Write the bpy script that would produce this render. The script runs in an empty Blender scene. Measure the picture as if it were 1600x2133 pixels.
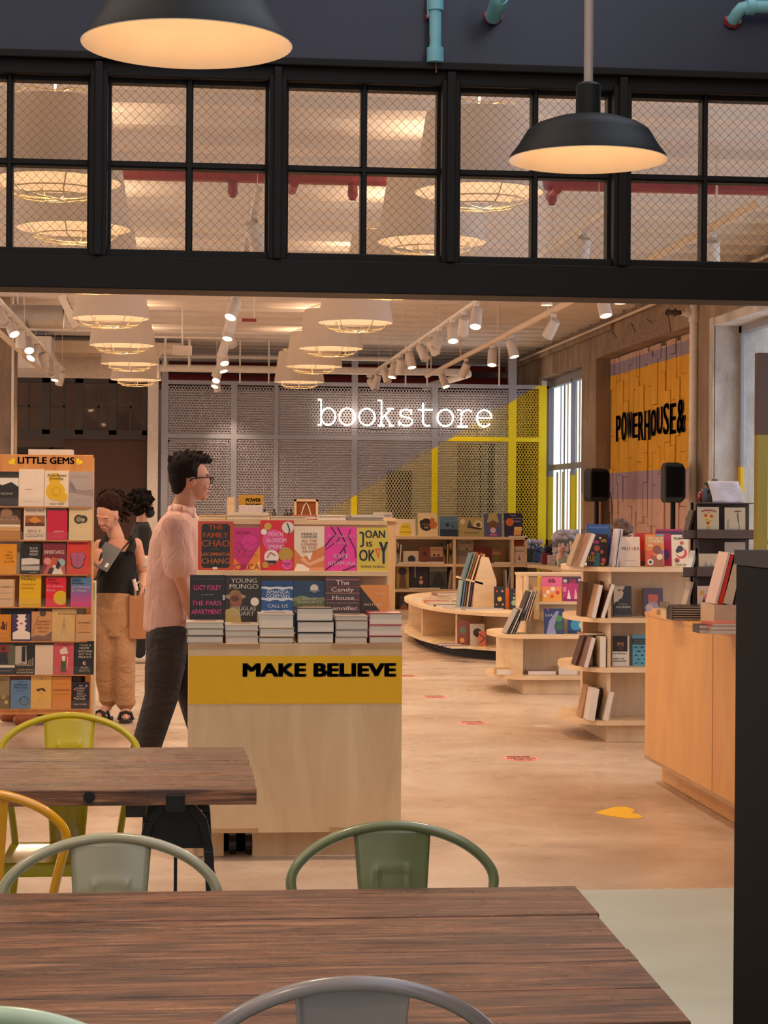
import bpy, bmesh, math, random
from mathutils import Vector, Matrix, Euler
SC = bpy.context.scene
COL = SC.collection
PI = math.pi
sin, cos = math.sin, math.cos
# ------------------------------------------------------------------ camera
FPX, HZ, ROLL, CAMH = 4000.0, 1048.0, 0.0075, 1.55
YAW = math.atan(412.0 / FPX)
FWD = Vector((sin(YAW), cos(YAW), 0)); RGT = Vector((cos(YAW), -sin(YAW), 0)); UPV = Vector((0, 0, 1))
cd = bpy.data.cameras.new('camera'); cam = bpy.data.objects.new('camera', cd); COL.objects.link(cam)
cd.sensor_fit = 'VERTICAL'; cd.sensor_height = 24.0; cd.lens = 24.0 * FPX / 2133.0
cd.shift_y = -(1066.5 - HZ) / 2133.0
cd.clip_start = 0.05; cd.clip_end = 300
r_ = RGT * cos(ROLL) + UPV * sin(ROLL); u_ = UPV * cos(ROLL) - RGT * sin(ROLL)
M = Matrix((r_, u_, -FWD)).transposed().to_4x4(); M.translation = Vector((0, 0, CAMH))
cam.matrix_world = M
SC.camera = cam
# ------------------------------------------------------------------ view, world
vs = SC.view_settings
vs.view_transform = 'Standard'; vs.look = 'None'; vs.exposure = 0.0; vs.gamma = 1.0; vs.use_curve_mapping = False
EXPO = 0.55
vs.exposure = EXPO
SC.cycles.max_bounces = 5; SC.cycles.diffuse_bounces = 3; SC.cycles.glossy_bounces = 2
SC.cycles.transparent_max_bounces = 12; SC.cycles.transmission_bounces = 4
SC.cycles.caustics_reflective = False; SC.cycles.caustics_refractive = False
SC.cycles.sample_clamp_indirect = 4.0
SC.cycles.use_denoising = True
SC.cycles.use_adaptive_sampling = True; SC.cycles.adaptive_threshold = 0.05
W = bpy.data.worlds.new('world'); SC.world = W; W.use_nodes = True
wn = W.node_tree; wn.nodes.clear()
wo = wn.nodes.new('ShaderNodeOutputWorld'); bg = wn.nodes.new('ShaderNodeBackground')
tc = wn.nodes.new('ShaderNodeTexCoord'); sp = wn.nodes.new('ShaderNodeSeparateXYZ'); rp = wn.nodes.new('ShaderNodeValToRGB')
wn.links.new(tc.outputs['Generated'], sp.inputs[0])
mp = wn.nodes.new('ShaderNodeMapRange'); mp.inputs['From Min'].default_value = -1; mp.inputs['From Max'].default_value = 1
wn.links.new(sp.outputs['X'], mp.inputs['Value']); wn.links.new(mp.outputs[0], rp.inputs[0])
# street daylight lies on the right (+X); bright warm fill added on the left for the shop; dim cafe hall between
el = rp.color_ramp.elements
while len(el) < 5: el.new(.5)
for e, (ps, c) in zip(el, ((0.0, (1.7, 1.36, 1.12)), (0.30, (1.4, 1.12, .93)), (0.46, (.46, .37, .31)), (0.555, (.46, .37, .31)), (0.575, (1.5, 1.6, 1.85)))):
    e.position = ps; e.color = c + (1,)
wn.links.new(rp.outputs[0], bg.inputs[0]); bg.inputs[1].default_value = 0.8
wn.links.new(bg.outputs[0], wo.inputs[0])
WARM = (1.0, 0.74, 0.50)
GLOW = (1.0, 0.60, 0.30)
WARM2 = (1.0, 0.72, 0.48)
def lamp(kind, name, loc, energy, color=WARM, size=0.03, parent=None, aim=None, angle=70, blend=0.6):
    l = bpy.data.lights.new(name, kind); l.energy = energy; l.color = color
    l.shadow_soft_size = size
    if kind == 'SPOT': l.spot_size = math.radians(angle); l.spot_blend = blend
    o = bpy.data.objects.new(name, l); COL.objects.link(o); o.location = loc
    if aim is not None:
        d = (Vector(aim) - Vector(loc)).normalized(); o.rotation_euler = d.to_track_quat('-Z', 'Y').to_euler()
    if parent: o.parent = parent
    return o
# ------------------------------------------------------------------ pixel helpers
def ray(px, py):
    u0, v0 = px - 800.0, py - HZ
    return FWD + RGT * ((u0 + v0 * ROLL) / FPX) - UPV * ((v0 - u0 * ROLL) / FPX)
O = Vector((0, 0, CAMH))
def aty(px, py, Y):
    d = ray(px, py); return O + d * (Y / d.y)
def atz(px, py, z):
    d = ray(px, py); return O + d * ((z - CAMH) / d.z)
def atx(px, py, X):
    d = ray(px, py); return O + d * (X / d.x)
# ------------------------------------------------------------------ materials
def lin(c):
    if isinstance(c, str):
        c = c.lstrip('#'); c = tuple(int(c[i:i + 2], 16) / 255 for i in (0, 2, 4))
    return tuple((x / 12.92 if x <= 0.04045 else ((x + 0.055) / 1.055) ** 2.4) for x in c[:3])
MATS = {}
def mat(color, rough=0.6, metal=0.0, emit=0.0, spec=0.5, var=0.06, scale=14.0, coat=0.0, name=None):
    key = (color, rough, metal, emit, spec, var, coat, name)
    if key in MATS: return MATS[key]
    m = bpy.data.materials.new(name or 'paint'); m.use_nodes = True
    nt = m.node_tree; b = nt.nodes['Principled BSDF']
    c = lin(color)
    b.inputs['Roughness'].default_value = rough; b.inputs['Metallic'].default_value = metal; b.inputs['Specular IOR Level'].default_value = spec
    if coat: b.inputs['Coat Weight'].default_value = coat; b.inputs['Coat Roughness'].default_value = 0.15
    if var > 0:
        t = nt.nodes.new('ShaderNodeTexCoord'); n = nt.nodes.new('ShaderNodeTexNoise'); n.inputs['Scale'].default_value = scale
        r = nt.nodes.new('ShaderNodeValToRGB'); nt.links.new(t.outputs['Object'], n.inputs['Vector']); nt.links.new(n.outputs['Fac'], r.inputs[0])
        r.color_ramp.elements[0].position = 0.3; r.color_ramp.elements[1].position = 0.7
        r.color_ramp.elements[0].color = tuple(x * (1 - var) for x in c) + (1,); r.color_ramp.elements[1].color = tuple(min(1, x * (1 + var)) for x in c) + (1,)
        nt.links.new(r.outputs[0], b.inputs['Base Color'])
    else:
        b.inputs['Base Color'].default_value = c + (1,)
    if emit:
        b.inputs['Emission Color'].default_value = c + (1,); b.inputs['Emission Strength'].default_value = emit
    MATS[key] = m
    return m
def newmat(name):
    m = bpy.data.materials.new(name); m.use_nodes = True; nt = m.node_tree
    return m, nt, nt.nodes['Principled BSDF'], nt.nodes.new, nt.links.new
def ramp(nt, fac, stops):
    r = nt.nodes.new('ShaderNodeValToRGB'); el = r.color_ramp.elements
    while len(el) < len(stops): el.new(0.5)
    for e, (p, c) in zip(el, stops):
        e.position = p; e.color = (lin(c) if isinstance(c, str) else tuple(c)) + (1,)
    nt.links.new(fac, r.inputs[0]); return r.outputs[0]
def noise(nt, vec, scale, detail=3, rough=0.5, dist=0.0):
    n = nt.nodes.new('ShaderNodeTexNoise'); n.inputs['Scale'].default_value = scale; n.inputs['Detail'].default_value = detail
    n.inputs['Roughness'].default_value = rough; n.inputs['Distortion'].default_value = dist
    nt.links.new(vec, n.inputs['Vector']); return n.outputs['Fac']
def coords(nt, scale=(1, 1, 1), kind='Object'):
    t = nt.nodes.new('ShaderNodeTexCoord'); mpn = nt.nodes.new('ShaderNodeMapping'); mpn.inputs['Scale'].default_value = scale
    nt.links.new(t.outputs[kind], mpn.inputs['Vector']); return mpn.outputs[0]
def mixc(nt, fac, a, b, blend='MIX'):
    n = nt.nodes.new('ShaderNodeMix'); n.data_type = 'RGBA'; n.blend_type = blend
    for s, v in ((n.inputs[0], fac), (n.inputs[6], a), (n.inputs[7], b)):
        if isinstance(v, (int, float)): s.default_value = v
        elif isinstance(v, tuple): s.default_value = v + ((1,) if len(v) == 3 else ())
        elif isinstance(v, str): s.default_value = lin(v) + (1,)
        else: nt.links.new(v, s)
    return n.outputs[2]
def bump(nt, b, h, strength=0.3, dist=0.01):
    n = nt.nodes.new('ShaderNodeBump'); n.inputs['Strength'].default_value = strength; n.inputs['Distance'].default_value = dist
    nt.links.new(h, n.inputs['Height']); nt.links.new(n.outputs[0], b.inputs['Normal'])
def ply_mat(name, c0, c1, c2, rough=0.45, sc=(1.2, 1.2, 5.0)):
    m, nt, b, N, L = newmat(name)
    v = coords(nt, sc); f = noise(nt, v, 1.6, 5, 0.55, 1.2)
    c = ramp(nt, f, [(0.3, c0), (0.5, c1), (0.72, c2)])
    f2 = noise(nt, coords(nt, (sc[0] * 8, sc[1] * 8, sc[2] * .6)), 9, 3)
    L(mixc(nt, 0.10, c, ramp(nt, f2, [(0.35, c0), (0.65, c2)])), b.inputs['Base Color'])
    b.inputs['Roughness'].default_value = rough
    return m
PLY = ply_mat('birch_plywood', '#cfae86', '#dcbd96', '#e6cba6')
PLYF = ply_mat('birch_plywood_panel', '#c3a27c', '#cfb08a', '#dabd98', 0.5, (4.0, 1.2, 0.9))
PLYO = ply_mat('honey_plywood', '#c98f50', '#d79c58', '#e0a862', 0.4, (1.0, 2.2, 0.8))
PLYE = ply_mat('plywood_edge', '#a5805c', '#b28c66', '#bf9a74', 0.6, (2, 2, 60))
RACKW = ply_mat('rack_wood', '#b8793f', '#cb8a4a', '#d89a5a', 0.5, (6, 2, 1.0))
def weathered(name):
    m, nt, b, N, L = newmat(name)
    f = noise(nt, coords(nt, (0.8, 7.0, 7.0)), 3.0, 8, 0.62, 1.4)
    base = ramp(nt, f, [(0.30, '#33201a'), (0.42, '#523529'), (0.52, '#70472f'), (0.62, '#87593f'), (0.75, '#a87852')])
    fine = noise(nt, coords(nt, (2.2, 60, 60)), 2.2, 7, 0.72, .4)
    base = mixc(nt, ramp(nt, fine, [(0.36, (.9,) * 3), (0.47, (0.0,) * 3)]), base, '#2a1812')
    base = mixc(nt, ramp(nt, fine, [(0.55, (.0,) * 3), (0.66, (0.65,) * 3)]), base, '#b78a68')
    vo = N('ShaderNodeTexVoronoi'); vo.inputs['Scale'].default_value = 2.0; L(coords(nt, (1.0, 2.6, 2.6)), vo.inputs['Vector'])
    base = mixc(nt, ramp(nt, vo.outputs['Distance'], [(0.03, (0.9,) * 3), (0.10, (0.0,) * 3)]), base, '#24140f')
    wide = noise(nt, coords(nt, (.5, 1.2, 1.2)), 2.0, 4, .6)
    base = mixc(nt, ramp(nt, wide, [(0.45, (0.0,) * 3), (0.65, (0.5,) * 3)]), base, '#4a3026')
    L(base, b.inputs['Base Color'])
    L(ramp(nt, noise(nt, coords(nt, (1.5, 6, 6)), 3, 5), [(0.35, (0.20,) * 3), (0.65, (0.42,) * 3)]), b.inputs['Roughness'])
    bump(nt, b, fine, 0.55, 0.004)
    return m
OLDWOOD = weathered('weathered_wood')
def floor_mat():
    m, nt, b, N, L = newmat('polished_concrete')
    v = coords(nt, (0.6, 0.6, 1)); f = noise(nt, v, 1.3, 8, 0.66, 0.5)
    c = ramp(nt, f, [(0.3, '#a98b72'), (0.42, '#bb9f87'), (0.52, '#c9b09a'), (0.62, '#d2bda9'), (0.74, '#dccbbb')])
    g = noise(nt, coords(nt, (1.6, 1.1, 1)), 5.0, 9, 0.78)
    g3 = noise(nt, coords(nt, (0.5, 0.5, 1)), 1.1, 3, 0.6)
    sp_ = mixc(nt, 1.0, ramp(nt, g, [(0.60, (0.0,) * 3), (0.74, (0.3,) * 3)]), ramp(nt, g3, [(0.50, (0.0,) * 3), (0.60, (1.0,) * 3)]), 'MULTIPLY')
    c = mixc(nt, sp_, c, '#86643f')
    g2 = noise(nt, coords(nt, (0.3, 0.6, 1)), 1.4, 4, 0.6)
    c = mixc(nt, ramp(nt, g2, [(0.55, (0.0,) * 3), (0.7, (0.3,) * 3)]), c, '#b3946c')
    L(c, b.inputs['Base Color'])
    L(ramp(nt, noise(nt, coords(nt, (0.8, 1.5, 1)), 2.5, 5), [(0.3, (0.22,) * 3), (0.7, (0.42,) * 3)]), b.inputs['Roughness'])
    bump(nt, b, g, 0.03, 0.003)
    return m
def cafe_floor():
    m, nt, b, N, L = newmat('painted_floor')
    f = noise(nt, coords(nt, (0.6, 1, 1)), 1.6, 5, 0.6)
    L(ramp(nt, f, [(0.3, '#aab5ab'), (0.5, '#b5bfb5'), (0.7, '#c0c9c0')]), b.inputs['Base Color'])
    b.inputs['Roughness'].default_value = 0.42
    return m
def concrete(name, a, b_, c, sc=(1, 1, 0.35), bs=0.5):
    m, nt, b, N, L = newmat(name)
    f = noise(nt, coords(nt, sc), 2.6, 8, 0.65, 0.3)
    L(ramp(nt, f, [(0.3, a), (0.5, b_), (0.7, c)]), b.inputs['Base Color'])
    b.inputs['Roughness'].default_value = 0.9; bump(nt, b, noise(nt, coords(nt, sc), 14, 6, 0.7), bs, 0.02)
    return m
CONC = concrete('board_formed_concrete', '#74604f', '#8f7965', '#a8927c')
CONCW = concrete('whitewashed_concrete', '#a59c94', '#c3bdb8', '#d9d6d4', (1, 1, .6), 0.7)
DECK = concrete('painted_deck', '#d3c9c0', '#dcd2ca', '#e3dad2', (1, 1, 1), 0.1)
WHITE = mat('#ddd3ca', 0.6, name='white_paint'); CREAM = mat('#d9c6b2', 0.75, name='cream_paint')
BLACK = mat('#120e0d', 0.5, spec=.22, name='black_steel'); BLACKM = mat('#080707', 0.6, spec=.08, var=0, name='flat_black')
GREYP = mat('#8d8f9b', 0.6, name='grey_paint')
YEL = mat('#f0d000', 0.5, name='yellow_paint')
NAVY = mat('#272b40', 0.32, var=0.12, scale=1.5, name='navy_paint')
TEAL = mat('#78b8c8', 0.4, name='teal_paint')
REDP = mat('#8c2c30', 0.5, var=.15, name='red_paint')
PAGES = mat('#ddd0c2', 0.8, var=0.03, scale=20, name='paper_edge')
STEEL = mat('#b5b2ae', 0.35, 0.8, name='galvanised_steel')
BULB = mat('#ffd9a8', 0.4, emit=14.0, var=0, name='lit_bulb')
# ------------------------------------------------------------------ mesh builder
class MB:
    def __init__(s): s.v = []; s.f = []; s.m = []; s.mi = 0
    def add(s, verts, faces, mi=None):
        n = len(s.v); s.v += [tuple(v) for v in verts]
        s.f += [tuple(i + n for i in f) for f in faces]; s.m += [s.mi if mi is None else mi] * len(faces); return s
    def box(s, x0, x1, y0, y1, z0, z1, mi=None, T=None):
        v = [Vector(p) for p in ((x0, y0, z0), (x1, y0, z0), (x1, y1, z0), (x0, y1, z0), (x0, y0, z1), (x1, y0, z1), (x1, y1, z1), (x0, y1, z1))]
        if T is not None: v = [T @ p for p in v]
        return s.add(v, [(0, 3, 2, 1), (4, 5, 6, 7), (0, 1, 5, 4), (1, 2, 6, 5), (2, 3, 7, 6), (3, 0, 4, 7)], mi)
    def prism(s, poly, a, b, axis='z', mi=None, T=None):
        def P(p, t):
            q = {'z': (p[0], p[1], t), 'y': (p[0], t, p[1]), 'x': (t, p[0], p[1])}[axis]
            q = Vector(q); return T @ q if T is not None else q
        n = len(poly)
        area = sum(poly[i][0] * poly[(i + 1) % n][1] - poly[(i + 1) % n][0] * poly[i][1] for i in range(n))
        flip = (area < 0) ^ (axis == 'y')
        v = [P(p, a) for p in poly] + [P(p, b) for p in poly]
        fs = [tuple(range(n))[::-1], tuple(range(n, 2 * n))] + [(i, (i + 1) % n, (i + 1) % n + n, i + n) for i in range(n)]
        if flip: fs = [f[::-1] for f in fs]
        return s.add(v, fs, mi)
    def lathe(s, prof, c=(0, 0, 0), seg=24, mi=None, T=None, sx=1, sy=1):
        v = []; f = []
        for r, z in prof:
            for k in range(seg):
                a = 2 * PI * k / seg; p = Vector((r * cos(a) * sx, r * sin(a) * sy, z)); p = (T @ p) if T is not None else p
                v.append(p + Vector(c))
        for i in range(len(prof) - 1):
            for k in range(seg):
                k2 = (k + 1) % seg; f.append((i * seg + k, i * seg + k2, (i + 1) * seg + k2, (i + 1) * seg + k))
        if prof[0][0] > 1e-6: f.append(tuple(range(seg))[::-1]) if prof[0][0] and getattr(s, 'cap', False) else None
        f = [q for q in f if q]
        return s.add(v, f, mi)
    def cyl(s, p, q, r, seg=12, mi=None, r2=None):
        return s.tube([p, q], r, seg, mi=mi, r2=r2)
    def tube(s, path, r, seg=8, closed=False, mi=None, r2=None, cap=True):
        P = [Vector(p) for p in path]; n = len(P); v = []; f = []; up = None
        for i in range(n):
            if closed: d = P[(i + 1) % n] - P[i - 1]
            elif i == 0: d = P[1] - P[0]
            elif i == n - 1: d = P[-1] - P[-2]
            else: d = (P[i + 1] - P[i]).normalized() + (P[i] - P[i - 1]).normalized()
            d = d.normalized() if d.length > 1e-9 else Vector((0, 0, 1))
            if up is None:
                up = Vector((0, 0, 1)) if abs(d.z) < 0.9 else Vector((1, 0, 0))
            a = d.cross(up).normalized(); up = a.cross(d).normalized()
            rr = r if r2 is None else r + (r2 - r) * i / (n - 1)
            if isinstance(r, (list, tuple)): rr = r[i]
            for k in range(seg):
                t = 2 * PI * k / seg; v.append(P[i] + (a * cos(t) + up * sin(t)) * rr)
        m = n if closed else n - 1
        for i in range(m):
            j = (i + 1) % n
            for k in range(seg):
                k2 = (k + 1) % seg; f.append((i * seg + k, j * seg + k, j * seg + k2, i * seg + k2))
        if not closed and cap:
            f.append(tuple(range(seg))); f.append(tuple((n - 1) * seg + k for k in range(seg))[::-1])
        return s.add(v, f, mi)
    def ball(s, c, rx, ry=None, rz=None, seg=12, rings=8, mi=None, T=None):
        ry = rx if ry is None else ry; rz = rx if rz is None else rz
        v = []; f = []; c = Vector(c)
        def tp(p): return c + (T @ p if T is not None else p)
        v.append(tp(Vector((0, 0, -rz))))
        for i in range(1, rings):
            t = -PI / 2 + PI * i / rings
            for k in range(seg):
                a = 2 * PI * k / seg; v.append(tp(Vector((rx * cos(t) * cos(a), ry * cos(t) * sin(a), rz * sin(t)))))
        v.append(tp(Vector((0, 0, rz)))); top = len(v) - 1
        for k in range(seg):
            k2 = (k + 1) % seg
            f.append((0, 1 + k2, 1 + k)); f.append((top, top - seg + k, top - seg + k2))
            for i in range(rings - 2):
                f.append((1 + i * seg + k, 1 + i * seg + k2, 1 + (i + 1) * seg + k2, 1 + (i + 1) * seg + k))
        return s.add(v, f, mi)
    def loft(s, rings, seg=16, mi=None, power=2.0):
        # rings: (center, rx, ry[, axisX, axisY])
        v = []; f = []
        for R in rings:
            c = Vector(R[0]); ax = Vector(R[3]) if len(R) > 3 else Vector((1, 0, 0)); ay = Vector(R[4]) if len(R) > 4 else Vector((0, 1, 0))
            for k in range(seg):
                t = 2 * PI * k / seg; ct, st = cos(t), sin(t)
                ct = math.copysign(abs(ct) ** (2 / power), ct); st = math.copysign(abs(st) ** (2 / power), st)
                v.append(c + ax * (R[1] * ct) + ay * (R[2] * st))
        for i in range(len(rings) - 1):
            for k in range(seg):
                k2 = (k + 1) % seg; f.append((i * seg + k, i * seg + k2, (i + 1) * seg + k2, (i + 1) * seg + k))
        f.append(tuple(range(seg))[::-1]); n = (len(rings) - 1) * seg; f.append(tuple(range(n, n + seg)))
        return s.add(v, f, mi)
    def mesh(s, name, mats):
        me = bpy.data.meshes.new(name); me.from_pydata(s.v, [], s.f)
        if not isinstance(mats, (list, tuple)): mats = [mats]
        for m in mats: me.materials.append(m)
        if len(mats) > 1: me.polygons.foreach_set('material_index', s.m)
        me.update(); return me
    def build(s, name, mats, parent=None, smooth=False, bevel=0.0, recalc=False, **tags):
        me = s.mesh(name, mats)
        if recalc:
            b = bmesh.new(); b.from_mesh(me); bmesh.ops.recalc_face_normals(b, faces=b.faces); b.to_mesh(me); b.free()
        o = bpy.data.objects.new(name, me); COL.objects.link(o)
        if smooth:
            me.polygons.foreach_set('use_smooth', [True] * len(me.polygons)); me.set_sharp_from_angle(angle=math.radians(40))
        if bevel:
            bm = o.modifiers.new('bevel', 'BEVEL'); bm.width = bevel; bm.segments = 2; bm.limit_method = 'ANGLE'
        if parent: o.parent = parent
        for k, v in tags.items(): o[k] = v
        return o
def tag(o, label, cat, group=None, kind=None):
    o['label'] = label; o['category'] = cat
    if group: o['group'] = group
    if kind: o['kind'] = kind
    return o
def thing(name, label, cat, loc=(0, 0, 0), rz=0, group=None):
    o = bpy.data.objects.new(name, None); COL.objects.link(o); o.location = loc; o.rotation_euler = (0, 0, rz)
    o.empty_display_size = 0.1
    return tag(o, label, cat, group)
def struct(o, label=None):
    o['kind'] = 'structure'
    if label: o['label'] = label
    return o
def copy_tree(o, parent=None):
    c = o.copy(); COL.objects.link(c)
    if parent: c.parent = parent; c.matrix_parent_inverse = o.matrix_parent_inverse.copy()
    for ch in KIDS.get(o.name, []) or [x for x in o.children]: copy_tree(ch, c)
    return c
KIDS = {}
# ------------------------------------------------------------------ text
TXT = {}
def text_mesh(s, bold=0.0):
    key = (s, bold)
    if key in TXT: return TXT[key]
    cu = bpy.data.curves.new('t', 'FONT'); cu.body = s; cu.size = 1.0; cu.resolution_u = 3; cu.offset = bold; cu.align_x = 'LEFT'
    ob = bpy.data.objects.new('t', cu); COL.objects.link(ob)
    dg = bpy.context.evaluated_depsgraph_get(); dg.update()
    me = bpy.data.meshes.new_from_object(ob.evaluated_get(dg))
    vs_ = [(v.co.x, v.co.y) for v in me.vertices]; fs_ = [tuple(p.vertices) for p in me.polygons]
    bpy.data.objects.remove(ob); bpy.data.curves.remove(cu); bpy.data.meshes.remove(me)
    if not vs_: vs_ = [(0, 0), (1, 0), (1, 1)]; fs_ = []
    x0 = min(v[0] for v in vs_); x1 = max(v[0] for v in vs_); y0 = min(v[1] for v in vs_); y1 = max(v[1] for v in vs_)
    TXT[key] = ([((v[0] - x0) / (x1 - x0), (v[1] - y0) / (y1 - y0)) for v in vs_], fs_, (x1 - x0) / (y1 - y0))
    return TXT[key]
def add_text(mb, s, cx, cy, w, h, P, mi, bold=0.0):
    """text fitted in a w x h box centred on (cx, cy); P maps (a, b) to a point"""
    vv, ff, _ = text_mesh(s, 0.0)
    e = h * bold * 1.5
    for sh, sv in (((-e, -e * .6), (e, -e * .6), (-e, e * .6), (e, e * .6), (0, 0)) if e > 0 else ((0, 0),)):
        mb.add([P(cx - w / 2 + sh + a * w, cy - h / 2 + sv + b * h) for a, b in vv], ff, mi)
# ================================================================== SETTING
CZ = 3.95                        # underside of the roof deck
YS = 7.60                        # shop front plane
YB = 29.0                        # mesh screen plane
XW = 5.40                        # right wall face
MB().box(-8, 8, YS, 34, -0.1, 0).build('floor', floor_mat(), kind='structure')
MB().box(-8, 4, -6, YS, -0.1, 0.0).build('floor_cafe', cafe_floor(), kind='structure')
MB().box(4, 4.2, -6, YS, 0, 5.6).box(-5.2, -5, -6, YS, 0, 5.6).build('wall_cafe_unseen', mat('#5c5650', .8, name='unseen_cafe_wall'), kind='structure')  # unseen side walls, added to block daylight from the cafe
# corrugated roof deck, ribs run across the shop
prof = []; y = YS + 0.1
while y < 34:
    prof += [(y, CZ), (y + 0.30, CZ), (y + 0.36, CZ + 0.10), (y + 0.60, CZ + 0.10)]; y += 0.66
poly = prof + [(y, CZ + 0.25), (YS + 0.1, CZ + 0.25)]
d_ = MB()
v = []; f = []
for x in (-6.5, XW + .5):
    v += [(x, p[0], p[1]) for p in poly]
n = len(poly)
f = [(i, (i + 1) % n, (i + 1) % n + n, i + n) for i in range(n)]
d_.add(v, f).build('ceiling', DECK, recalc=True, kind='structure')
# navy wall above the shop front
MB().box(-5, 4, YS - .06, YS + .10, 3.27, 5.6).build('wall_front', NAVY, kind='structure')
# ------------------------------------------------ shop front frame
fr = MB()
fr.box(-4, 3.6, YS - .10, YS + .10, 2.372, 2.50)
fr.box(-4, 3.6, YS - .07, YS + .07, 2.50, 2.53)
fr.box(-4, 3.6, YS - .08, YS + .08, 3.20, 3.28)
fr.box(-4, 3.6, YS - .12, YS - .02, 3.255, 3.285)
units = []
cols = [(-150, 15, 28, 183), (232, 387, 402, 552), (600, 750, 763, 908), (957, 1105, 1118, 1262), (1310, 1458, 1470, 1618)]
def xx(px): return aty(px, 350, YS).x
for i in range(len(cols)):
    a, b, c, d = [xx(q) for q in cols[i]]
    units.append((a, b, c, d))
edges = [xx(-200)] + sum([[u[0], u[3]] for u in units], []) + [xx(1700)]
for i in range(0, len(edges), 2):
    a, b = edges[i] + .0, edges[i + 1]
    if b - a > .25: fr.box(a - .5, b - .012, YS - .08, YS + .08, 2.5, 3.22)
    else:
        fr.box(a + .012, b - .012, YS - .10, YS + .08, 2.5, 3.22)
        fr.box(a + .03, b - .03, YS - .115, YS - .10, 2.5, 3.25)
struct(fr.build('trim_1', BLACK, bevel=.004), 'black steel shop front beam and posts above the wide opening')
GLASSM, nt, b, N, L = newmat('clear_glass')
tr = N('ShaderNodeBsdfTransparent'); gl = N('ShaderNodeBsdfGlossy'); gl.inputs['Roughness'].default_value = 0.03; mx = N('ShaderNodeMixShader')
tr.inputs[0].default_value = (.95, .96, .95, 1)
fn = N('ShaderNodeLayerWeight'); fn.inputs[0].default_value = .5
pw = N('ShaderNodeMath'); pw.operation = 'POWER'; pw.inputs[1].default_value = 5.0; L(fn.outputs['Facing'], pw.inputs[0])
ma = N('ShaderNodeMath'); ma.operation = 'MULTIPLY_ADD'; ma.inputs[1].default_value = .35; ma.inputs[2].default_value = .02; L(pw.outputs[0], ma.inputs[0])
L(ma.outputs[0], mx.inputs[0]); L(tr.outputs[0], mx.inputs[1]); L(gl.outputs[0], mx.inputs[2])
L(mx.outputs[0], nt.nodes['Material Output'].inputs[0]); nt.nodes.remove(b)
WIRE = mat('#77675a', 0.5, 0.3, var=0, name='glass_wire')
for wi, (a, b_, c, d) in enumerate(units):
    w = MB(); z0, z1, z2, z3 = 2.535, 2.853, 2.880, 3.185
    w.box(a - .012, a, YS - .03, YS + .03, 2.52, 3.20); w.box(d, d + .012, YS - .03, YS + .03, 2.52, 3.20)
    w.box(b_, c, YS - .03, YS + .03, 2.52, 3.20)
    w.box(a, d, YS - .03, YS + .03, 2.52, z0); w.box(a, d, YS - .03, YS + .03, z3, 3.21)
    w.box(a, d, YS - .03, YS + .03, z1, z2)
    w.box(b_ + .006, c - .006, YS - .045, YS - .03, 2.52, 3.20); w.box(a, d, YS - .042, YS - .03, z1 + .006, z2 - .006)
    wo_ = struct(w.build('window_%d' % (wi + 1), BLACK), 'black steel transom window of four wired panes')
    for (xa, xb, za, zb) in ((a, b_, z0, z1), (c, d, z0, z1), (a, b_, z2, z3), (c, d, z2, z3)):
        g = MB(); g.box(xa, xb, YS - .003, YS + .003, za, zb, 0)
        st = .0255; wv = .0007
        for sgn in (1, -1):
            k = -60
            while k < 60:
                # line x*cos + sgn*z*sin = k*st, clipped to the pane
                pts = []
                k0 = k * st * 1.414
                lo, hi = None, None
                cx0 = (xa + xb) / 2; cz0 = (za + zb) / 2
                hx, hz = (xb - xa) / 2, (zb - za) / 2
                # z = sgn*(x) + k0
                xs = sorted([-hx, hx, ] ); 
                x_lo = max(-hx, min((-hz - k0) * sgn, (hz - k0) * sgn)); x_hi = min(hx, max((-hz - k0) * sgn, (hz - k0) * sgn))
                if x_hi - x_lo > .004:
                    p = (cx0 + x_lo, cz0 + sgn * x_lo + k0); q = (cx0 + x_hi, cz0 + sgn * x_hi + k0)
                    dx, dz = wv * .7 * (-sgn), wv * .7
                    g.add([(p[0] - dx, YS - .0045, p[1] - dz), (q[0] - dx, YS - .0045, q[1] - dz), (q[0] + dx, YS - .0045, q[1] + dz), (p[0] + dx, YS - .0045, p[1] + dz),
                           (p[0], YS - .0035, p[1]), (q[0], YS - .0035, q[1])], [(0, 1, 2, 3), (1, 0, 4, 5), (3, 2, 5, 4)], 1)
                k += 1
        g.build('pane', [GLASSM, WIRE], wo_)
# side post of the opening, hidden behind the black partition from the camera
struct(MB().box(xx(1640), xx(1640) + .15, YS - .1, YS + .1, 0, 2.5).build('trim_2', BLACK))
# ------------------------------------------------ black partition at the right edge
pl = aty(1533.5, 1145, 2.55)
t = thing('room_divider', 'tall flat black partition at the right edge of the cafe', 'partition', (pl.x, 2.55, 0))
MB().box(0, .6, -.9, 0, 0, pl.z - .02).build('panel', BLACKM, t, bevel=.002)
MB().box(-.002, .6, -.9, .002, pl.z - .02, pl.z).build('top_cap', BLACK, t)
# ------------------------------------------------ right wall
zt = 3.49
rw = MB()
rw.box(XW, XW + .5, YS, 33, zt, CZ + .1)                      # beam along the top
rw.box(XW, XW + .6, 19.4, 20.2, 0, zt)                          # pilaster by the near window
rw.box(XW, XW + .6, 25.06, 26.0, 0, zt)                         # pilaster by the far window
rw.box(XW, XW + .04, 29.2, 33, 0, zt)
rw.box(XW + .2, XW + .6, 26.0, 29.8, 0, 0.9)                    # under the far window
rw.box(XW + .22, XW + .6, 20.2, 25.1, 0, zt)                    # recessed infill wall
rw.box(XW - .05, XW + .02, 24.0, 33, 3.78, 3.86)
wr_ = struct(rw.build('wall_right', CONC))
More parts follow.
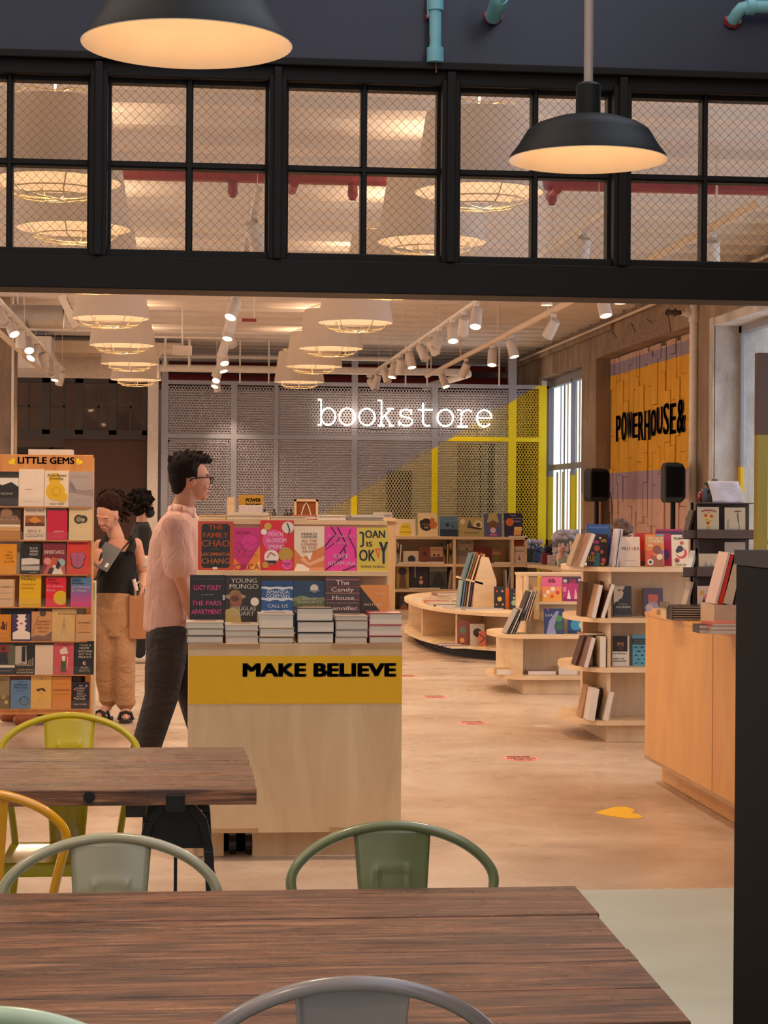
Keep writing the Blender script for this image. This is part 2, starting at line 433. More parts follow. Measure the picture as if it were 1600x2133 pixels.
# ragged broken patch on the beam above the mural
rnd = random.Random(4)
pt = MB()
poly = [(24.6 - i * .26, 3.52 + (.05 + .17 * abs(sin(i * .9)) + rnd.random() * .08)) for i in range(14)]
poly = [(24.75, 3.492)] + poly + [(21.1, 3.492)]
pt.prism(poly, XW - .012, XW + .01, 'x')
struct(pt.build('trim_3', mat('#857062', .95, var=.3, scale=30, name='broken_concrete'), recalc=True))
# white washed reveal of the near window
struct(MB().box(XW + .002, XW + .6, 19.33, 19.4, 0, zt).box(XW - .01, XW + .01, 19.33, 19.48, 0, zt).box(XW, XW + .5, 14.0, 19.4, 3.40, 3.49).build('wall_reveal', CONCW))
# painted conduits under the deck
MB().tube([(XW - .075, 30.5, 3.86), (XW - .075, 12, 3.86)], .018, 8).build('pipe', CREAM, label='cream conduit running along the top of the concrete beam', category='pipe')
# ------------------------------------------------ far window (window_6) and near window (window_7)
def banded(name, top, bot, zsplit, rough=.5):
    m, nt, b, N, L = newmat(name)
    t = N('ShaderNodeNewGeometry'); s = N('ShaderNodeSeparateXYZ'); L(t.outputs['Position'], s.inputs[0])
    g = N('ShaderNodeMath'); g.operation = 'GREATER_THAN'; g.inputs[1].default_value = zsplit; L(s.outputs['Z'], g.inputs[0])
    L(mixc(nt, g.outputs[0], bot, top), b.inputs['Base Color']); b.inputs['Roughness'].default_value = rough
    return m
FRM = banded('window_paint', '#8f8f98', '#dcc400', 1.98)
FRM2 = banded('window_paint_near', '#8f8f98', '#e0b800', 1.95)
FRM3 = banded('door_paint', '#4a2f1e', '#8d7a10', 2.20)
wf = MB(); X6 = XW + .22
wf.box(X6, X6 + .08, 26.0, 29.75, 3.36, 3.49).box(X6, X6 + .08, 26.0, 29.75, .9, 1.0)
wf.box(X6, X6 + .08, 29.55, 29.75, .9, 3.4).box(X6, X6 + .08, 26.0, 26.1, .9, 3.4)
wf.box(X6 - .01, X6 + .07, 26.0, 29.75, 2.08, 2.16)
wf.box(X6 + .0, X6 + .06, 27.75, 27.82, .9, 3.4)
w6 = struct(wf.build('window_6', FRM), 'tall steel window painted grey above and yellow below')
MB().box(X6 + .03, X6 + .036, 26.1, 29.55, 1.0, 3.36).build('pane', GLASSM, w6)
SL = [mat('#aebcd0', .6, name='slat_blue'), mat('#e3dcc0', .6, name='slat_cream'), mat('#e9c860', .6, name='slat_gold'), mat('#7f8894', .6, name='slat_grey')]
sb = MB()
for i, yy in enumerate([29.4, 29.1, 28.85, 28.5, 28.2, 27.95, 27.6, 27.3, 27.05, 26.7, 26.4]):
    sb.box(X6 + .16, X6 + .166, yy - .03, yy + (.03, .06, .04, .02)[i % 4], .95, 3.4, mi=(0, 3, 2, 0, 3, 1, 0, 2, 3, 0, 1)[i])
sb.build('mullion', SL, w6)
sb = MB()
for i, yy in enumerate([29.35, 28.9, 28.3, 27.9, 27.45, 26.9, 26.5]):
    sb.box(X6 + .10, X6 + .106, yy - .05, yy + .06, .95, 2.05)
sb.build('lower_slats', YEL, w6)
wf = MB(); X7 = XW + .26
wf.box(X7, X7 + .03, 19.24, 19.33, 0, 3.42).box(X7, X7 + .1, 14, 19.33, 3.33, 3.45).box(X7, X7 + .1, 14, 19.33, 0, .9)
w7 = struct(wf.build('window_7', FRM2), 'near street window frame painted grey above and yellow below')
MB().box(X7 + .03, X7 + .036, 14, 19.24, .9, 3.33).build('pane', GLASSM, w7)
# street door leaf standing open against the near window: brown above, olive yellow below
dp = aty(1573, 700, 17.2)
dl = MB(); x0 = dp.x
dl.box(x0, x0 + .10, 17.1, 17.2, 0, 2.95).box(x0 + .1, x0 + 1.0, 17.1, 17.2, 2.80, 2.95).box(x0 + .25, x0 + .29, 17.12, 17.18, 0, 2.8)
dl.box(x0 + .1, x0 + 1.0, 17.1, 17.2, 2.10, 2.14).box(x0 + .1, x0 + 1.0, 17.1, 17.2, 1.20, 1.24).box(x0 + .1, x0 + 1., 17.1, 17.2, 0, .2)
dr = struct(dl.build('door_1', FRM3), 'street door leaf painted brown above and olive yellow below')
MB().box(x0 + .1, x0 + 1.0, 17.145, 17.151, .2, 2.8).build('pane', GLASSM, dr)
# hung white sheet on the door
MB().box(x0 + .18, x0 + .7, 17.06, 17.075, 1.27, 1.93).build('poster', mat('#c9c3b4', .7, name='sheet_paper'), label='pale sheet hung on the street door behind the card rack', category='poster')
# yellow lamp shade just visible at the top right
yl = aty(1600, 634, 16.0)
t = thing('pendant_lamp', 'yellow pendant lamp cut by the right edge under the beam', 'lamp', (yl.x, 16.0, yl.z))
mb = MB(); mb.lathe([(.13, 0), (.12, .03), (.05, .10), (.02, .13)], seg=20); mb.build('lamp_shade', mat('#f7e600', .5, emit=.25, var=0, name='yellow_shade'), t, smooth=True)
MB().cyl((0, 0, .12), (0, 0, CZ - yl.z), .004).build('cord', BLACK, t)
# ------------------------------------------------ mural of painted boards
def mural():
    m, nt, b, N, L = newmat('mural_paint')
    g = N('ShaderNodeNewGeometry'); s = N('ShaderNodeSeparateXYZ'); L(g.outputs['Position'], s.inputs[0])
    r = N('ShaderNodeValToRGB'); r.color_ramp.interpolation = 'CONSTANT'
    mpn = N('ShaderNodeMapRange'); mpn.inputs['From Min'].default_value = 0; mpn.inputs['From Max'].default_value = 4
    L(s.outputs['Z'], mpn.inputs['Value'])
    L(mpn.outputs[0], r.inputs[0])
    st = [(0, '#cda594'), (1.62 / 4, '#a28a9c'), (1.955 / 4, '#e0a20a'), (3.235 / 4, '#94869a'), (3.40 / 4, '#c9a690')]
    el = r.color_ramp.elements
    while len(el) < len(st): el.new(.5)
    for e, (p, c) in zip(el, st): e.position = p; e.color = lin(c) + (1,)
    f = noise(nt, coords(nt, (1, 2, 1)), 3, 4)
    L(mixc(nt, .25, r.outputs[0], ramp(nt, f, [(.3, '#8a6a50'), (.7, '#ffffff')]), 'MULTIPLY'), b.inputs['Base Color'])
    b.inputs['Roughness'].default_value = .75
    return m
MUR = mural(); XM = XW + .20
t = thing('wall_mural', 'mural of painted overlapping boards in lilac and yellow bands', 'mural', (XM, 22.6, 0))
mb = MB(); rnd = random.Random(11); y = 25.0
while y > 20.25:
    w = rnd.uniform(.13, .30); z = 0.02 + rnd.uniform(0, .3)
    while z < zt:
        h = rnd.uniform(.28, .75); z1 = min(zt - .01, z + h); th = rnd.uniform(.008, .03); o1 = rnd.uniform(-.01, .01)
        mb.box(-th, .012, y - 22.6 - w + .006, y - 22.6 - .004 + o1, z, z1 - .006)
        z = z1
        if z > zt - .06: break
    y -= w
mb.build('boards', MUR, t)
# lettering painted on the mural: condensed wood-type capitals
INK = mat('#33202e', .7, name='mural_ink')
mb = MB(); ya, yb = 24.62, 21.05
y_ = ya
def mp_(a, b): return Vector((-.034, a, b))
for i, ch in enumerate('POWERHOUSE'):
    c0 = ya - (i + .5) * .312; hh = .34 + .03 * sin(i * 1.7)
    vv, ff, _ = text_mesh(ch, 0)
    for e in (-.026, -.013, 0, .013, .026):
        mb.add([Vector((-.033, c0 - 22.6 + (.5 - a) * .245 + e, 2.54 - hh / 2 + b * hh + .02 * sin(i))) for a, b in vv], [q for q in ff])
vv, ff, _ = text_mesh('&', 0)
for e in (-.03, -.015, 0, .015, .03): mb.add([Vector((-.033, 21.30 - 22.6 + (.5 - a) * .32 + e, 2.56 - .19 + b * .38)) for a, b in vv], ff)
mb.build('lettering', INK, t)
# white downpipe in front of the mural edge
pp = aty(1446, 640, 20.0)
t = thing('downpipe', 'thick cream downpipe with a valve between mural and window', 'pipe', (pp.x, 20.0, 0))
MB().cyl((0, 0, 0), (0, 0, pp.z - .05), .046, 16).cyl((0, 0, pp.z - .16), (0, 0, pp.z - .02), .058, 16).cyl((0, 0, pp.z - .05), (0, 0, CZ - .02), .046, 16).build('pipe_run', WHITE, t, smooth=True)
MB().cyl((-.02, 0, pp.z - .06), (-.14, 0, pp.z - .06), .035, 12).cyl((-.05, 0, pp.z - .06), (-.09, 0, pp.z - .06), .05, 12).build('pipe_elbow', WHITE, t, smooth=True)
MB().cyl((-.14, 0, pp.z - .06), (-.30, 0, pp.z - .06), .025, 12).cyl((-.20, -.01, pp.z - .06), (-.22, -.01, pp.z - .06), .045, 12).cyl((-.27, 0, pp.z - .06), (-.30, 0, pp.z - .06), .04, 12).build('valve', mat('#5d4a44', .5, .5, name='brass_dark'), t)
# ------------------------------------------------ back of the shop: walls behind the mesh screen
def diag_mat(name, grey, yel, za=(1.36, 3.40), rough=.6, pale=None):
    """paint split by a rising diagonal line: grey upper left, second colour lower right"""
    m, nt, b, N, L = newmat(name)
    g = N('ShaderNodeNewGeometry'); s = N('ShaderNodeSeparateXYZ'); L(g.outputs['Position'], s.inputs[0])
    x0, x1 = 2.05, 5.4
    k = (za[1] - za[0]) / (x1 - x0)
    mu = N('ShaderNodeMath'); mu.operation = 'MULTIPLY_ADD'; mu.inputs[1].default_value = k; mu.inputs[2].default_value = za[0] - k * x0
    L(s.outputs['X'], mu.inputs[0])
    gt = N('ShaderNodeMath'); gt.operation = 'GREATER_THAN'; L(s.outputs['Z'], gt.inputs[0]); L(mu.outputs[0], gt.inputs[1])
    low = yel
    if pale:
        g2 = N('ShaderNodeMath'); g2.operation = 'GREATER_THAN'; g2.inputs[1].default_value = 4.93; L(s.outputs['X'], g2.inputs[0])
        low = mixc(nt, g2.outputs[0], pale, yel)
    L(mixc(nt, gt.outputs[0], low, grey), b.inputs['Base Color']); b.inputs['Roughness'].default_value = rough
    return m
MESHP = diag_mat('mesh_paint', '#bcb9c2', '#ecc800', pale='#d8cb98'); BARP = diag_mat('bar_paint', '#9c9eaa', '#f5dc00')
MESHP2 = diag_mat('mesh_paint_light', '#a3a2ab', '#ded0a0')
BACKW = diag_mat('back_wall_paint', '#c0b6bf', '#d8c79e', rough=.8)
bw = MB()
bw.box(-.58, XW - .01, 30.2, 30.4, 0, 3.30)
struct(bw.build('wall_back', BACKW))
struct(MB().box(-6.5, XW + .04, 33.2, 33.4, 0, CZ + .2).build('wall_rear', mat('#4a3028', .8, name='dark_rear')))
# dark door and brown niches in the back wall
bx = lambda px, Y=30.1: aty(px, 950, Y).x
struct(MB().box(bx(807), bx(859), 30.15, 30.2, 0, 2.06).build('door_2', mat('#3f3320', .7, name='dark_door')), 'dark service door behind the mesh')
nb = MB()
for a, b_, m_ in ((955, 985, 0), (1000, 1003, 1), (1018, 1031, 1), (1062, 1100, 1), (1112, 1130, 2)):
    nb.box(bx(a), bx(b_), 30.12, 30.2, 0, 2.5, mi=m_)
nb.box(bx(1031), bx(1062), 30.05, 30.2, 0, 2.72, mi=3)
struct(nb.build('trim_4', [mat('#8d7340', .7, name='niche_olive'), mat('#3d2a20', .8, name='niche_dark'), mat('#b99a50', .7, name='niche_gold'), mat('#d6cfc0', .7, name='curtain_white')]))
# expanded metal screen
t = thing('mesh_screen', 'expanded metal screen painted lavender with a yellow diagonal corner', 'screen', (0, YB, 0))
X0, X1, Z0, Z1 = -.36, 5.36, .0, 3.36
fb = MB()
def bxx(px): return aty(px, 900, YB).x
for px, w in ((343, .05), (487, .045), (575, .03), (738, .045), (905, .045), (1066, .06), (1129, .06)):
    x = bxx(px); top = CZ if px in (343, 738, 1066) else 3.36
    fb.box(x - w, x + w, -.066, .03, 0, top)
for z, h in ((3.34, .03), (2.535, .035)):
    fb.box(X0, X1, -.064, .028, z - h, z + h)
fb.box(bxx(350), bxx(478), -.035, .03, 2.44, 2.50).box(bxx(350), bxx(350) + .05, -.035, .03, 0, 2.48).box(bxx(478) - .05, bxx(478), -.035, .03, 0, 2.48)
fb.box(bxx(575) - .03, X1, -.033, .03, .85, .93)
fb.build('screen_frame', BARP, t)
mb = MB(); cw, chh = .047, .076
def diamond(mb, x0, x1, z0, z1, hw):
    nx = int((x1 - x0) / cw) + 1; nz = int((z1 - z0) / chh) + 1
    for i in range(nx):
        for j in range(nz):
            cx, cz = x0 + i * cw, z0 + j * chh
            for (ax, az) in ((cw / 2, chh / 2), (-cw / 2, chh / 2)):
                for (px_, pz_, qx, qz) in ((cx, cz, cx + ax, cz + az), (cx + ax, cz + az, cx, cz + chh)):
                    if max(px_, qx) > x1 or min(px_, qx) < x0 or qz > z1: continue
                    mb.add([(px_ - hw, -.05, pz_), (px_ + hw, -.05, pz_), (qx + hw, -.05, qz), (qx - hw, -.05, qz), (px_ + hw, -.035, pz_), (qx + hw, -.035, qz)], [(0, 1, 2, 3), (1, 4, 5, 2)])
diamond(mb, X0, X1, .9, 3.33, .0065)
mb.build('metal_mesh', MESHP, t)
# ------------------------------------------------ dark shop front at the back left
YD = 29.5
dx = lambda px: aty(px, 850, YD).x
db = MB(); DK = mat('#3b3430', .5, name='dark_steel')
zt2 = aty(170, 788, YD).z; zr = aty(170, 905, YD).z; zr2 = aty(170, 892, YD).z
db.box(dx(20), dx(310), YD, YD + .12, zt2 - .07, zt2).box(dx(20), dx(310), YD, YD + .12, zr - .07, zr + .07)
for px in (26, 96, 165, 235, 305):
    db.box(dx(px) - .06, dx(px) + .06, YD, YD + .12, zr, zt2)
for px in (60, 133, 205, 272): db.box(dx(px) - .015, dx(px) + .015, YD + .03, YD + .08, zr, zt2)
db.box(dx(20), dx(310), YD + .03, YD + .08, (zr + zt2) / 2 - .015, (zr + zt2) / 2 + .015)
db.box(dx(306), dx(312), YD, YD + .12, 0, zt2)
w8 = struct(db.build('window_8', DK), 'dark steel transom windows over the far brown wall')
MB().box(dx(26), dx(305), YD + .055, YD + .06, zr, zt2).build('pane', GLASSM, w8)
struct(MB().box(dx(133), dx(308), YD + .06, YD + .16, 0, zr - .06).build('wall_left', mat('#4d3127', .7, name='brown_wall')))
struct(MB().box(-3.5, dx(332), YD - .02, YD + .2, zt2, CZ).build('wall_bulkhead', CREAM))
struct(MB().box(-4, -.4, 33.0, 33.1, 0, CZ).build('wall_hall', mat('#6b5347', .8, name='hall_wall')))
# white column between dark shop front and mesh
struct(MB().box(dx(309), dx(331), YD - .5, YD + .1, 0, CZ + .0).build('column_white', WHITE))
# concrete column at the left edge
cc = aty(24, 800, 23.0).x
struct(MB().box(cc - 1.2, cc, 23, 23.8, 0, CZ).build('column_concrete', CONC)); struct(MB().box(cc, cc + .025, 22.98, 23.02, 0, CZ).build('trim_5', WHITE))
# clutter seen through the far left opening
t = thing('storage_shelf', 'dim shelf unit with boxes behind the far left doorway', 'shelf', (dx(75), 31.0, 0))
MB().box(-.5, -.45, 0, .5, 0, 2.4).box(.1, .15, 0, .5, 0, 2.4).box(-.5, .5, 0, .5, 2.3, 2.4).box(-.5, .5, 0, .5, 1.7, 1.75).build('shelf_frame', mat('#2a2422', .6, name='shelf_dark'), t)
MB().box(-.42, .05, .05, .4, 1.76, 2.2).build('box', mat('#7d6a5c', .7, name='carton'), t)
# ================================================================== LAMPS
SHADE, nt, b, N, L = newmat('lamp_fabric')
df = N('ShaderNodeBsdfDiffuse'); tl = N('ShaderNodeBsdfTranslucent'); mx = N('ShaderNodeMixShader'); mx.inputs[0].default_value = .30
wv = noise(nt, coords(nt, (1, 1, 1)), 220, 2)
cc_ = ramp(nt, wv, [(.35, '#c9bdb2'), (.65, '#ddd3ca')])
L(cc_, df.inputs[0]); L(cc_, tl.inputs[0]); L(df.outputs[0], mx.inputs[1]); L(tl.outputs[0], mx.inputs[2])
L(mx.outputs[0], nt.nodes['Material Output'].inputs[0]); nt.nodes.remove(b)
CAGE = mat('#c9b58c', .4, name='cage_wire')
ENAM = mat('#f6dfc4', .35, var=0.02, name='white_enamel')
DOME = mat('#121516', .5, spec=.25, var=.1, name='black_enamel')
# -- black dome pendants of the cafe
def dome(px, py, D, label):
    w = 333 if px > 800 else 435
    Y = D * FPX / w * FWD.y * (1.0)
    p = aty(px, py, Y); R = D / 2; t = thing('dome_pendant', label, 'lamp', p, 0)
    pf = [(R, 0), (R - .004, .010), (R * .885, .040), (R * .80, .072), (R * .77, .083), (R * .66, .100), (R * .45, .117), (R * .17, .128), (.036, .130), (.036, .215), (.030, .222), (.012, .224)]
    inn = [(.034, .118), (R * .45, .110), (R * .66, .093), (R * .76, .077), (R * .80, .067), (R * .88, .036), (R - .008, .006), (R - .001, -.002), (R, 0)]
    ls_ = MB().lathe(pf, seg=56).build('lamp_shade', DOME, t, smooth=True)
    MB().lathe([(a + .0 if i else 0.001, b_) for i, (a, b_) in enumerate([(0, .117)] + inn)], seg=56).build('enamel_lining', ENAM, ls_, smooth=True, recalc=False)
    MB().cyl((0, 0, .215), (0, 0, .225), .024, 6).cyl((0, 0, .222), (0, 0, 2.2), .0135, 12).build('stem', mat('#a79a92', .5, .3, name='worn_conduit'), t, smooth=True)
    MB().cyl((0, 0, .095), (0, 0, .118), .018, 12).ball((0, 0, .098), .018, seg=12, rings=8).build('bulb', BULB, t, smooth=True)
    lamp('POINT', 'lamp_light', (0, 0, .020), .62, GLOW, .03, t); lamp('SPOT', 'down_light', (0, 0, .02), 26, WARM2, .03, t, angle=140, blend=.7)
    return t
dome(389.5, 93, .46, 'large black dome pendant cut by the top edge of the view')
dome(1224.5, 333, .46, 'smaller looking black dome pendant on a grey stem before the transom windows')
# two more pendants of the same cafe row hang beyond the frame
for (x, y_, where) in ((-1.6, 3.4, 'left of'), (-.6, 1.6, 'below')):
    t = thing('dome_pendant', 'black dome pendant of the cafe row hanging %s the view' % where, 'lamp', (x, y_, 2.6))
    MB().lathe([(.23, 0), (.18, .08), (.04, .13), (.036, .22)], seg=32).build('lamp_shade', DOME, t, smooth=True)
    MB().cyl((0, 0, .22), (0, 0, 2.2), .0135, 12).build('stem', DOME, t); MB().ball((0, 0, .05), .024).build('bulb', BULB, t)
    lamp('SPOT', 'down_light', (0, 0, .02), 26, WARM2, .03, t, angle=140, blend=.7)
# -- white drum pendants in two rows
def drum(x, y, energy, label):
    zr = 3.22; R = .35; H = .42
    t = thing('drum_pendant', label, 'lamp', (x, y, zr), 0, 'white drum pendants over the shop floor')
    mb = MB(); mb.lathe([(R, 0), (R * .82, H), (R * .815, H), (R - .005, 0.0), (R, 0)], seg=48)
    mb.build('lamp_shade', SHADE, t, smooth=True)
    mb = MB()
    for z, r in ((-.075, .19), (-.045, .255)):
        mb.tube([(r * cos(a), r * sin(a), z) for a in [2 * PI * k / 28 for k in range(28)]], .0042, 6, True)
    for k in range(6):
        a = 2 * PI * k / 6 + y
        mb.tube([(.33 * cos(a), .33 * sin(a), .04), (.275 * cos(a), .275 * sin(a), -.03), (.24 * cos(a), .24 * sin(a), -.062), (.12 * cos(a + .25), .12 * sin(a + .25), -.085), (0.03, 0, -.088)], .0042, 6)
    for z, r in ((H + .03, .22),):
        mb.tube([(r * cos(a), r * sin(a), z + .012 * sin(5 * a)) for a in [2 * PI * k / 28 for k in range(28)]], .0042, 6, True)
    for k in range(4):
        a = PI / 2 * k + .4; mb.tube([(.285 * cos(a), .285 * sin(a), H), (.22 * cos(a), .22 * sin(a), H + .03), (0, 0, H + .03)], .0042, 6)
    mb.build('wire_cage', CAGE, t, smooth=True)
    MB().cyl((0, 0, H), (0, 0, CZ - zr + .1), .006, 8).cyl((0, 0, .16), (0, 0, H + .05), .02, 10).build('stem', WHITE, t, smooth=True)
    MB().ball((0, 0, .13), .04).build('bulb', BULB, t, smooth=True)
    lamp('POINT', 'lamp_light', (0, 0, .14), 17, GLOW, .05, t); lamp('SPOT', 'down_light', (0, 0, -.10), energy, WARM, .08, t, angle=150, blend=.5)
    lamp('POINT', 'up_light', (0, 0, H + .10), 5, WARM2, .06, t)
ROWY = [10.26, 12.25, 14.9, 17.85, 20.9, 23.7, 26.8]
side = {-.70: 'left', 1.55: 'right'}
ORD = ['nearest, seen through the transom', 'second, seen through the transom', 'third, its cage just under the black beam', 'fourth, first fully below the beam', 'fifth', 'sixth', 'last and farthest']
for X in (-.70, 1.55):
    for i, y in enumerate(ROWY):
        yy = 12.0 if (X < 0 and i == 1) else y
        drum(X, yy * FWD.y, 55, 'white caged drum pendant, %s, %s row' % (ORD[i], side[X]))
# ------------------------------------------------ track lighting
CANW = mat('#cfc4ba', .45, name='white_can')
def can_spot(x, y, z, az, tilt, label, group, light=True, rod=.10):
    """a cylindrical track spot; hangs rod below z, head aimed by azimuth and tilt"""
    t = thing('track_spotlight', label, 'spotlight', (x, y, z), 0, group)
    R = Euler((tilt, 0, az)).to_matrix().to_4x4(); R.translation = Vector((0, 0, -rod))
    mb = MB(); mb.box(-.02, .02, -.05, .05, -.035, 0); mb.cyl((0, 0, -.03), (0, 0, -rod), .009, 8); mb.build('mounting', CANW, t)
    mb = MB(); mb.lathe([(.001, .05), (.045, .048), (.052, .03), (.056, -.14), (.05, -.14), (.046, -.11)], T=R, seg=18)
    mb.v = [tuple(Vector(q)) for q in mb.v]
    hd_ = mb.build('spot_head', CANW, t, smooth=True)
    mb = MB(); mb.lathe([(.001, -.118), (.046, -.118)], T=R, seg=18); mb.build('bulb', BULB if light else CANW, hd_, recalc=False)
    if light:
        p = R @ Vector((0, 0, -.16)); q = R @ Vector((0, 0, -2))
        lamp('SPOT', 'spot_light', p, 30, WARM, .035, t, aim=None, angle=75, blend=.8)
        d = (q - p).normalized(); t.children[-1].rotation_euler = d.to_track_quat('-Z', 'Y').to_euler()
def track(x, y0, y1, name, label, z=3.42):
    t = thing(name, label, 'light track', (x, 0, z))
    MB().box(-.018, .018, y0, y1, -.012, .022).build('rail', CANW, t)
    y = y0 + .3
    while y < y1: MB().cyl((0, y, .02), (0, y, CZ - z), .0025, 6).build('wire', CANW, t); y += 1.6
XL, XC, XR, XR2 = -1.76, .42, 2.66, 3.50
track(XL, 16, 27.8, 'light_track', 'white lighting track on wires over the left aisle')
track(XC, 11.5, 29, 'light_track', 'white lighting track on wires between the drum pendant rows')
track(XR, 12, 28.3, 'light_track', 'long white lighting track rising right of the right drum row')
# painted conduits with spots
for (x, y0, y1, z, lab) in ((-1.93, 16, 26.0, 3.28, 'thick cream conduit ending beside the left lighting track'), (XR2, 11.5, 28.0, 3.42, 'thick cream conduit running parallel right of the long track')):
    t = thing('conduit', lab, 'pipe', (x, 0, z)); MB().cyl((0, y0, 0), (0, y1, 0), .03, 12).build('pipe_run', CREAM, t, smooth=True)
    y = y0 + 1
    while y < y1: MB().cyl((0, y, 0), (0, y, CZ - z), .008, 8).build('hanger', CREAM, t); y += 3
rnd = random.Random(5)
def spots(x, ys, where, grp, z=3.42, lit=None, az0=PI):
    for i, y in enumerate(ys):
        on = True if lit is None else lit[i % len(lit)]
        tl_ = rnd.uniform(.3, .75); az = rnd.uniform(-.8, .8) + (az0 if i % 3 else 0)
        can_spot(x, y, z - .012, az, tl_, '%s, number %d from the front' % (where, i + 1), grp, on)
spots(XL, [17.2, 18.3, 19.4, 20.6, 21.6, 22.7, 23.8, 25.2, 26.3, 27.3], 'white can spotlight on the left track', 'can spotlights on the left track', lit=[1, 0, 1, 0, 1, 1])
spots(XC, [12.4, 14.0, 17.2, 18.3, 19.3, 20.4, 21.6, 22.9, 24.1, 25.2, 26.4, 27.4, 28.4], 'white can spotlight on the centre track', 'can spotlights on the centre track', lit=[1, 0, 1, 1])
spots(XR, [12.8, 14.2, 17.6, 18.4, 19.2, 20.2, 20.9, 21.8, 22.9, 23.9, 24.7, 25.8, 26.9, 27.8], 'white can spotlight on the long right track', 'can spotlights on the long right track', lit=[1, 0, 1, 1, 1, 0])
spots(XR2, [12.6, 14.6, 16.0, 18.2, 20.6, 21.9, 24.0, 26.2], 'small round spotlight on the right conduit', 'spotlights on the right conduit', z=3.39, lit=[1, 1])
for k, (px, py) in enumerate(((1139, 636), (1291, 633))):
    p = aty(px, py, 17.5 + k * 1.0); t = thing('ceiling_spotlight', ('right' if k else 'left') + 'most of the two short spotlights just under the black beam, near the concrete wall', 'spotlight', p, 0)
    MB().lathe([(.001, .14), (.05, .13), (.055, 0)], seg=18).cyl((0, 0, .14), (0, 0, CZ - p.z), .01).build('spot_head', CANW, t, smooth=True)
    MB().lathe([(.001, .012), (.05, .012)], seg=18).build('bulb', BULB, t)
    lamp('SPOT', 'spot_light', (0, 0, -.02), 30, WARM, .03, t, angle=90)
# ------------------------------------------------ overhead pipes, ducts
track(.35, 7.9, 9.9, 'light_track', 'short white track just behind the shop front header', 3.62)
for k, x in enumerate((-.55, .35, 1.25)):
    t = thing('track_spotlight', 'white can spotlight behind the shop front header, %s' % ('left', 'middle', 'right')[k], 'spotlight', (x, 7.98, 3.60), 0, 'can spotlights behind the shop front header')
    MB().cyl((0, 0, -.10), (0, .0, -.22), .05, 16).build('spot_head', CANW, t, smooth=True); MB().cyl((0, 0, -.10), (0, 0, CZ - 3.6), .01).build('mounting', CANW, t)
    lamp('SPOT', 'spot_light', (0, 0, -.24), 60, WARM, .05, t, angle=60, blend=.9).rotation_euler = (.25, 0, 0)
# ------------------------------------------------
p = aty(800, 371, 12.6)
t = thing('red_pipe', 'dark red sprinkler main crossing under the deck, seen through the transom', 'pipe', (0, 12.6, p.z))
MB().box(-1.6, 5.2, -.05, .05, -.05, .05).build('pipe_run', REDP, t, bevel=.02)
mb = MB()
for px in (485, 735, 1150): x = aty(px, 371, 12.6).x; mb.lathe([(.02, -.15), (.035, -.12), (.03, -.05)], (x, 0, 0), 10)
for px in (610, 1150): x = aty(px, 371, 12.6).x; mb.cyl((x, .1, -.08), (x + .0, -.2, -.08), .03)
mb.build('sprinkler_head', REDP, t, smooth=True)
t = thing('red_pipe', 'dark red pipes in the dark gap above the mesh screen', 'pipe', (0, 31.5, 3.55))
MB().cyl((-1, 0, 0), (5.3, 0, 0), .09, 12).cyl((-1, .3, .25), (5.3, .3, .25), .05, 12).build('pipe_run', REDP, t, smooth=True)
p1 = aty(975, 776, 28.4)
t = thing('white_pipe', 'white horizontal pipe above the mesh screen with a bent end', 'pipe', (0, 28.4, p1.z))
MB().tube([(-.4, 0, 0), (p1.x, 0, 0), (p1.x + .02, .1, -.02), (p1.x - .5, 1.2, -.16)], .055, 12).cyl((-.4, .3, .2), (3.2, .3, .2), .03).build('pipe_run', WHITE, t, smooth=True)
for px in (500, 560, 640, 845, 890, 1040): x = aty(px, 776, 28.4).x; MB().cyl((x, 0, -.2), (x, 0, CZ - p1.z), .012, 8).build('hanger', WHITE, t)
mb = MB()
for px, w in ((345, .05), (395, .03)): x = aty(px, 700, 28.0).x; mb.cyl((x, -.4, 3.5 - p1.z), (x, -.4, CZ - p1.z), .02, 8)
mb.build('drop', WHITE, t)
# junction box and conduit left of centre
jp = aty(380, 730, 24.0)
t = thing('junction_box', 'white electrical box hanging on a conduit under the deck', 'electrical box', jp)
MB().box(-.12, .12, -.05, .05, -.06, .06).build('box_body', WHITE, t, bevel=.005)
MB().tube([(-.12, 0, 0), (-.25, 0, -.01), (-.3, 0, -.1), (-.3, 0, -.35)], .012, 8).cyl((0, 0, .06), (0, 0, CZ - jp.z + .1), .012, 8).cyl((-.35, 0, .30), (.5, 0, .30), .012, 8).cyl((-.35, 0, .16), (.6, 0, .16), .012, 8).build('conduit', WHITE, t, smooth=True)
rp_ = aty(519, 667, 19.0)
t = thing('exit_light', 'small dark red fitting hanging between the lamp rows', 'fitting', rp_)
MB().box(-.07, .07, -.02, .02, -.015, .015).build('body', REDP, t); MB().cyl((.05, 0, 0), (.06, 0, CZ - rp_.z), .008).build('stem', WHITE, t)
# galvanised duct at upper left with square outlet
a = aty(75, 665, 21.5); c = aty(143, 652, 21.5)
t = thing('air_duct', 'bare metal air duct with a white louvred outlet at upper left', 'duct', a)
MB().cyl((-1.2, 0, .03), (.30, 0, .03), .13, 28).build('duct_run', STEEL, t, smooth=True)
T = Matrix.Translation(c - a) @ Euler((0, -.45, 0)).to_matrix().to_4x4()
ol_ = MB().box(-.03, .05, -.16, .16, -.19, .19, T=T).build('outlet', WHITE, t)
MB().box(.05, .055, -.12, .12, .02, .15, T=T).box(.05, .055, -.12, .12, -.14, -.02, T=T).build('louvre', BLACK, ol_)
for x in (-.9, -.2): MB().cyl((x, 0, .12), (x, 0, CZ - a.z), .01).build('hanger', WHITE, t)
bp = aty(80, 700, 27.5)
t = thing('bulkhead_box', 'pale box shaped ceiling casing at far left above the dark windows', 'casing', (bp.x, 27.5, bp.z))
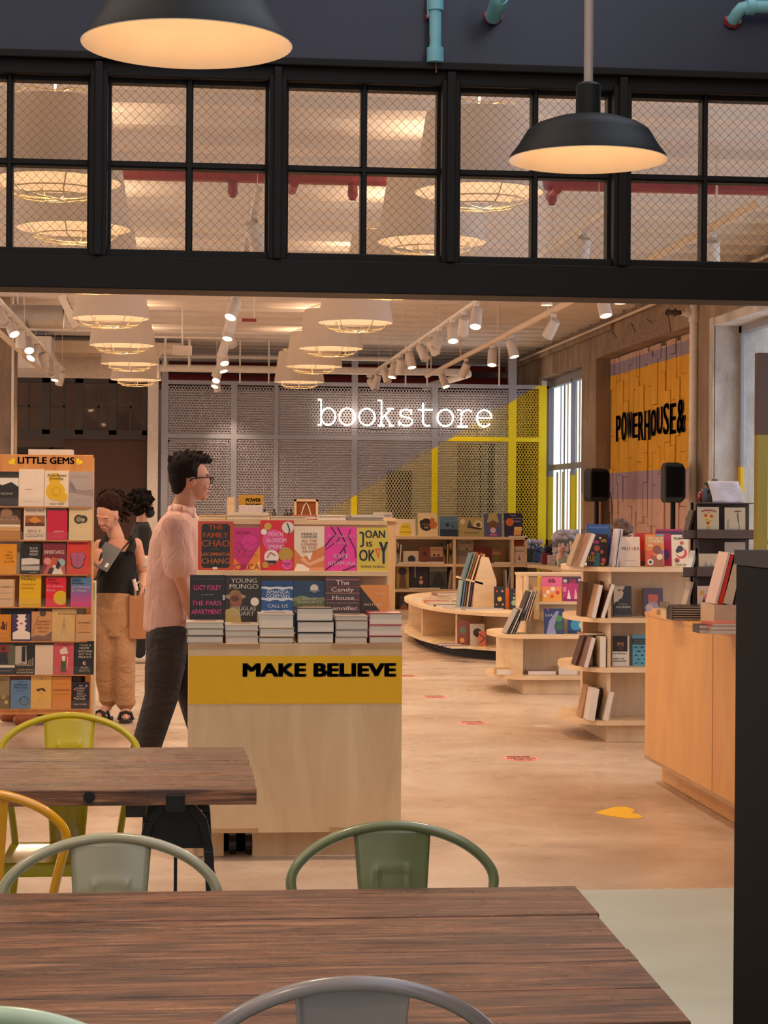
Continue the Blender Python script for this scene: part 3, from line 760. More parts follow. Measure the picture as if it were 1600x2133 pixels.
MB().box(-.9, .18, 0, 1.6, -.45, .0).build('casing', WHITE, t); MB().box(.18, 2.0, .6, 1.4, -.18, -.02).build('beam_cover', CREAM, t)
# ------------------------------------------------ pipes on the navy wall
def wallpipe(path, label, bits=(), r=.028, Y=YS - .12):
    o_ = aty(path[0][0], path[0][1], Y)
    t = thing('pipe', label, 'pipe', o_)
    P = [aty(q[0], q[1], Y - (q[2] if len(q) > 2 else 0)) - o_ for q in path]
    MB().tube(P, r, 16).build('pipe_run', TEAL, t, smooth=True)
    for (q, q2, rr) in bits:
        MB().cyl(aty(q[0], q[1], Y - (q[2] if len(q) > 2 else 0)) - o_, aty(q2[0], q2[1], Y - (q2[2] if len(q2) > 2 else 0)) - o_, rr, 16).build('coupling', TEAL, t, smooth=True)
    return t, o_
t, o_ = wallpipe([(907, -60), (907, 128)], 'vertical teal pipe with a capped end on the navy wall', [((908, 0), (908, 22), .031), ((907, 100), (907, 130), .034)], .024)
MB().cyl(aty(908, 128, YS - .12) - o_, aty(909, 152, YS - .12) - o_, .003).box(-.022, .022, -.01, .005, -.285, -.262).build('cap_wire', mat('#7a4a35', .7, name='rust'), t)
t, o_ = wallpipe([(1040, -50, .25), (1038, -5, .2), (1036, 12, .12), (1028, 34, -.0)], 'short teal elbow pipe entering the navy wall, middle of three', [((1040, -6, .2), (1039, 6, .16), .036)], .032)
MB().cyl(aty(1028, 30, YS - .065) - o_, aty(1026, 38, YS - .05) - o_, .04, 9).build('wall_seal', REDP, t)
t, o_ = wallpipe([(1640, 14, .02), (1560, 14, .02), (1545, 17, .01), (1536, 28, .0), (1527, 42, -.04)], 'teal elbow pipe coming from the right into the navy wall', [((1555, 14, .02), (1570, 14, .02), .033)], .025)
MB().cyl(aty(1528, 40, YS - .07) - o_, aty(1525, 48, YS - .055) - o_, .036, 9).build('wall_seal', REDP, t)
t, o_ = wallpipe([(893, -40, -.03), (895, 36, -.03)], 'thin teal stub behind the vertical teal pipe', (), .010)
MB().cyl(aty(894, 30, YS - .08) - o_, aty(894, 40, YS - .08) - o_, .016, 9).build('wall_seal', REDP, t)
# ------------------------------------------------ neon sign: typewriter lettering bent from glass tube
NEON = mat('#fff4e0', .4, emit=3.2, var=0, name='lit_neon')
def arc(cx, cy, rx, ry, a0, a1, n=16): return [(cx + rx * cos(math.radians(a0 + (a1 - a0) * k / n)), cy + ry * sin(math.radians(a0 + (a1 - a0) * k / n))) for k in range(n + 1)]
GL = {
 'b': [[(-.02, 1.42), (.14, 1.42), (.14, 0)], [(-.02, 0), (.14, 0)], arc(.50, .48, .36, .47, 0, 360, 28)],
 'o': [arc(.46, .48, .40, .47, 0, 360, 28)],
 'k': [[(.0, 1.42), (.2, 1.42), (.2, 0)], [(.02, 0), (.36, 0)], [(.2, .38), (.66, .93)], [(.48, .95), (.82, .95)], [(.38, .58), (.70, 0)], [(.58, 0), (.86, 0)]],
 's': [arc(.44, .71, .28, .22, 20, 180, 10) + arc(.44, .71, .28, .22, 180, 265, 6)[1:] + arc(.46, .245, .32, .235, 85, -90, 12) + arc(.46, .26, .34, .25, -90, -165, 6)[1:], [(.72, .66), (.72, .95)], [(.11, .0), (.11, .30)]],
 't': [[(.32, 1.30), (.32, .25)] + arc(.56, .26, .24, .25, 180, 300, 9), [(.05, .93), (.80, .93)]],
 'r': [[(.08, .93), (.28, .93), (.28, 0)], [(.06, 0), (.62, 0)], [(.28, .55)] + arc(.60, .62, .30, .32, 150, 45, 8)],
 'e': [[(.08, .50), (.84, .50)] + arc(.46, .48, .38, .47, 3, 320, 24)],
}
YN = YB - .14
n0 = aty(663, 885, YN); n1 = aty(1025, 885, YN); adv = (n1.x - n0.x) / 8.86
t = thing('neon_sign', 'glowing white neon sign reading bookstore on the mesh screen', 'sign', n0)
xh = abs(aty(800, 850, YN).z - aty(800, 885, YN).z) / .95
for i, ch in enumerate('bookstore'):
    mb = MB()
    for st in GL[ch]:
        mb.tube([(adv * (i + q[0]) , 0, q[1] * xh) for q in st], .0125, 8)
    o = mb.build('neon_letter', NEON, t, smooth=True)
MB().tube([(adv * .2, .03, -.02), (adv * 3, .04, -.06), (adv * 5, .03, -.03), (adv * 8.4, .03, -.05)], .006, 6).build('cable', BLACK, t)
for i in range(3): lamp('POINT', 'neon_light', (adv * (1.5 + 3 * i), -.10, .15), 2.5, (1, .62, .40), .15, t)
# ================================================================== BOOKS
def book_parts(root_name, label, Wd, H, T, mx, col, art=(), texts=(), hard=False, group=None, cat='book', rough=.35, pages=True, kind='book'):
    """local frame: x across the cover, z up, cover faces -y, spine at -x"""
    cm = mat(col, rough, var=.03, name='book_cover')
    b_ = .0028 if hard else .0012; ov = .003 if hard else 0.0
    mb = MB()
    mb.box(-Wd / 2, Wd / 2, 0, b_, 0, H); mb.box(-Wd / 2, Wd / 2, T - b_, T, 0, H); mb.box(-Wd / 2, -Wd / 2 + b_, b_, T - b_, 0, H)
    me = mb.mesh(root_name, [cm]); o = bpy.data.objects.new(root_name, me); COL.objects.link(o)
    tag(o, label, cat, group); o.matrix_world = mx
    if pages:
        p = MB().box(-Wd / 2 + b_, Wd / 2 - ov - .0005, b_, T - b_, ov + .0003, H - ov - .0003).build('page_block', PAGES, o)
    if art or texts:
        cols = []; mb = MB()
        def ci(c):
            if c not in cols: cols.append(c)
            return cols.index(c)
        lay = [0.0]
        def P(a, b): return Vector((-Wd / 2 + a * Wd, -lay[0], b * H))
        for s in art:
            lay[0] += .00035
            if s[0] == 'r': q = [(s[1], s[2]), (s[3], s[2]), (s[3], s[4]), (s[1], s[4])]
            elif s[0] == 'c':
                ry = s[3] * Wd / H if len(s) < 6 else s[5]
                q = [(s[1] + s[3] * cos(2 * PI * k / 22), s[2] + ry * sin(2 * PI * k / 22)) for k in range(22)]
            elif s[0] == 'l':            # polyline with width
                pts, wd, c = s[1], s[2], s[3]
                for (xa, ya), (xb, yb) in zip(pts, pts[1:]):
                    d = Vector(((xb - xa) * Wd, (yb - ya) * H)); 
                    if d.length < 1e-6: continue
                    nn = Vector((-d.y, d.x)).normalized() * wd * Wd / 2
                    pp = [Vector(((xa) * Wd, ya * H)) + nn, Vector((xb * Wd, yb * H)) + nn, Vector((xb * Wd, yb * H)) - nn, Vector((xa * Wd, ya * H)) - nn]
                    mb.add([(-Wd / 2 + v.x, -lay[0], v.y) for v in pp], [(3, 2, 1, 0)], ci(c))
                continue
            else: q = list(s[1])
            c = s[-1] if s[0] != 'c' else s[4]
            if not isinstance(c, str): c = s[2]
            ar = sum(q[i][0] * q[(i + 1) % len(q)][1] - q[(i + 1) % len(q)][0] * q[i][1] for i in range(len(q)))
            if ar < 0: q = q[::-1]
            q = [(min(1, max(0, a)), min(1, max(0, b))) for a, b in q]
            mb.add([P(a, b) for a, b in q], [tuple(range(len(q)))], ci(c))
        lay[0] += .0004
        for s in texts:
            st, cx, cy, w, h, c = s[:6]
            vv, ff, asp = text_mesh(st, 0.0)
            e = h * H / Wd * (s[6] if len(s) > 6 else .012) * 1.3
            for sh in ((-e, e) if e > 0 else (0,)): mb.add([P(cx - w / 2 + sh + a * w, cy - h / 2 + b * h) for a, b in vv], ff, ci(c))
        if mb.f: mb.build('cover_print', [mat(c, rough, var=0, name='print_ink') for c in cols], o)
    return o
def mxf(loc, yaw=0.0, tilt=0.0, roll=0.0):
    return Matrix.Translation(loc) @ Euler((0, 0, yaw)).to_matrix().to_4x4() @ Euler((-tilt, 0, 0)).to_matrix().to_4x4() @ Euler((0, roll, 0)).to_matrix().to_4x4()
def fb(label, x0, x1, yt, yb, Y, col, art=(), texts=(), T=.02, tilt=.10, hard=False, group=None, yaw=0.0, roll=0.0, z=None, cat='book', name='book', pages=True, rough=.35):
    """a face-out book standing at depth Y"""
    a, b = aty(x0, yb, Y), aty(x1, yb, Y); c = aty((x0 + x1) / 2, yt, Y)
    Wd = (b.x - a.x) / max(.3, cos(yaw)); zb = a.z if z is None else z; H = (c.z - zb) / cos(tilt)
    return book_parts(name, label, Wd, H, T, mxf(Vector(((a.x + b.x) / 2, Y, zb)), yaw, tilt, roll), col, art, texts, hard, group, cat, rough, pages)
def flat(label, x, y, z, Wd, H, T, col, yaw=0.0, hard=False, group=None, art=(), texts=(), name='book', cat='book'):
    """a book lying face up, foot towards the viewer; (x, y) is the middle of its foot"""
    m = Matrix.Translation((x, y, z + T)) @ Euler((0, 0, yaw)).to_matrix().to_4x4() @ Euler((-PI / 2, 0, 0)).to_matrix().to_4x4()
    return book_parts(name, label, Wd, H, T, m, col, art, texts, hard, group, cat)
def spine_out(label, x, y, z, T, H, D, col, lean=0.0, yaw=0.0, group=None, name='book', cat='book', art=(), texts=(), hard=False, fore=False):
    """a standing book seen from its spine (or fore edge), leaning sideways"""
    m = Matrix.Translation((x, y, z)) @ Euler((0, lean, 0)).to_matrix().to_4x4() @ Euler((0, 0, yaw + (-PI / 2 if fore else PI / 2))).to_matrix().to_4x4() @ Matrix.Translation((D / 2, -T / 2, 0))
    return book_parts(name, label, D, H, T, m, col, art, texts, hard, group, cat)
# ================================================================== LITTLE GEMS RACK
YG = 12.0
g0 = aty(190, 1480, YG)
hz_t, hz_b = aty(100, 947, YG).z, aty(100, 985, YG).z
t = thing('book_rack', 'tall wooden rack headed LITTLE GEMS, full of face-out books', 'book rack', (g0.x, YG + .02, 0))
def gx(px): return aty(px, 1200, YG).x - g0.x
hd_ = MB().box(-1.05, 0, .0, .03, hz_b, hz_t).build('header', RACKW, t, bevel=.002)
for px in (178, -110):
    MB().box(gx(px), gx(px) + .035, .02, .30, 0.0 if px > 0 else 0, hz_t - .01).build('side_post', RACKW, t)
MB().box(-1.0, -.01, .13, .15, .25, hz_b + .02).build('back_panel', RACKW, t)
gr = [1055, 1125, 1196, 1264, 1335, 1405, 1476]
LIP, nt, b, N, L = newmat('clear_acrylic')
tr = N('ShaderNodeBsdfTransparent'); gl = N('ShaderNodeBsdfGlossy'); gl.inputs['Roughness'].default_value = .08; mx = N('ShaderNodeMixShader'); mx.inputs[0].default_value = .035
L(tr.outputs[0], mx.inputs[1]); L(gl.outputs[0], mx.inputs[2]); L(mx.outputs[0], nt.nodes['Material Output'].inputs[0]); nt.nodes.remove(b)
for y in gr:
    z = aty(100, y, YG).z
    sh = MB().box(-1.0, -.03, -.03, .15, z - .008, z).build('shelf', RACKW, t)
    MB().box(-1.0, -.0, -.034, -.031, z - .005, z + .05).build('clear_lip', LIP, sh)
zf = aty(100, 1478, YG).z
MB().box(-1.05, -.0, -.02, .0, zf - .03, zf - .001).build('plinth', RACKW, t)
mb = MB(); h_ = (hz_t - hz_b)
hw = aty(154, 960, YG).x - aty(37, 960, YG).x; hc = aty(95.5, 960, YG).x - g0.x
add_text(mb, 'LITTLE GEMS', hc, aty(95, 959, YG).z, hw, .040, lambda a, b: Vector((a, -.0015, b)), 0, .03)
for px in (25, 164):
    cx = aty(px, 962, YG).x - g0.x; cz = aty(px, 962, YG).z
    hp = [(0, -.022), (.022, .002), (.018, .016), (.008, .018), (0, .008), (-.008, .018), (-.018, .016), (-.022, .002)]
    R = .7 if px < 60 else -.5
    mb.prism([(cx + a * cos(R) - b * sin(R), cz + a * sin(R) + b * cos(R)) for a, b in hp], -.001, 0, 'y', 1)
mb.build('header_lettering', [mat('#171210', .5, var=0, name='sign_ink'), YEL], hd_)
flat('white cardboard box lying on top of the LITTLE GEMS rack', aty(106, 940, YG + .15).x, YG + .10, hz_t, .27, .2, .035, '#e3d6ca', name='carton', cat='box')
GG = 'face-out books in the LITTLE GEMS rack'
GEMS = [
 (-38, 38, 982, 1053, '#2a2624', 'dark landscape book with pale sky band, top row at frame edge', [('r', 0, .55, 1, .82, '#d9cfc8'), ('p', [(0, .55), (.3, .72), (.55, .6), (.8, .7), (1, .56), (1, .5), (0, .5)], '#2a2624'), ('r', 0, .82, 1, .9, '#39302c')], [('MAKE NOW', .5, .36, .7, .06, '#cfc6be')]),
 (38.5, 91, 977, 1052, '#dcc9b9', 'plain white paperback in the top row', [('l', [(.72, .93), (.68, .8)], .01, '#b7aaa0')], [('alone', .38, .46, .26, .035, '#b3a498'), ('new poems', .5, .12, .5, .03, '#b3a498')]),
 (92, 142.5, 980, 1053, '#d9c7b0', 'cream book with a big yellow blot and handwriting, top row', [('c', .45, .42, .40, '#d3a81a'), ('c', .42, .76, .26, '#d3a81a'), ('c', .75, .25, .22, '#d3a81a'), ('c', .5, .42, .2, '#c09812'), ('c', .5, .42, .15, '#d3a81a')], [('All the Flowers', .5, .87, .78, .08, '#3c3020'), ('Kneeling', .5, .77, .55, .08, '#3c3020'), ('PAUL TRAN', .52, .07, .55, .05, '#3c3020')]),
 (143, 194, 982, 1053, '#a2938f', 'grey lilac book with a misty ridge, right end of the top row', [('p', [(0, .62), (.12, .7), (.3, .5), (.6, .47), (1, .5), (1, .3), (0, .4)], '#8b7c79'), ('l', [(.3, .51), (.6, .48), (1, .52)], .012, '#c2b6b0'), ('p', [(0, .75), (.18, .6), (.3, .42), (.1, .52)], '#75686a')], [('THE WILDERNESS', .5, .86, .8, .04, '#c2b6b0'), ('poems', .5, .2, .4, .035, '#c2b6b0')]),
 (-35, 42, 1057, 1122, '#3a2a22', 'brown portrait book over an orange hill, second row at frame edge', [('c', .62, .8, .16, '#9c7458'), ('p', [(.1, .62), (.3, .75), (.9, .75), (1, .6), (1, .5), (0, .5)], '#8a6a50'), ('r', 0, .40, 1, .48, '#e0cdb8'), ('r', 0, 0, 1, .40, '#b27a38'), ('r', 0, .28, 1, .40, '#c79d6c')], [('OUR PEOPLE', .62, .62, .6, .05, '#e0d0bc')]),
 (49, 95, 1056, 1124, '#d6c3ad', 'cream book with a framed orange picture, second row', [('r', .06, .42, .95, .74, '#9a5e30'), ('r', .06, .42, .95, .52, '#5e3420'), ('p', [(.2, .6), (.5, .72), (.8, .58), (.5, .5)], '#d08a3c')], [('WINNER TAKES', .5, .88, .85, .08, '#8a7d70'), ('BILLY', .5, .27, .6, .08, '#aa9a8a'), ('COLLINS', .5, .14, .8, .09, '#aa9a8a')]),
 (97, 140, 1063, 1124, '#c3163c', 'crimson poetry book, second row', [], [('Open', .65, .9, .4, .05, '#e05a70'), ('Feeling', .5, .74, .5, .06, '#e05a70'), ('the self', .5, .55, .5, .06, '#e05a70'), ('poems', .6, .28, .45, .07, '#f0d8d0'), ('Curt Dean', .5, .12, .6, .05, '#e05a70')]),
 (143, 192, 1055, 1124, '#d3bd93', 'cream book with one black oval photo, right end of the second row', [('c', .42, .62, .2, '#3a342c'), ('c', .62, .62, .17, '#3a342c'), ('c', .42, .62, .12, '#8d8168'), ('c', .6, .6, .08, '#a99c80')], []),
 (-14, 34, 1133, 1194, '#d9911c', 'orange book with dark centred lettering, third row', [], [('THE', .7, .72, .25, .05, '#5a3410'), ('HILL', .68, .62, .36, .06, '#5a3410'), ('WE', .7, .52, .25, .06, '#5a3410'), ('CLIMB', .68, .41, .45, .06, '#5a3410')]),
 (42, 84, 1132, 1192, '#242120', 'black book with stacked white pillows photo, third row', [('p', [(.05, .5), (.5, .53), (.95, .48), (.95, .32), (.05, .3)], '#cfc8c0'), ('p', [(.05, .26), (.95, .28), (.95, .12), (.05, .12)], '#b5aea6'), ('r', 0, .26, 1, .30, '#6b645c')], [('BLACK', .66, .84, .4, .07, '#e5ded4'), ('WRITING', .66, .74, .4, .07, '#e5ded4'), ('READ', .66, .64, .4, .07, '#e5ded4'), ('granta', .65, .05, .35, .035, '#e5ded4')]),
 (89, 137, 1132, 1194, '#7c2436', 'maroon book with bold pale figures, third row', [('p', [(.0, 0), (.4, .55), (.9, .5), (1, .0)], '#b65a44'), ('p', [(.35, 0), (.45, .3), (.75, .25), (.9, .0)], '#ded2c4'), ('c', .2, .42, .16, '#d58a80'), ('c', .8, .38, .17, '#93b0ac'), ('p', [(.2, .02), (.3, .2), (.5, .22), (.4, .0)], '#3a2028'), ('p', [(.55, .2), (.65, .46), (.78, .3), (.7, .16)], '#2c2030')], [('INHERITANCE', .5, .72, .86, .12, '#eadbcb')]),
 (139, 186, 1127, 1194, '#cc3a28', 'red book with a purple split fruit, right end of the third row', [('c', .35, .52, .22, '#5c3440'), ('c', .62, .52, .22, '#5c3440'), ('c', .48, .36, .30, '#5c3440'), ('c', .35, .54, .18, '#b05a7c'), ('c', .62, .54, .18, '#b05a7c'), ('c', .48, .38, .26, '#a3587a'), ('l', [(.48, .6), (.48, .3)], .012, '#7c3c58')], [('ARRANGEMENTS', .5, .92, .85, .05, '#8c1f1a')]),
 (-22, 30, 1207, 1263, '#d2ae86', 'plain tan book, fourth row at frame edge', [('r', .95, 0, 1, 1, '#b48a60')], [('ON LIBERTY', .6, .72, .7, .05, '#5c4630'), ('twenty lessons', .6, .5, .5, .03, '#8a6c50'), ('THE AUTHOR', .6, .28, .5, .035, '#5c4630')]),
 (39.5, 85, 1193, 1262, '#dcae04', 'yellow book with black and orange title lines, fourth row', [('l', [(.02, .06), (.98, .06)], .02, '#a37c00')], [('Adam', .32, .93, .42, .09, '#2c2408'), ('Phillips', .42, .80, .62, .09, '#2c2408'), ('Attention', .44, .66, .66, .07, '#c77a08'), ('Seeking', .38, .54, .54, .08, '#c77a08')]),
 (95, 137, 1203, 1262, '#d81e36', 'red book with a big yellow disc low right, fourth row', [('c', .74, .31, .36, '#d3ac10')], [('Adam', .3, .92, .42, .08, '#5a0c1c'), ('Phillips', .38, .81, .6, .08, '#5a0c1c'), ('On Getting', .46, .69, .82, .09, '#f0c0c8'), ('Better', .28, .57, .48, .08, '#f0c0c8')]),
 (147, 189.5, 1203, 1264, '#8a5a8c', 'blue to magenta banded book, right end of the fourth row', [('r', 0, .82, 1, 1, '#4b78a0'), ('r', 0, .66, 1, .82, '#5f74a0'), ('r', 0, .5, 1, .66, '#7a6aa0'), ('r', 0, .34, 1, .5, '#94599a'), ('r', 0, .18, 1, .34, '#ae4788'), ('r', 0, 0, 1, .18, '#c43a76')], [('Adam', .28, .91, .42, .09, '#1d2440'), ('Phillips', .36, .79, .6, .09, '#1d2440'), ('On Wanting', .5, .67, .88, .09, '#e4d4e4'), ('to Change', .42, .55, .74, .09, '#e4d4e4')]),
 (-22, 22.5, 1280, 1332, '#d08414', 'orange book with two small dark figures, fifth row', [('c', .62, .68, .07, '#5a2c10'), ('p', [(.5, .45), (.6, .66), (.75, .62), (.72, .4)], '#5a2c10'), ('l', [(.8, .7), (.78, .4)], .05, '#5a2c10'), ('l', [(.05, .1), (.93, .1), (.93, .93)], .01, '#8a5210')], [('BOOK OF', .5, .28, .6, .03, '#8a5210')]),
 (24, 62.5, 1279, 1330, '#45345a', 'purple book with pale mirrored faces, fifth row', [('p', [(.28, .98), (.78, .98), (.7, .88), (.8, .8), (.66, .74), (.82, .64), (.7, .56), (.78, .46), (.68, .4), (1, .3), (1, 0.06), (.06, 0.06), (.06, .3), (.38, .42), (.26, .5), (.36, .58), (.24, .66), (.38, .74), (.24, .82), (.36, .88)], '#ead8c8'), ('c', .52, .64, .09, '#b04a3c', .028)], []),
 (65, 107.5, 1274, 1333, '#c58e58', 'tan book with a bare tree and dark ridge, fifth row', [('p', [(0, 0), (0, .12), (.3, .2), (.6, .16), (1, .32), (1, 0)], '#7c5244'), ('l', [(.05, .0), (.12, .4), (.35, .85)], .02, '#5a3c2c'), ('c', .55, .94, .16, '#4d4634')], [('TOMORROW', .58, .66, .7, .06, '#a4643c'), ('WE WILL', .58, .56, .65, .06, '#a4643c'), ('REST ON', .58, .44, .55, .06, '#a4643c'), ('HILLS', .55, .32, .4, .06, '#a4643c')]),
 (108, 158, 1269, 1334, '#cfab70', 'sandy book with fine radiating lines, fifth row', [('l', [(.5, .75), (.42, .3), (.1, .03)], .008, '#a5845a'), ('l', [(.5, .75), (.47, .3), (.35, .03)], .008, '#a5845a'), ('l', [(.5, .75), (.53, .3), (.65, .03)], .008, '#a5845a'), ('l', [(.5, .75), (.58, .3), (.92, .03)], .008, '#a5845a'), ('l', [(.44, .4), (.56, .42), (.44, .5), (.56, .53)], .008, '#a5845a')], [("It's Not Good", .6, .86, .7, .07, '#8c704a')]),
 (155.5, 195, 1280, 1334, '#c79662', 'small tan book of few words, right end of the fifth row', [('r', .94, 0, 1, 1, '#d8b084')], [('ON TYRANNY', .5, .68, .66, .06, '#4c3420'), ('twenty lessons', .5, .55, .45, .025, '#8c6440'), ('from the century', .5, .46, .45, .025, '#8c6440'), ('TIMOTHY SNYDER', .5, .32, .62, .04, '#4c3420')]),
 (-24, 30.5, 1340, 1403, '#2d2a28', 'dark book with a painted standing figure, sixth row at frame edge', [('r', 0, .3, 1, .95, '#5c5c44'), ('r', .2, .5, .75, .95, '#8a2c24'), ('c', .55, .82, .08, '#3a2a24'), ('p', [(.35, .34), (.42, .7), (.68, .72), (.75, .34)], '#2a2c38'), ('r', 0, .22, 1, .30, '#d6c8b8')], [('SHORT FICTION', .6, .12, .5, .03, '#cfc4b6')]),
 (31, 72, 1346, 1402, '#1f1c1a', 'black and white book with a doorway photo, sixth row', [('p', [(0, .35), (0, 1), (.55, 1), (.6, .35)], '#b7aa98'), ('r', .33, .45, .52, .98, '#2a2420'), ('p', [(0, .3), (.3, .42), (.9, .3)], '#8a7d68'), ('l', [(.8, .55), (.8, .3)], .03, '#d0c4b2'), ('l', [(.9, .6), (.9, .3)], .03, '#d0c4b2'), ('l', [(.7, .5), (.7, .3)], .03, '#d0c4b2')], [('ZADIE SMITH', .52, .17, .84, .06, '#e6b44c'), ('INTIMATIONS', .52, .07, .84, .06, '#e8dccb')]),
 (72.5, 110, 1344, 1403, '#dcc3ab', 'plain pale book with tiny print, sixth row', [], [('essays', .3, .93, .3, .02, '#a89078')]),
 (110.5, 153, 1339, 1403, '#c4535c', 'pink book with a steaming green cup, sixth row', [('c', .45, .72, .14, '#e0ccc0'), ('c', .55, .78, .12, '#e0ccc0'), ('c', .62, .70, .10, '#e0ccc0'), ('p', [(.42, .58), (.6, .58), (.56, .4), (.46, .4)], '#ead8cc'), ('r', .38, .12, .62, .42, '#3c5a2c'), ('l', [(.7, .55), (.68, .2)], .03, '#e6d3c4'), ('c', .52, .1, .2, '#8c3440', .02)], [('THE CROWD', .5, .93, .6, .035, '#8c2c34')]),
 (154, 195, 1336, 1402, '#1d2226', 'dark book crowded with white hand lettering, right end of the sixth row', [('c', .53, .34, .09, '#d9cbbb'), ('c', .56, .34, .06, '#9c4a34')], [('THERE IS', .55, .88, .6, .06, '#e3d7c4'), ('NEVER', .52, .79, .5, .06, '#e3d7c4'), ('ANYTHING', .55, .70, .72, .065, '#e3d7c4'), ('BUT THE', .55, .61, .6, .06, '#e3d7c4'), ('PRESENT', .55, .52, .66, .06, '#e3d7c4'), ('ALAN', .52, .21, .4, .07, '#cbb58c'), ('WATTS', .52, .11, .55, .07, '#cbb58c')]),
 (-22, 19, 1407, 1475, '#8c7a58', 'olive meadow book, bottom row at frame edge', [('r', 0, 0, 1, .4, '#6e5f34'), ('c', .7, .35, .12, '#a08c50'), ('c', .85, .2, .1, '#c0a860')], [('FIELD', .6, .85, .5, .04, '#6c4030')]),
 (21.5, 63, 1417, 1475, '#5b7ea2', 'blue book with a line drawn bicycle wheel, bottom row', [('c', .7, .27, .24, '#3a5068'), ('c', .7, .27, .19, '#5b7ea2'), ('l', [(.7, .4), (.7, .14)], .015, '#3a5068'), ('l', [(.52, .27), (.88, .27)], .015, '#3a5068'), ('l', [(.1, .12), (.3, .2), (.5, .35), (.75, .45)], .012, '#3a5068')], [('The', .5, .93, .2, .05, '#2a3c50'), ('OFFENCE &', .5, .83, .66, .08, '#2a3c50'), ('Other Joys', .5, .73, .66, .08, '#2a3c50'), ('essays', .5, .62, .4, .03, '#3a5068')]),
 (63.5, 107, 1409, 1475, '#d9ac58', 'golden cream book with a curling bird ornament, bottom row', [('p', [(.24, .62), (.34, .52), (.5, .58), (.68, .52), (.72, .56), (.6, .64), (.42, .62), (.3, .6)], '#4a3418'), ('c', .52, .92, .035, '#6a5024'), ('l', [(.5, .5), (.56, .36), (.4, .28), (.46, .14)], .01, '#a38040')], []),
 (108, 148, 1410, 1474, '#d0883c', 'orange book with one line of tall lettering, bottom row', [('l', [(.06, .78), (.94, .78)], .008, '#8a4c1c'), ('l', [(.06, .36), (.94, .36)], .008, '#8a4c1c')], [('proverbs', .5, .58, .84, .12, '#7c3c14', 0), ('of the everyday life', .5, .45, .84, .03, '#7c3c14')]),
 (148.5, 185, 1421, 1471, '#231a20', 'black book with white shaky capitals, right end of the bottom row', [('c', .18, .72, .06, '#c8584c'), ('c', .85, .85, .06, '#b0a094'), ('c', .8, .5, .05, '#c86a5c'), ('c', .18, .4, .05, '#d0a090')], [('AN', .52, .86, .2, .06, '#e8dccf'), ('ELDERLY', .52, .76, .55, .07, '#e8dccf'), ('LADY', .52, .66, .4, .07, '#e8dccf'), ('MUST', .52, .56, .4, .07, '#e8dccf'), ('NOT BE', .52, .46, .45, .07, '#e8dccf'), ('CROSSED', .52, .36, .6, .07, '#e8dccf'), ('HELENE TURSTEN', .5, .16, .74, .05, '#e8dccf')]),
]
for i, g in enumerate(GEMS):
    row = min(range(7), key=lambda k: abs(gr[k] - g[3])); z = aty(100, gr[row], YG).z + .0005
    fb(g[5], g[0], g[1], g[2], gr[row], YG - .012 + .0 * (i % 2), g[4], g[6], g[7], T=.010, tilt=.11, group=GG, z=z)
SL_ = [(88, 137, 1052, 1110, '#d9d2c8', 1, 'spare pale book half hidden behind the crimson one'), (0, 48, 1124, 1180, '#cabda8', 2, 'spare book peeping above the third row left'), (88, 140, 1124, 1180, '#a4705c', 2, 'spare patterned book peeping above the maroon one'),
       (97, 136, 1194, 1250, '#ccae9c', 3, 'spare pale book peeping above the red disc book'), (150, 176, 1194, 1250, '#c9a24c', 3, 'spare yellow patterned book peeping above the banded one'), (0, 72, 1266, 1320, '#221c1a', 4, 'spare black book behind the fifth row left'),
       (78, 108, 1264, 1320, '#8d6a70', 4, 'spare mauve book peeping above the tree book'), (125, 176, 1264, 1320, '#d3ba90', 4, 'spare sandy book peeping at fifth row right'), (30, 110, 1334, 1390, '#8d7a5c', 5, 'spare mottled book peeping above the doorway photo book'),
       (22, 62, 1404, 1450, '#b8876c', 6, 'spare tan book peeping above the blue one'), (148, 168, 1409, 1460, '#5a1f1c', 6, 'spare dark red book peeping at bottom row right')]
for s in SL_:
    z = aty(100, gr[s[5]], YG).z + .0005
    fb(s[6], s[0], s[1], s[2], gr[s[5]], YG + .045, s[4], T=.01, tilt=.11, group=GG, z=z)
# ================================================================== MAKE BELIEVE DISPLAY UNIT
YM = 8.30
a, b = aty(393, 1345, YM), aty(838, 1345, YM); wM = b.x - a.x
t = thing('display_unit', 'birch plywood display unit with a yellow band reading MAKE BELIEVE', 'display unit', ((a.x + b.x) / 2, YM, 0))
hw = wM / 2; zT = aty(615, 1341, YM).z; zP = aty(615, 1734, YM).z; DU = 1.1
kx = lambda px: aty(px, 1345, YM).x - t.location.x
fp_ = MB().box(-hw, hw, 0, .02, zP, zT).build('front_panel', PLYF, t, bevel=.001)
MB().box(-hw, -hw + .02, .021, DU, zP, zT - .02).build('side_panel', PLYF, t); MB().box(hw - .02, hw, .021, DU, zP, zT - .02).build('side_panel', PLYF, t)
MB().box(-hw, hw, .0205, DU, zT - .02, zT - .0005).build('ledge', PLY, t)
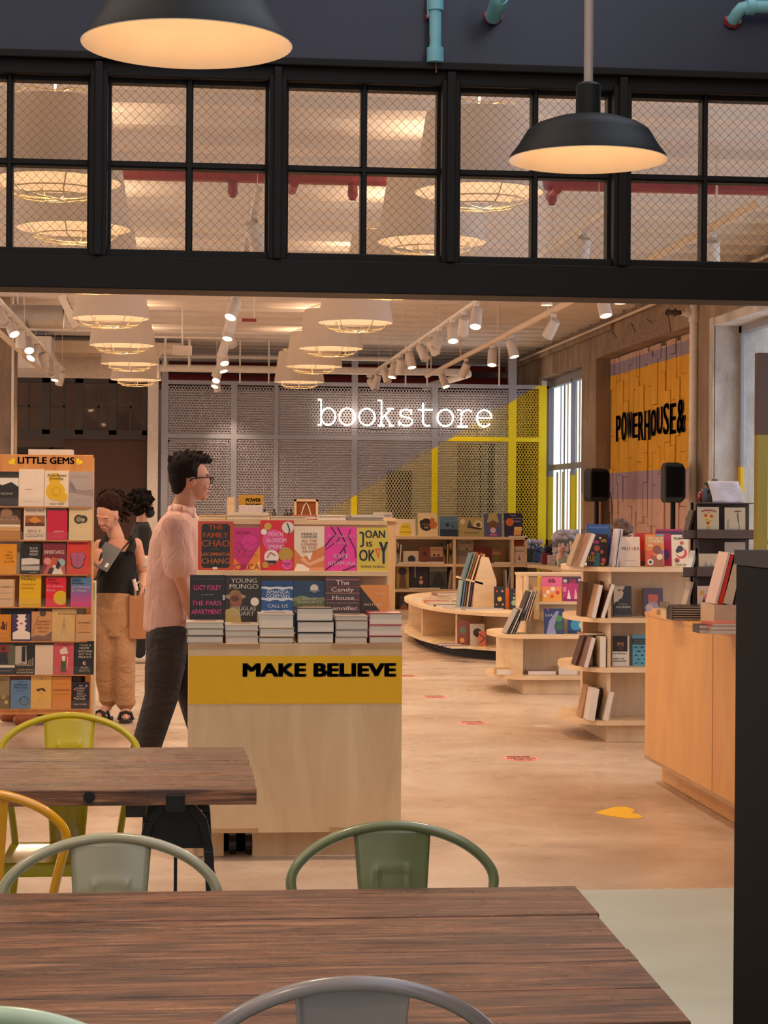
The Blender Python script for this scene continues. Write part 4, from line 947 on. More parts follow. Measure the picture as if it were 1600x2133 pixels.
# finger joints showing as darker end grain at the corners of the panel
for (p0, p1, z0, z1) in ((393, 542, zT - .021, zT), (690, 838, zT - .021, zT), (393, 541, zP, zP + .02), (689, 838, zP, zP + .02)):
    MB().box(kx(p0), kx(p1), -.0012, .0, z0, z1).build('finger_joint', PLYE, fp_)
zy0, zy1 = aty(615, 1466, YM).z, aty(615, 1366, YM).z
MB().box(-hw, hw, -.0014, -.0002, zy0, zy1).build('yellow_band', mat('#dba800', .5, var=.02, name='ochre_paint'), fp_)
mb = MB(); ta, tb = aty(506, 1395, YM), aty(825, 1395, YM); ch = aty(660, 1381, YM).z - aty(660, 1410, YM).z
add_text(mb, 'MAKE BELIEVE', (ta.x + tb.x) / 2 - t.location.x, aty(660, 1395.5, YM).z, tb.x - ta.x - .008, ch - .006, lambda a, b: Vector((a, -.0019, b)), 0, .065)
mb.build('band_lettering', mat('#0d0906', .5, var=0, name='sign_ink'), fp_)
mb = MB(); pb = lambda px: aty(px, 1760, YM + .1).x - t.location.x
mb.box(pb(430), pb(466), .10, .12, .006, zP).box(pb(527), hw - .06, .10, .12, .006, zP).box(-hw + .05, -hw + .07, .10, DU - .1, .006, zP).box(hw - .08, hw - .06, .12, DU - .1, .006, zP)
mb.build('plinth', PLYF, t)
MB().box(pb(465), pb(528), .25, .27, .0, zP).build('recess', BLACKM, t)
mb = MB()
for px in (478, 512): mb.cyl((pb(px), .18, .045), (pb(px) + .03, .18, .045), .045, 16)
mb.build('caster', mat('#2a2624', .4, .3, name='caster_dark'), t)
# stepped upper part
z1 = aty(610, 1189, 8.62).z; z2 = aty(610, 1083, 8.80).z
ux0, ux1 = aty(412, 1189, 8.60).x - t.location.x, aty(812, 1189, 8.60).x - t.location.x
MB().box(ux0, ux1, .40, .42, zT, z1 - .025).build('riser', PLY, t)
MB().box(ux0, ux1, .30, .48, z1 - .022, z1).build('shelf', PLY, t, bevel=.001)
MB().box(ux0, ux1, .44, .46, z1, z2 - .02).build('riser', PLY, t)
MB().box(ux0, ux1, .43, .85, z2 - .02, z2).build('top_board', PLY, t)
MB().box(ux0, ux0 + .02, .46, .85, zT, z2 - .02).build('side_panel', PLY, t); MB().box(ux1 - .02, ux1, .46, .85, zT, z2 - .02).build('side_panel', PLY, t)
MB().box(ux0, ux1, .20, .40, zT, zT + .03).build('step', PLY, t)
zL = zT + .03
MG = 'face-out books on the yellow-banded unit'
Y1 = YM + .27; Y2 = YM + .335
def wav(x0, x1, y, amp, n=8, ph=0): return [(x0 + (x1 - x0) * k / n, y + amp * sin(k * 1.9 + ph)) for k in range(n + 1)]
fb('orange edged black hardcover, THE FAMILY title, left end of the upper shelf', 412, 486, 1086, 1187, Y2, '#b5411f', [('p', [(.1, .1), (.16, .05), (.84, .05), (.9, .1), (.9, .9), (.84, .95), (.16, .95), (.1, .9)], '#1d1614'), ('r', .42, .02, .55, .07, '#d8cfc4')],
   [('THE', .5, .88, .40, .09, '#cf5a26'), ('FAMILY', .5, .72, .70, .10, '#cf5a26'), ('CHAO', .5, .55, .78, .13, '#cf5a26'), ('a novel', .48, .44, .2, .025, '#a08a70'), ('LAN SAMANTHA', .5, .33, .80, .07, '#d8792c'), ('CHANG', .5, .19, .78, .11, '#d8792c')], T=.03, hard=True, group=MG, z=z1)
fb('pink and orange marbled paperback CIRCA, second on the upper shelf', 486.5, 542, 1099, 1187, Y2, '#c0246e', [('p', [(1, 0), (1, .6), (.7, .3), (.4, .0)], '#e08428'), ('p', [(1, .0), (1, .25), (.6, .0)], '#ecb53a'), ('p', [(0, 0), (0, .3), (.3, .1), (.2, 0)], '#e07a3c'), ('c', .6, .65, .3, '#cf2f86'), ('l', wav(.05, .95, .62, .05), .012, '#6a1c50'), ('l', wav(.1, .9, .35, .05, 8, 2), .012, '#6a1c50'), ('l', wav(.05, .5, .5, .08, 6, 1), .012, '#6a1c50')],
   [('DEVI S. LASKAR', .35, .88, .5, .05, '#7c1c4c'), ('CIRCA', .5, .08, .96, .14, '#8c1c34', 0)], T=.02, group=MG, z=z1)
fb('red hardcover dotted with green and white discs, third on the upper shelf', 542.5, 612, 1084, 1187, Y2, '#d3202c', [('c', .4, .60, .33, '#e0509a'), ('c', .82, .86, .18, '#dcd0c6'), ('c', .22, .88, .11, '#c9a03c'), ('c', .1, .77, .09, '#e8dcd0'), ('c', .33, .27, .22, '#e2d6cc'), ('p', [(.14, .2), (.5, .2), (.45, .14), (.2, .14)], '#2a2020'), ('l', [(.2, .25), (.3, .36), (.45, .3)], .03, '#b03038'), ('c', .76, .32, .22, '#b98e34'), ('c', .8, .12, .16, '#dd4f98'), ('c', .15, .11, .1, '#c08c30'), ('l', [(.8, .95), (.88, .8), (.84, .74)], .03, '#2c2426')],
   [('PEACH', .46, .72, .42, .085, '#f2d4dc'), ('BLOSSOM', .48, .60, .58, .085, '#f2d4dc'), ('SPRING', .47, .47, .5, .085, '#f2d4dc'), ('MELISSA', .8, .14, .25, .035, '#7c1c44'), ('FU', .8, .09, .08, .035, '#7c1c44')], T=.03, hard=True, group=MG, z=z1)
fb('cream hardcover with orange dune shapes, fourth on the upper shelf', 612.5, 676, 1096, 1187, Y2, '#e3cdb6', [('p', [(0, .0), (0, .5), (.25, .3), (.5, .36), (.8, .5), (1, .56), (1, 0)], '#d27a40'), ('p', [(0, 0), (.1, .16), (.3, .14), (.5, .05), (.6, 0)], '#eddccc'), ('p', [(.3, .32), (.5, .18), (1, .34), (1, .24), (.5, .10), (.2, .24)], '#e5a67c'), ('p', [(.35, .4), (.52, .22), (.62, .42)], '#ecdcca'), ('r', .5, .0, 1, .08, '#dd9464')],
   [('MIEKO', .5, .82, .5, .06, '#3c2a20'), ('KAWAKAMI', .5, .755, .5, .04, '#3c2a20'), ('ALL THE', .5, .67, .5, .055, '#c05a3c'), ('LOVERS', .5, .59, .52, .055, '#c05a3c'), ('IN THE', .5, .51, .48, .055, '#c05a3c'), ('NIGHT', .5, .43, .44, .055, '#c05a3c')], T=.025, hard=True, group=MG, z=z1)
fb('hot pink hardcover with black branching lines, fifth on the upper shelf', 676.5, 743, 1098, 1189, Y2, '#e0379a', [('l', [(.2, 1), (.34, .85), (.0, .55)], .04, '#2a1020'), ('l', [(.34, .85), (.46, .72), (.02, .48)], .025, '#2a1020'), ('l', [(.4, 1), (.68, .6), (.38, .3)], .04, '#2a1020'), ('l', [(.62, .5), (.66, .35), (.02, .02)], .035, '#2a1020'), ('l', [(.8, .95), (.75, .78), (.95, .5), (.98, .3)], .03, '#2a1020'), ('l', [(.55, .0), (.98, .12)], .03, '#2a1020')],
   [('INTIMACIES', .52, .79, .86, .07, '#e89ac6'), ('A NOVEL', .52, .63, .45, .06, '#e89ac6'), ('KATIE', .52, .34, .45, .10, '#eecbe0'), ('KITAMURA', .54, .17, .84, .09, '#eecbe0')], T=.028, hard=True, group=MG, z=z1)
fb('acid yellow hardcover with big navy letters, right end of the upper shelf', 743.5, 809, 1099, 1190, Y2, '#cbb544', [('l', [(.08, .88), (.2, .88), (.2, .58), (.1, .56)], .06, '#1c2340'), ('p', [(.58, .52), (.76, .52), (.69, .28), (.67, .28)], '#d8542a'), ('p', [(.64, .48), (.71, .48), (.68, .38)], '#cbb544')],
   [('OAN', .58, .85, .62, .17, '#1c2340', .03), ('IS', .4, .62, .18, .11, '#1c2340', .03), ('OK', .33, .36, .5, .26, '#1c2340', .02), ('Y', .85, .42, .26, .5, '#1c2340', .02), ('WEIKE WANG', .5, .10, .76, .05, '#1c2340')], T=.03, hard=True, group=MG, z=z1)
def _up(y): return .25 + .75 * y
def fbl(label, x0, x1, yt, yb, Y, col, art=(), texts=(), **k):
    """stacks hide the foot of these covers: their layout starts a quarter of the way up"""
    A = []
    for q in art:
        if q[0] == 'r': A.append(('r', q[1], _up(q[2]) if q[2] > 0 else 0, q[3], _up(q[4]), q[5]))
        elif q[0] == 'c': A.append((q[0], q[1], _up(q[2])) + tuple(q[3:]))
        else: A.append((q[0], [(u, _up(v) if v > 0 else 0) for u, v in q[1]]) + tuple(q[2:]))
    fb(label, x0, x1, yt, yb, Y, col, A, [(q[0], q[1], _up(q[2]), q[3], q[4] * .8) + tuple(q[5:]) for q in texts], **k)
fbl('black hardcover with pink handwritten title, left end of the lower shelf', 395, 468, 1198, 1325, Y1 - .02, '#181517', [('r', .94, .42, 1.0, .54, '#9cb8c0')],
   [('NEW YORK TIMES BESTSELLING', .5, .90, .86, .022, '#7a7274'), ('LUCY FOLEY', .5, .71, .78, .10, '#dd3f80', -.01), ('a novel', .5, .55, .34, .03, '#b8b0b0'), ('THE PARIS', .48, .35, .84, .10, '#dd3f80', -.01), ('APARTMENT', .48, .15, .86, .10, '#dd3f80', -.01)], T=.035, hard=True, group=MG, z=zL)
fbl('dark hardcover with a face under a straw hat, second on the lower shelf', 469, 543, 1201, 1325, Y1 - .01, '#2b221d', [('c', .28, .52, .30, '#a3855c', .05), ('c', .28, .56, .17, '#8a6c48', .09), ('c', .3, .42, .17, '#8c5a40', .14), ('c', .27, .47, .12, '#5c3626', .05), ('p', [(0, 0), (0, .2), (.2, .26), (.4, .22), (.5, 0)], '#b59a50'), ('c', .83, .40, .12, '#ddd3c4'), ('c', .36, .36, .06, '#b04a3c', .015)],
   [('YOUNG', .52, .90, .72, .10, '#dfd5c4'), ('MUNGO', .52, .76, .80, .11, '#dfd5c4'), ('DOUGLAS', .5, .24, .72, .09, '#dfd5c4'), ('STUART', .5, .12, .62, .09, '#dfd5c4')], T=.035, hard=True, group=MG, z=zL)
fbl('blue hardcover crossed by torn white waves, third on the lower shelf', 544, 610, 1210, 1325, Y1, '#2b5590', [('p', wav(0, 1, .84, .012) + wav(0, 1, .78, .02, 8, 1)[::-1], '#c6cfd6'), ('p', wav(0, 1, .56, .012, 8, 2) + wav(0, 1, .49, .02, 8, 1)[::-1], '#c6cfd6'), ('p', wav(0, 1, .24, .01, 8, 2) + wav(0, 1, .18, .02, 8, 1)[::-1], '#c6cfd6'), ('r', 0, .86, 1, 1, '#1f4478')],
   [('AMANDA', .52, .71, .72, .08, '#ccd6e0', 0), ('GORMAN', .52, .61, .74, .08, '#ccd6e0', 0), ('CALL US', .52, .35, .64, .08, '#ccd6e0', 0), ('WHAT WE CARRY', .5, .12, .8, .04, '#ccd6e0')], T=.03, hard=True, group=MG, z=zL)
fbl('night sky hardcover with a pale moon, fourth on the lower shelf', 611, 677, 1210, 1325, Y1, '#2f4a60', [('r', 0, .55, 1, 1, '#26405e'), ('r', 0, .3, 1, .56, '#5c6a3c'), ('p', [(0, .56), (.3, .62), (.6, .54), (1, .58), (1, .48), (0, .48)], '#7d8460'), ('c', .66, .8, .13, '#d0c8b8'), ('c', .75, .28, .09, '#dca040'), ('r', .5, .72, .85, .75, '#6a7684')],
   [('SEA OF', .52, .54, .45, .06, '#e3d9c4'), ('TRANQUILITY', .5, .44, .80, .07, '#e3d9c4')], T=.03, hard=True, group=MG, z=zL)
fbl('brown striped hardcover with a large pale title, fifth on the lower shelf', 678, 749, 1202, 1325, Y1 - .01, '#57383a', [('r', 0, y_, 1, y_ + .02, c_) for y_, c_ in ((.05, '#8c5a4a'), (.12, '#3c4a44'), (.2, '#9c6a60'), (.28, '#4a3034'), (.36, '#7c6a50'), (.44, '#9a5a5c'), (.52, '#3c4444'), (.6, '#a07060'), (.68, '#5a4a44'), (.76, '#8c4c54'), (.84, '#46404a'), (.92, '#a06a6c'))],
   [('The', .50, .86, .40, .11, '#e0d0c6', 0), ('Candy', .50, .68, .66, .12, '#e0d0c6', 0), ('House', .52, .50, .64, .10, '#e0d0c6', 0), ('Jennifer', .52, .24, .84, .11, '#e0d0c6', 0), ('a novel', .52, .38, .7, .03, '#c0a8a0')], T=.035, hard=True, group=MG, z=zL)
fbl('orange and black diagonally split hardcover, right end of the lower shelf', 751, 811, 1219, 1325, Y1, '#d48a44', [('p', [(0, .95), (.65, .3), (1, .0), (0, 0)], '#2c201c')],
   [('MOTHER', .45, .45, .64, .06, '#d8c0a4', 0), ('THE', .68, .76, .4, .05, '#e6b078', 0)], T=.03, hard=True, group=MG, z=zL)
# books stacked flat along the front edge
STK = [ # x0, x1, bottom y, list of (top y, colour, dx)
 (388, 468, 1338, [(1324, '#4a3a34'), (1309, '#7a6c5c'), (1296, '#c7b8a6')]),
 (468, 539, 1338, [(1326, '#bda898'), (1313, '#cbb6a4'), (1301, '#d4c2b0')]),
 (539, 614, 1338, [(1327, '#4a3230'), (1308, '#b08a48'), (1279, '#d4c0ac')]),
 (616, 696, 1339, [(1318, '#1f1c1a'), (1294, '#1d1a19'), (1266, '#2b2725')]),
 (697, 767, 1340, [(1327, '#8f8480'), (1312, '#9a8c88'), (1292, '#8c7a76'), (1283, '#b8a79a')]),
 (769, 840, 1340, [(1325, '#702a38'), (1302, '#c05c5c'), (1277, '#a83c50')]),
]
SN = ['leftmost', 'second', 'third', 'fourth, black bound', 'fifth, grey', 'rightmost, red']
TN = {0: 'bottom', 1: 'second from bottom', 2: 'third from bottom', 3: 'topmost'}
Ys = YM + .012
rnd = random.Random(3)
for si, (x0, x1, yb, lst) in enumerate(STK):
    z = zT; a = aty(x0, 1320, Ys).x; b = aty(x1, 1320, Ys).x
    for k, (yt, c) in enumerate(lst):
        zt_ = aty((x0 + x1) / 2, yt, Ys).z; T = zt_ - z - .0006
        art = [('r', .05, .08, .95, .4, '#ccb8a4'), ('r', .2, .5, .8, .8, '#9a6a54')] if k == len(lst) - 1 else ()
        flat('flat book in the %s front stack on the yellow-banded unit, %s' % (SN[si], 'topmost' if k == len(lst) - 1 else TN[k]), (a + b) / 2 + rnd.uniform(-.004, .004), Ys + rnd.uniform(0, .006), z, (b - a) * rnd.uniform(.95, .985), .185, T, c, rnd.uniform(-.015, .015), hard=True, group='books stacked along the front of the yellow-banded unit', art=art)
        z += T + .0005
for (x0, x1, y0, y1, c, lab) in ((460, 535, 1285, 1301, '#b0583c', 'flat orange book behind the second front stack'),):
    a = aty(x0, 1320, Ys + .2).x
# flat books on the top board
TB = [(415, 470, '#d6a94c', .018, 'flat orange book on the top board, at its left end'), (472, 560, '#d8bd84', .020, 'flat tan book on the top board behind the marbled paperback'), (565, 640, '#cbb496', .016, 'flat cream book on the top board, middle'), (612, 662, '#c94a3c', .022, 'flat red book lying on others above the cream dune cover'), (664, 722, '#dccfc4', .022, 'flat white book with slim black letters on the top board'), (724, 800, '#7d7166', .012, 'flat grey book at the right end of the top board')]
for i, (x0, x1, c, T, lab) in enumerate(TB):
    Yt = YM + .45 + (.13 if i == 3 else 0); a = aty(x0, 1080, Yt).x; b = aty(x1, 1080, Yt).x
    flat(lab, (a + b) / 2, Yt, z2 + .0005, b - a, .2 if i != 3 else .12, T, c, 0, hard=True, group='flat books on the top of the yellow-banded unit')
    if i in (1, 5): flat(lab.replace('flat', 'second flat').replace('on the top board', 'one layer up'), (a + b) / 2 + .01, Yt + .01, z2 + T + .001, (b - a) * .9, .18, .012, '#d9c2a0' if i == 1 else '#a99c8c', .03, group='flat books on the top of the yellow-banded unit')
# ================================================================== BACK CHILDREN'S BOOKCASE
YK = 27.0
def zat(py, Y, px=900): return aty(px, py, Y).z
kx0, kx1 = aty(700, 1150, YK).x, aty(1098, 1150, YK).x
zs = [0.03, zat(1229, YK), zat(1176, YK), zat(1119, YK)]
t = thing('bookcase', 'long low birch bookcase with picture books before the mesh screen', 'bookcase', (kx0, YK, 0)); Lk = kx1 - kx0
for i, z in enumerate(zs):
    MB().box(0, Lk + (.0 if i else 0), 0, .42, z - .03 if i else .0, z + .01).build('shelf', PLY, t)
def lx(px): return aty(px, 1150, YK).x - kx0
for i, pxs in enumerate(([820, 950], [820, 947, 1068], [823, 947, 1068])):
    for px in pxs: MB().box(lx(px) - .02, lx(px) + .02, 0.01, .42, zs[i] + .01, zs[i + 1] - .03).build('divider', PLY, t)
MB().box(0, Lk, .40, .42, 0, zs[3]).build('back_panel', PLY, t)
MB().box(0, .03, 0, .42, 0, zs[3]).build('side_panel', PLY, t); MB().box(Lk - .03, Lk, 0, .42, zs[2], zs[3]).build('side_panel', PLY, t)
# lower curved continuation to the right
t = thing('bookcase', 'low curved birch counter of toys continuing right of the bookcase', 'bookcase', (kx1, YK, 0))
poly = [(a_ - kx1, b_ - YK) for a_, b_ in ((4.81, 27.43), (4.84, 27.0), (4.93, 26.9), (5.0, 26.3), (5.02, 25.6), (5.02, 24.2), (5.37, 24.2), (5.37, 28.3), (4.81, 28.3))]
MB().prism(poly, zs[2] - .04, zs[2] + .01).build('top_board', PLY, t, recalc=True)
inn = [(a + (.05 if a < .3 else -.03), b + (.06 if b < -1 else -.06)) for a, b in poly]
MB().prism(inn, zs[1] - .03, zs[1] + .005).prism(inn, 0, .05).build('shelf', PLY, t, recalc=True)
for yy in (-.35, -1.1, -1.9, -2.7): MB().box(.16, .55, yy, yy + .03, .05, zs[2] - .04).build('divider', PLY, t)
MB().box(.42, .5, -2.75, 1.2, .05, zs[2] - .04).build('core', PLYF, t)
KG = 'picture books on the low back bookcase'
ztp = zs[3] + .0105
TOPB = [
 (778, 818, 1067, '#d9c9c4', 'pale picture book titled you matter, left end of the top', [('c', .35, .45, .12, '#d8a0a0'), ('r', .1, .3, .5, .5, '#8ca08c')], [('you matter', .6, .85, .7, .1, '#5c6080')]),
 (820, 866, 1081, '#e6cdb0', 'cream picture book with a yellow bus, on top of the back bookcase', [('p', [(.26, .05), (.3, .5), (.4, .75), (.72, .75), (.8, .4), (.78, .05)], '#e3c421'), ('r', .26, .2, .8, .26, '#b49a18'), ('c', .15, .75, .05, '#d8a0a0')], [('GOLD', .53, .55, .3, .12, '#b8a020')]),
 (871, 912, 1069, '#e5cf9c', 'yellow picture book with round black and orange figures', [('c', .42, .5, .32, '#33241c'), ('c', .78, .5, .2, '#c8703c'), ('c', .72, .7, .12, '#c8703c'), ('c', .2, .6, .12, '#33241c')], [('the honey', .38, .52, .3, .06, '#e5cf9c'), ('TREE', .42, .38, .25, .08, '#e5cf9c')]),
 (917, 954, 1076, '#4c6e88', 'sea blue picture book with two small swimmers', [('r', 0, 0, 1, .36, '#1f3248'), ('c', .42, .58, .10, '#1c2630'), ('c', .72, .5, .06, '#1c2630'), ('r', 0, .75, 1, 1, '#5f8298')], [('New Wind', .5, .88, .7, .07, '#2c4458')]),
 (957, 1008, 1078, '#b4a06a', 'olive picture book with leaf and coil drawings', [('c', .14, .78, .1, '#dccfb0'), ('p', [(.3, .45), (.42, .9), (.56, .45)], '#5a5444'), ('c', .78, .62, .18, '#e0cba0'), ('c', .78, .62, .09, '#5a5040'), ('l', [(.4, .5), (.9, .4)], .08, '#3c3424')], [('GARDEN', .5, .2, .6, .08, '#7c6a3c')]),
 (1009, 1046, 1070, '#585a80', 'violet picture book of a small figure under a straw basket', [('p', [(.28, 1), (.72, 1), (.84, .62), (.16, .62)], '#b5a468'), ('c', .5, .52, .24, '#7c5034'), ('c', .5, .28, .16, '#dcb8c0'), ('r', .3, .04, .7, .12, '#d870a0')], []),
 (1051, 1089, 1069, '#2c2c4c', 'night blue picture book with orange glow, right end of the top', [('c', .3, .62, .22, '#d86a34'), ('p', [(.5, .06), (.55, .42), (.98, .42), (.9, .06)], '#e8a050'), ('r', .56, .26, .95, .42, '#ecc070')], [('Eyes', .5, .9, .3, .07, '#e8e0e8'), ('that Speak', .68, .78, .5, .07, '#e8e0e8'), ('to Stars', .68, .66, .45, .07, '#e8e0e8')]),
]
for x0, x1, yt, c, lab, art, tx in TOPB:
    fb(lab, x0, x1, yt, 1117, YK + .10, c, art, tx, T=.02, tilt=.15, group=KG, z=ztp)
flat('thin pale book lying flat at the left on top of the back bookcase', lx(812) + kx0, YK + .03, ztp, .22, .06, .014, '#d9cfc6', group=KG)
flat('thin white book lying flat at the right on top of the back bookcase', lx(1080) + kx0, YK + .03, ztp, .26, .06, .012, '#d9d4d0', group=KG)
R2 = [ # face-out on the two upper shelves: x0,x1,top,shelf,colour,label
 (840, 872, 1148, 2, '#d9c9b0', 'cream picture book with a black gramophone, second shelf', [('c', .55, .35, .25, '#2c2824')], []),
 (873, 897, 1140, 2, '#7a3a28', 'brown portrait picture book, second shelf', [('c', .5, .6, .2, '#4a2418')], []),
 (897, 923, 1139, 2, '#c8a078', 'tan picture book with small crowd, second shelf', [('r', 0, 0, 1, .4, '#7c4a3c'), ('c', .3, .5, .1, '#5c3028'), ('c', .65, .5, .1, '#5c3028')], [('PAPER', .5, .82, .8, .1, '#b04830')]),
 (952, 987, 1124, 2, '#9c8a78', 'grey brown tall picture book, second shelf middle', [('r', 0, .3, 1, .55, '#7d705c'), ('c', .6, .6, .06, '#4a4038')], [('WILD RIVER', .5, .86, .7, .06, '#5c5048')]),
 (990, 1022, 1139, 2, '#6e2420', 'dark red picture book, second shelf', [('c', .4, .5, .25, '#8c3c2c')], []),
 (1024, 1052, 1143, 2, '#7c5a3a', 'brown picture book with green dots, second shelf right', [('c', .4, .4, .15, '#6a7a3c'), ('r', .1, .6, .7, .8, '#a88858')], []),
 (1068, 1096, 1126, 2, '#c8643c', 'orange picture book behind the white one, second shelf end', [], [('OLIVER', .5, .9, .8, .07, '#7c3020')]),
 (826, 853, 1180, 1, '#b59a48', 'ochre picture book with a big hatted figure, third shelf', [('c', .5, .78, .32, '#33221c'), ('p', [(.2, .05), (.3, .6), (.7, .6), (.8, .05)], '#7a4a28')], []),
 (855, 893, 1180, 1, '#2c1e1c', 'dark picture book with one pale toy figure, third shelf', [('c', .6, .3, .12, '#d8a088'), ('c', .6, .5, .08, '#d8a088'), ('r', .25, .5, .3, 1, '#c8b8a8')], []),
 (895, 932, 1179, 1, '#4a4a44', 'grey green picture book with a dark castle hill, third shelf', [('p', [(.1, .1), (.3, .6), (.5, .75), (.7, .6), (.95, .1)], '#26262a'), ('r', 0, .75, 1, 1, '#8a8d84')], []),
 (1072, 1098, 1181, 1, '#33302c', 'charcoal picture book, third shelf right', [('c', .5, .4, .2, '#5a5448')], []),
 (832, 868, 1239, 0, '#3a3834', 'chalk lettered picture book titled SCHOOL, bottom shelf', [('p', [(.0, .0), (.3, .5), (.5, .1), (.7, .5), (.9, 0)], '#a8643c')], [('SCHOOL', .5, .82, .9, .15, '#c9c2b4')]),
]
for x0, x1, yt, sh, c, lab, art, tx in R2:
    fb(lab, x0, x1, yt, 1170, YK + .10, c, art, tx, T=.018, tilt=.12, group=KG, z=zs[sh] + .0105)
fb('white picture book with a tiny red figure standing before the orange one', 1069, 1098, 1138, 1174, YK + .04, '#dccabc', [('c', .45, .3, .10, '#b03c34'), ('c', .45, .45, .05, '#b03c34'), ('c', .75, .45, .04, '#8a8078')], [('OLIVIA', .5, .74, .8, .11, '#3a302c')], T=.015, tilt=.1, group=KG, z=zs[2] + .0105)
rnd = random.Random(8)
for i, (px, sh, c, H) in enumerate([(826, 2, '#d8c8bc', .28), (830, 2, '#c9b8a8', .30), (834, 2, '#e0d0c4', .27), (925, 2, '#a8782c', .26), (929, 2, '#4a5a50', .30), (933, 2, '#c89848', .28), (937, 2, '#7a8a80', .3), (941, 2, '#b88438', .29), (951, 2, '#e0d4c8', .2),
                                    (937, 1, '#b8a494', .27), (941, 1, '#8c5c50', .25), (1057, 1, '#c9c0b4', .28), (1060, 1, '#a8aab0', .30), (1034, 1, '#a07c58', .2)]):
    spine_out('thin upright picture book on %s, spine number %d' % (['bottom', 'third shelf of the back bookcase', 'second shelf of the back bookcase'][sh], i + 1), lx(px) + kx0, YK + .05, zs[sh] + .0105, .02, H, .24, c, lean=rnd.uniform(-.06, .06) if i % 3 else .12, group='upright picture books in the back bookcase')
for i, (px, sh, c, w, T) in enumerate([(845, 2, '#dcc8b4', .2, .02), (862, 2, '#cfae98', .2, .03), (878, 2, '#e2cfae', .2, .022), (908, 2, '#c8705c', .24, .03), (1025, 2, '#c9cdd0', .2, .015), (1048, 2, '#d87c5c', .24, .03), (870, 1, '#b8a898', .24, .02), (900, 1, '#c9bcb0', .24, .02), (930, 0, '#c0a088', .3, .02), (922, 0, '#8c5c48', .28, .02)]):
    flat('thin book lying flat at the front of the back bookcase, piece %d' % (i + 1), lx(px) + kx0, YK + .005, zs[sh] + .0108 + (.021 if i == 9 else 0), w, .09, T, c, rnd.uniform(-.1, .1), group='flat picture books in the back bookcase')
# plush toys and baskets on the curved counter
def plush(px, py, Y, s, cols, label, kind=0):
    p = aty(px, py, Y); zc = zs[2] + .011
    t = thing('plush_toy', label, 'soft toy', (p.x, Y, zc), rnd.uniform(-.8, .8), 'soft toys at the end of the back bookcase')
    cm = mat(cols[0], .95, var=.2, scale=40, name='plush'); cm2 = mat(cols[1], .95, var=.2, scale=40, name='plush')
    MB().ball((0, 0, s * .55), s * .42, s * .36, s * .55, mi=0).ball((s * .3, -s * .2, s * .25), s * .16).ball((-s * .3, -s * .2, s * .25), s * .16).build('body', cm, t, smooth=True)
    MB().ball((0, -s * .05, s * 1.25), s * .34, s * .32, s * .3).ball((0, -s * .34, s * 1.17), s * .13, s * .12, s * .1).build('head', cm, t, smooth=True)
    for sx in (-1, 1): MB().ball((sx * s * .25, 0, s * 1.55), s * .12, s * .06, s * (.14 if kind == 0 else .3)).build('ear', cm2, t, smooth=True)
    for sx in (-1, 1): MB().ball((sx * s * .12, -s * .33, s * 1.32), s * .035).build('eye', BLACK, t)
TOY = [(1118, 27.6, .16, ('#4a5a8c', '#3a486c'), 'blue plush toy beside the bookcase end'), (1133, 27.25, .15, ('#6c7a98', '#4c5a78'), 'grey blue plush toy in the toy heap'), (1142, 27.0, .17, ('#2c2c34', '#4a4a54'), 'black plush toy in the toy heap'),
       (1158, 26.7, .16, ('#c9c4cc', '#a8a4b4'), 'white plush toy in the toy heap, left'), (1169, 26.2, .19, ('#e0b0a4', '#e8d8d4'), 'pink and white plush toy at the front of the heap'), (1177, 26.5, .17, ('#e3d8dc', '#d8a8a8'), 'white plush toy with pink ears'),
       (1197, 25.3, .22, ('#cbbf98', '#e6dfc4'), 'cream plush dog sitting tall at the heap end'), (1128, 27.7, .14, ('#38487c', '#c8ccd8'), 'navy plush toy behind the blue one')]
for px, Y, s, c, lab in TOY: plush(px, 1170, Y, s, c, lab, kind=1 if 'ears' in lab else 0)
def basket(px, Y, w, h, col, z0, label, bumps):
    p = aty(px, 1150, Y); t = thing('toy_basket', label, 'basket', (p.x, Y, z0))
    mb = MB(); mb.box(-w, w, -.01, .0, 0, h).box(-w, w, .3, .31, 0, h).box(-w, -w + .01, 0, .3, 0, h).box(w - .01, w, 0, .3, 0, h).box(-w, w, 0, .3, 0, .01); mb.build('basket_body', mat(col, .8, var=.2, scale=30, name='basket_weave'), t)
    for k in range(bumps):
        a = -w * .75 + 1.5 * w * k / max(1, bumps - 1)
        MB().ball((a, .12 + .05 * (k % 2), h + .03 + .03 * sin(k * 2.1)), .085, .08, .08).ball((a + .05, .08, h + .10), .045).build('soft_toy', mat(('#d0cbd8', '#b8bcd0', '#dccad0', '#e0dce0')[k % 4], .95, var=.2, scale=40, name='plush'), t, smooth=True)
basket(1180, 26.7, .15, .36, '#7c7478', zs[2] + .011, 'tall grey basket heaped with white soft toys near the window', 6)
basket(1108, 27.9, .12, .2, '#3c4a44', zs[2] + .011, 'small dark open box of toys at the bookcase end', 3)
for i, (px, Y, c, lab) in enumerate([(1138, 26.95, '#8c3040', 'small dark red boxed toy by the heap'), (1150, 26.6, '#c8c0bc', 'small grey patterned box by the heap'), (1190, 25.75, '#9ab0a8', 'small green box below the plush dog'), (1170, 25.95, '#b8c4bc', 'small pale green box in front of the heap')]):
    p = aty(px, 1170, Y); MB().box(-.05, .05, 0, .08, 0, .16 - .02 * i).box(-.04, .04, -.001, 0, .05, .11).build('toy_box', mat(c, .6, var=.3, scale=25, name='carton_print'), None)
    o = bpy.context.scene.collection.objects[-1]; tag(o, lab, 'box', 'small toy boxes'); o.location = (p.x, Y, zs[2] + .011)
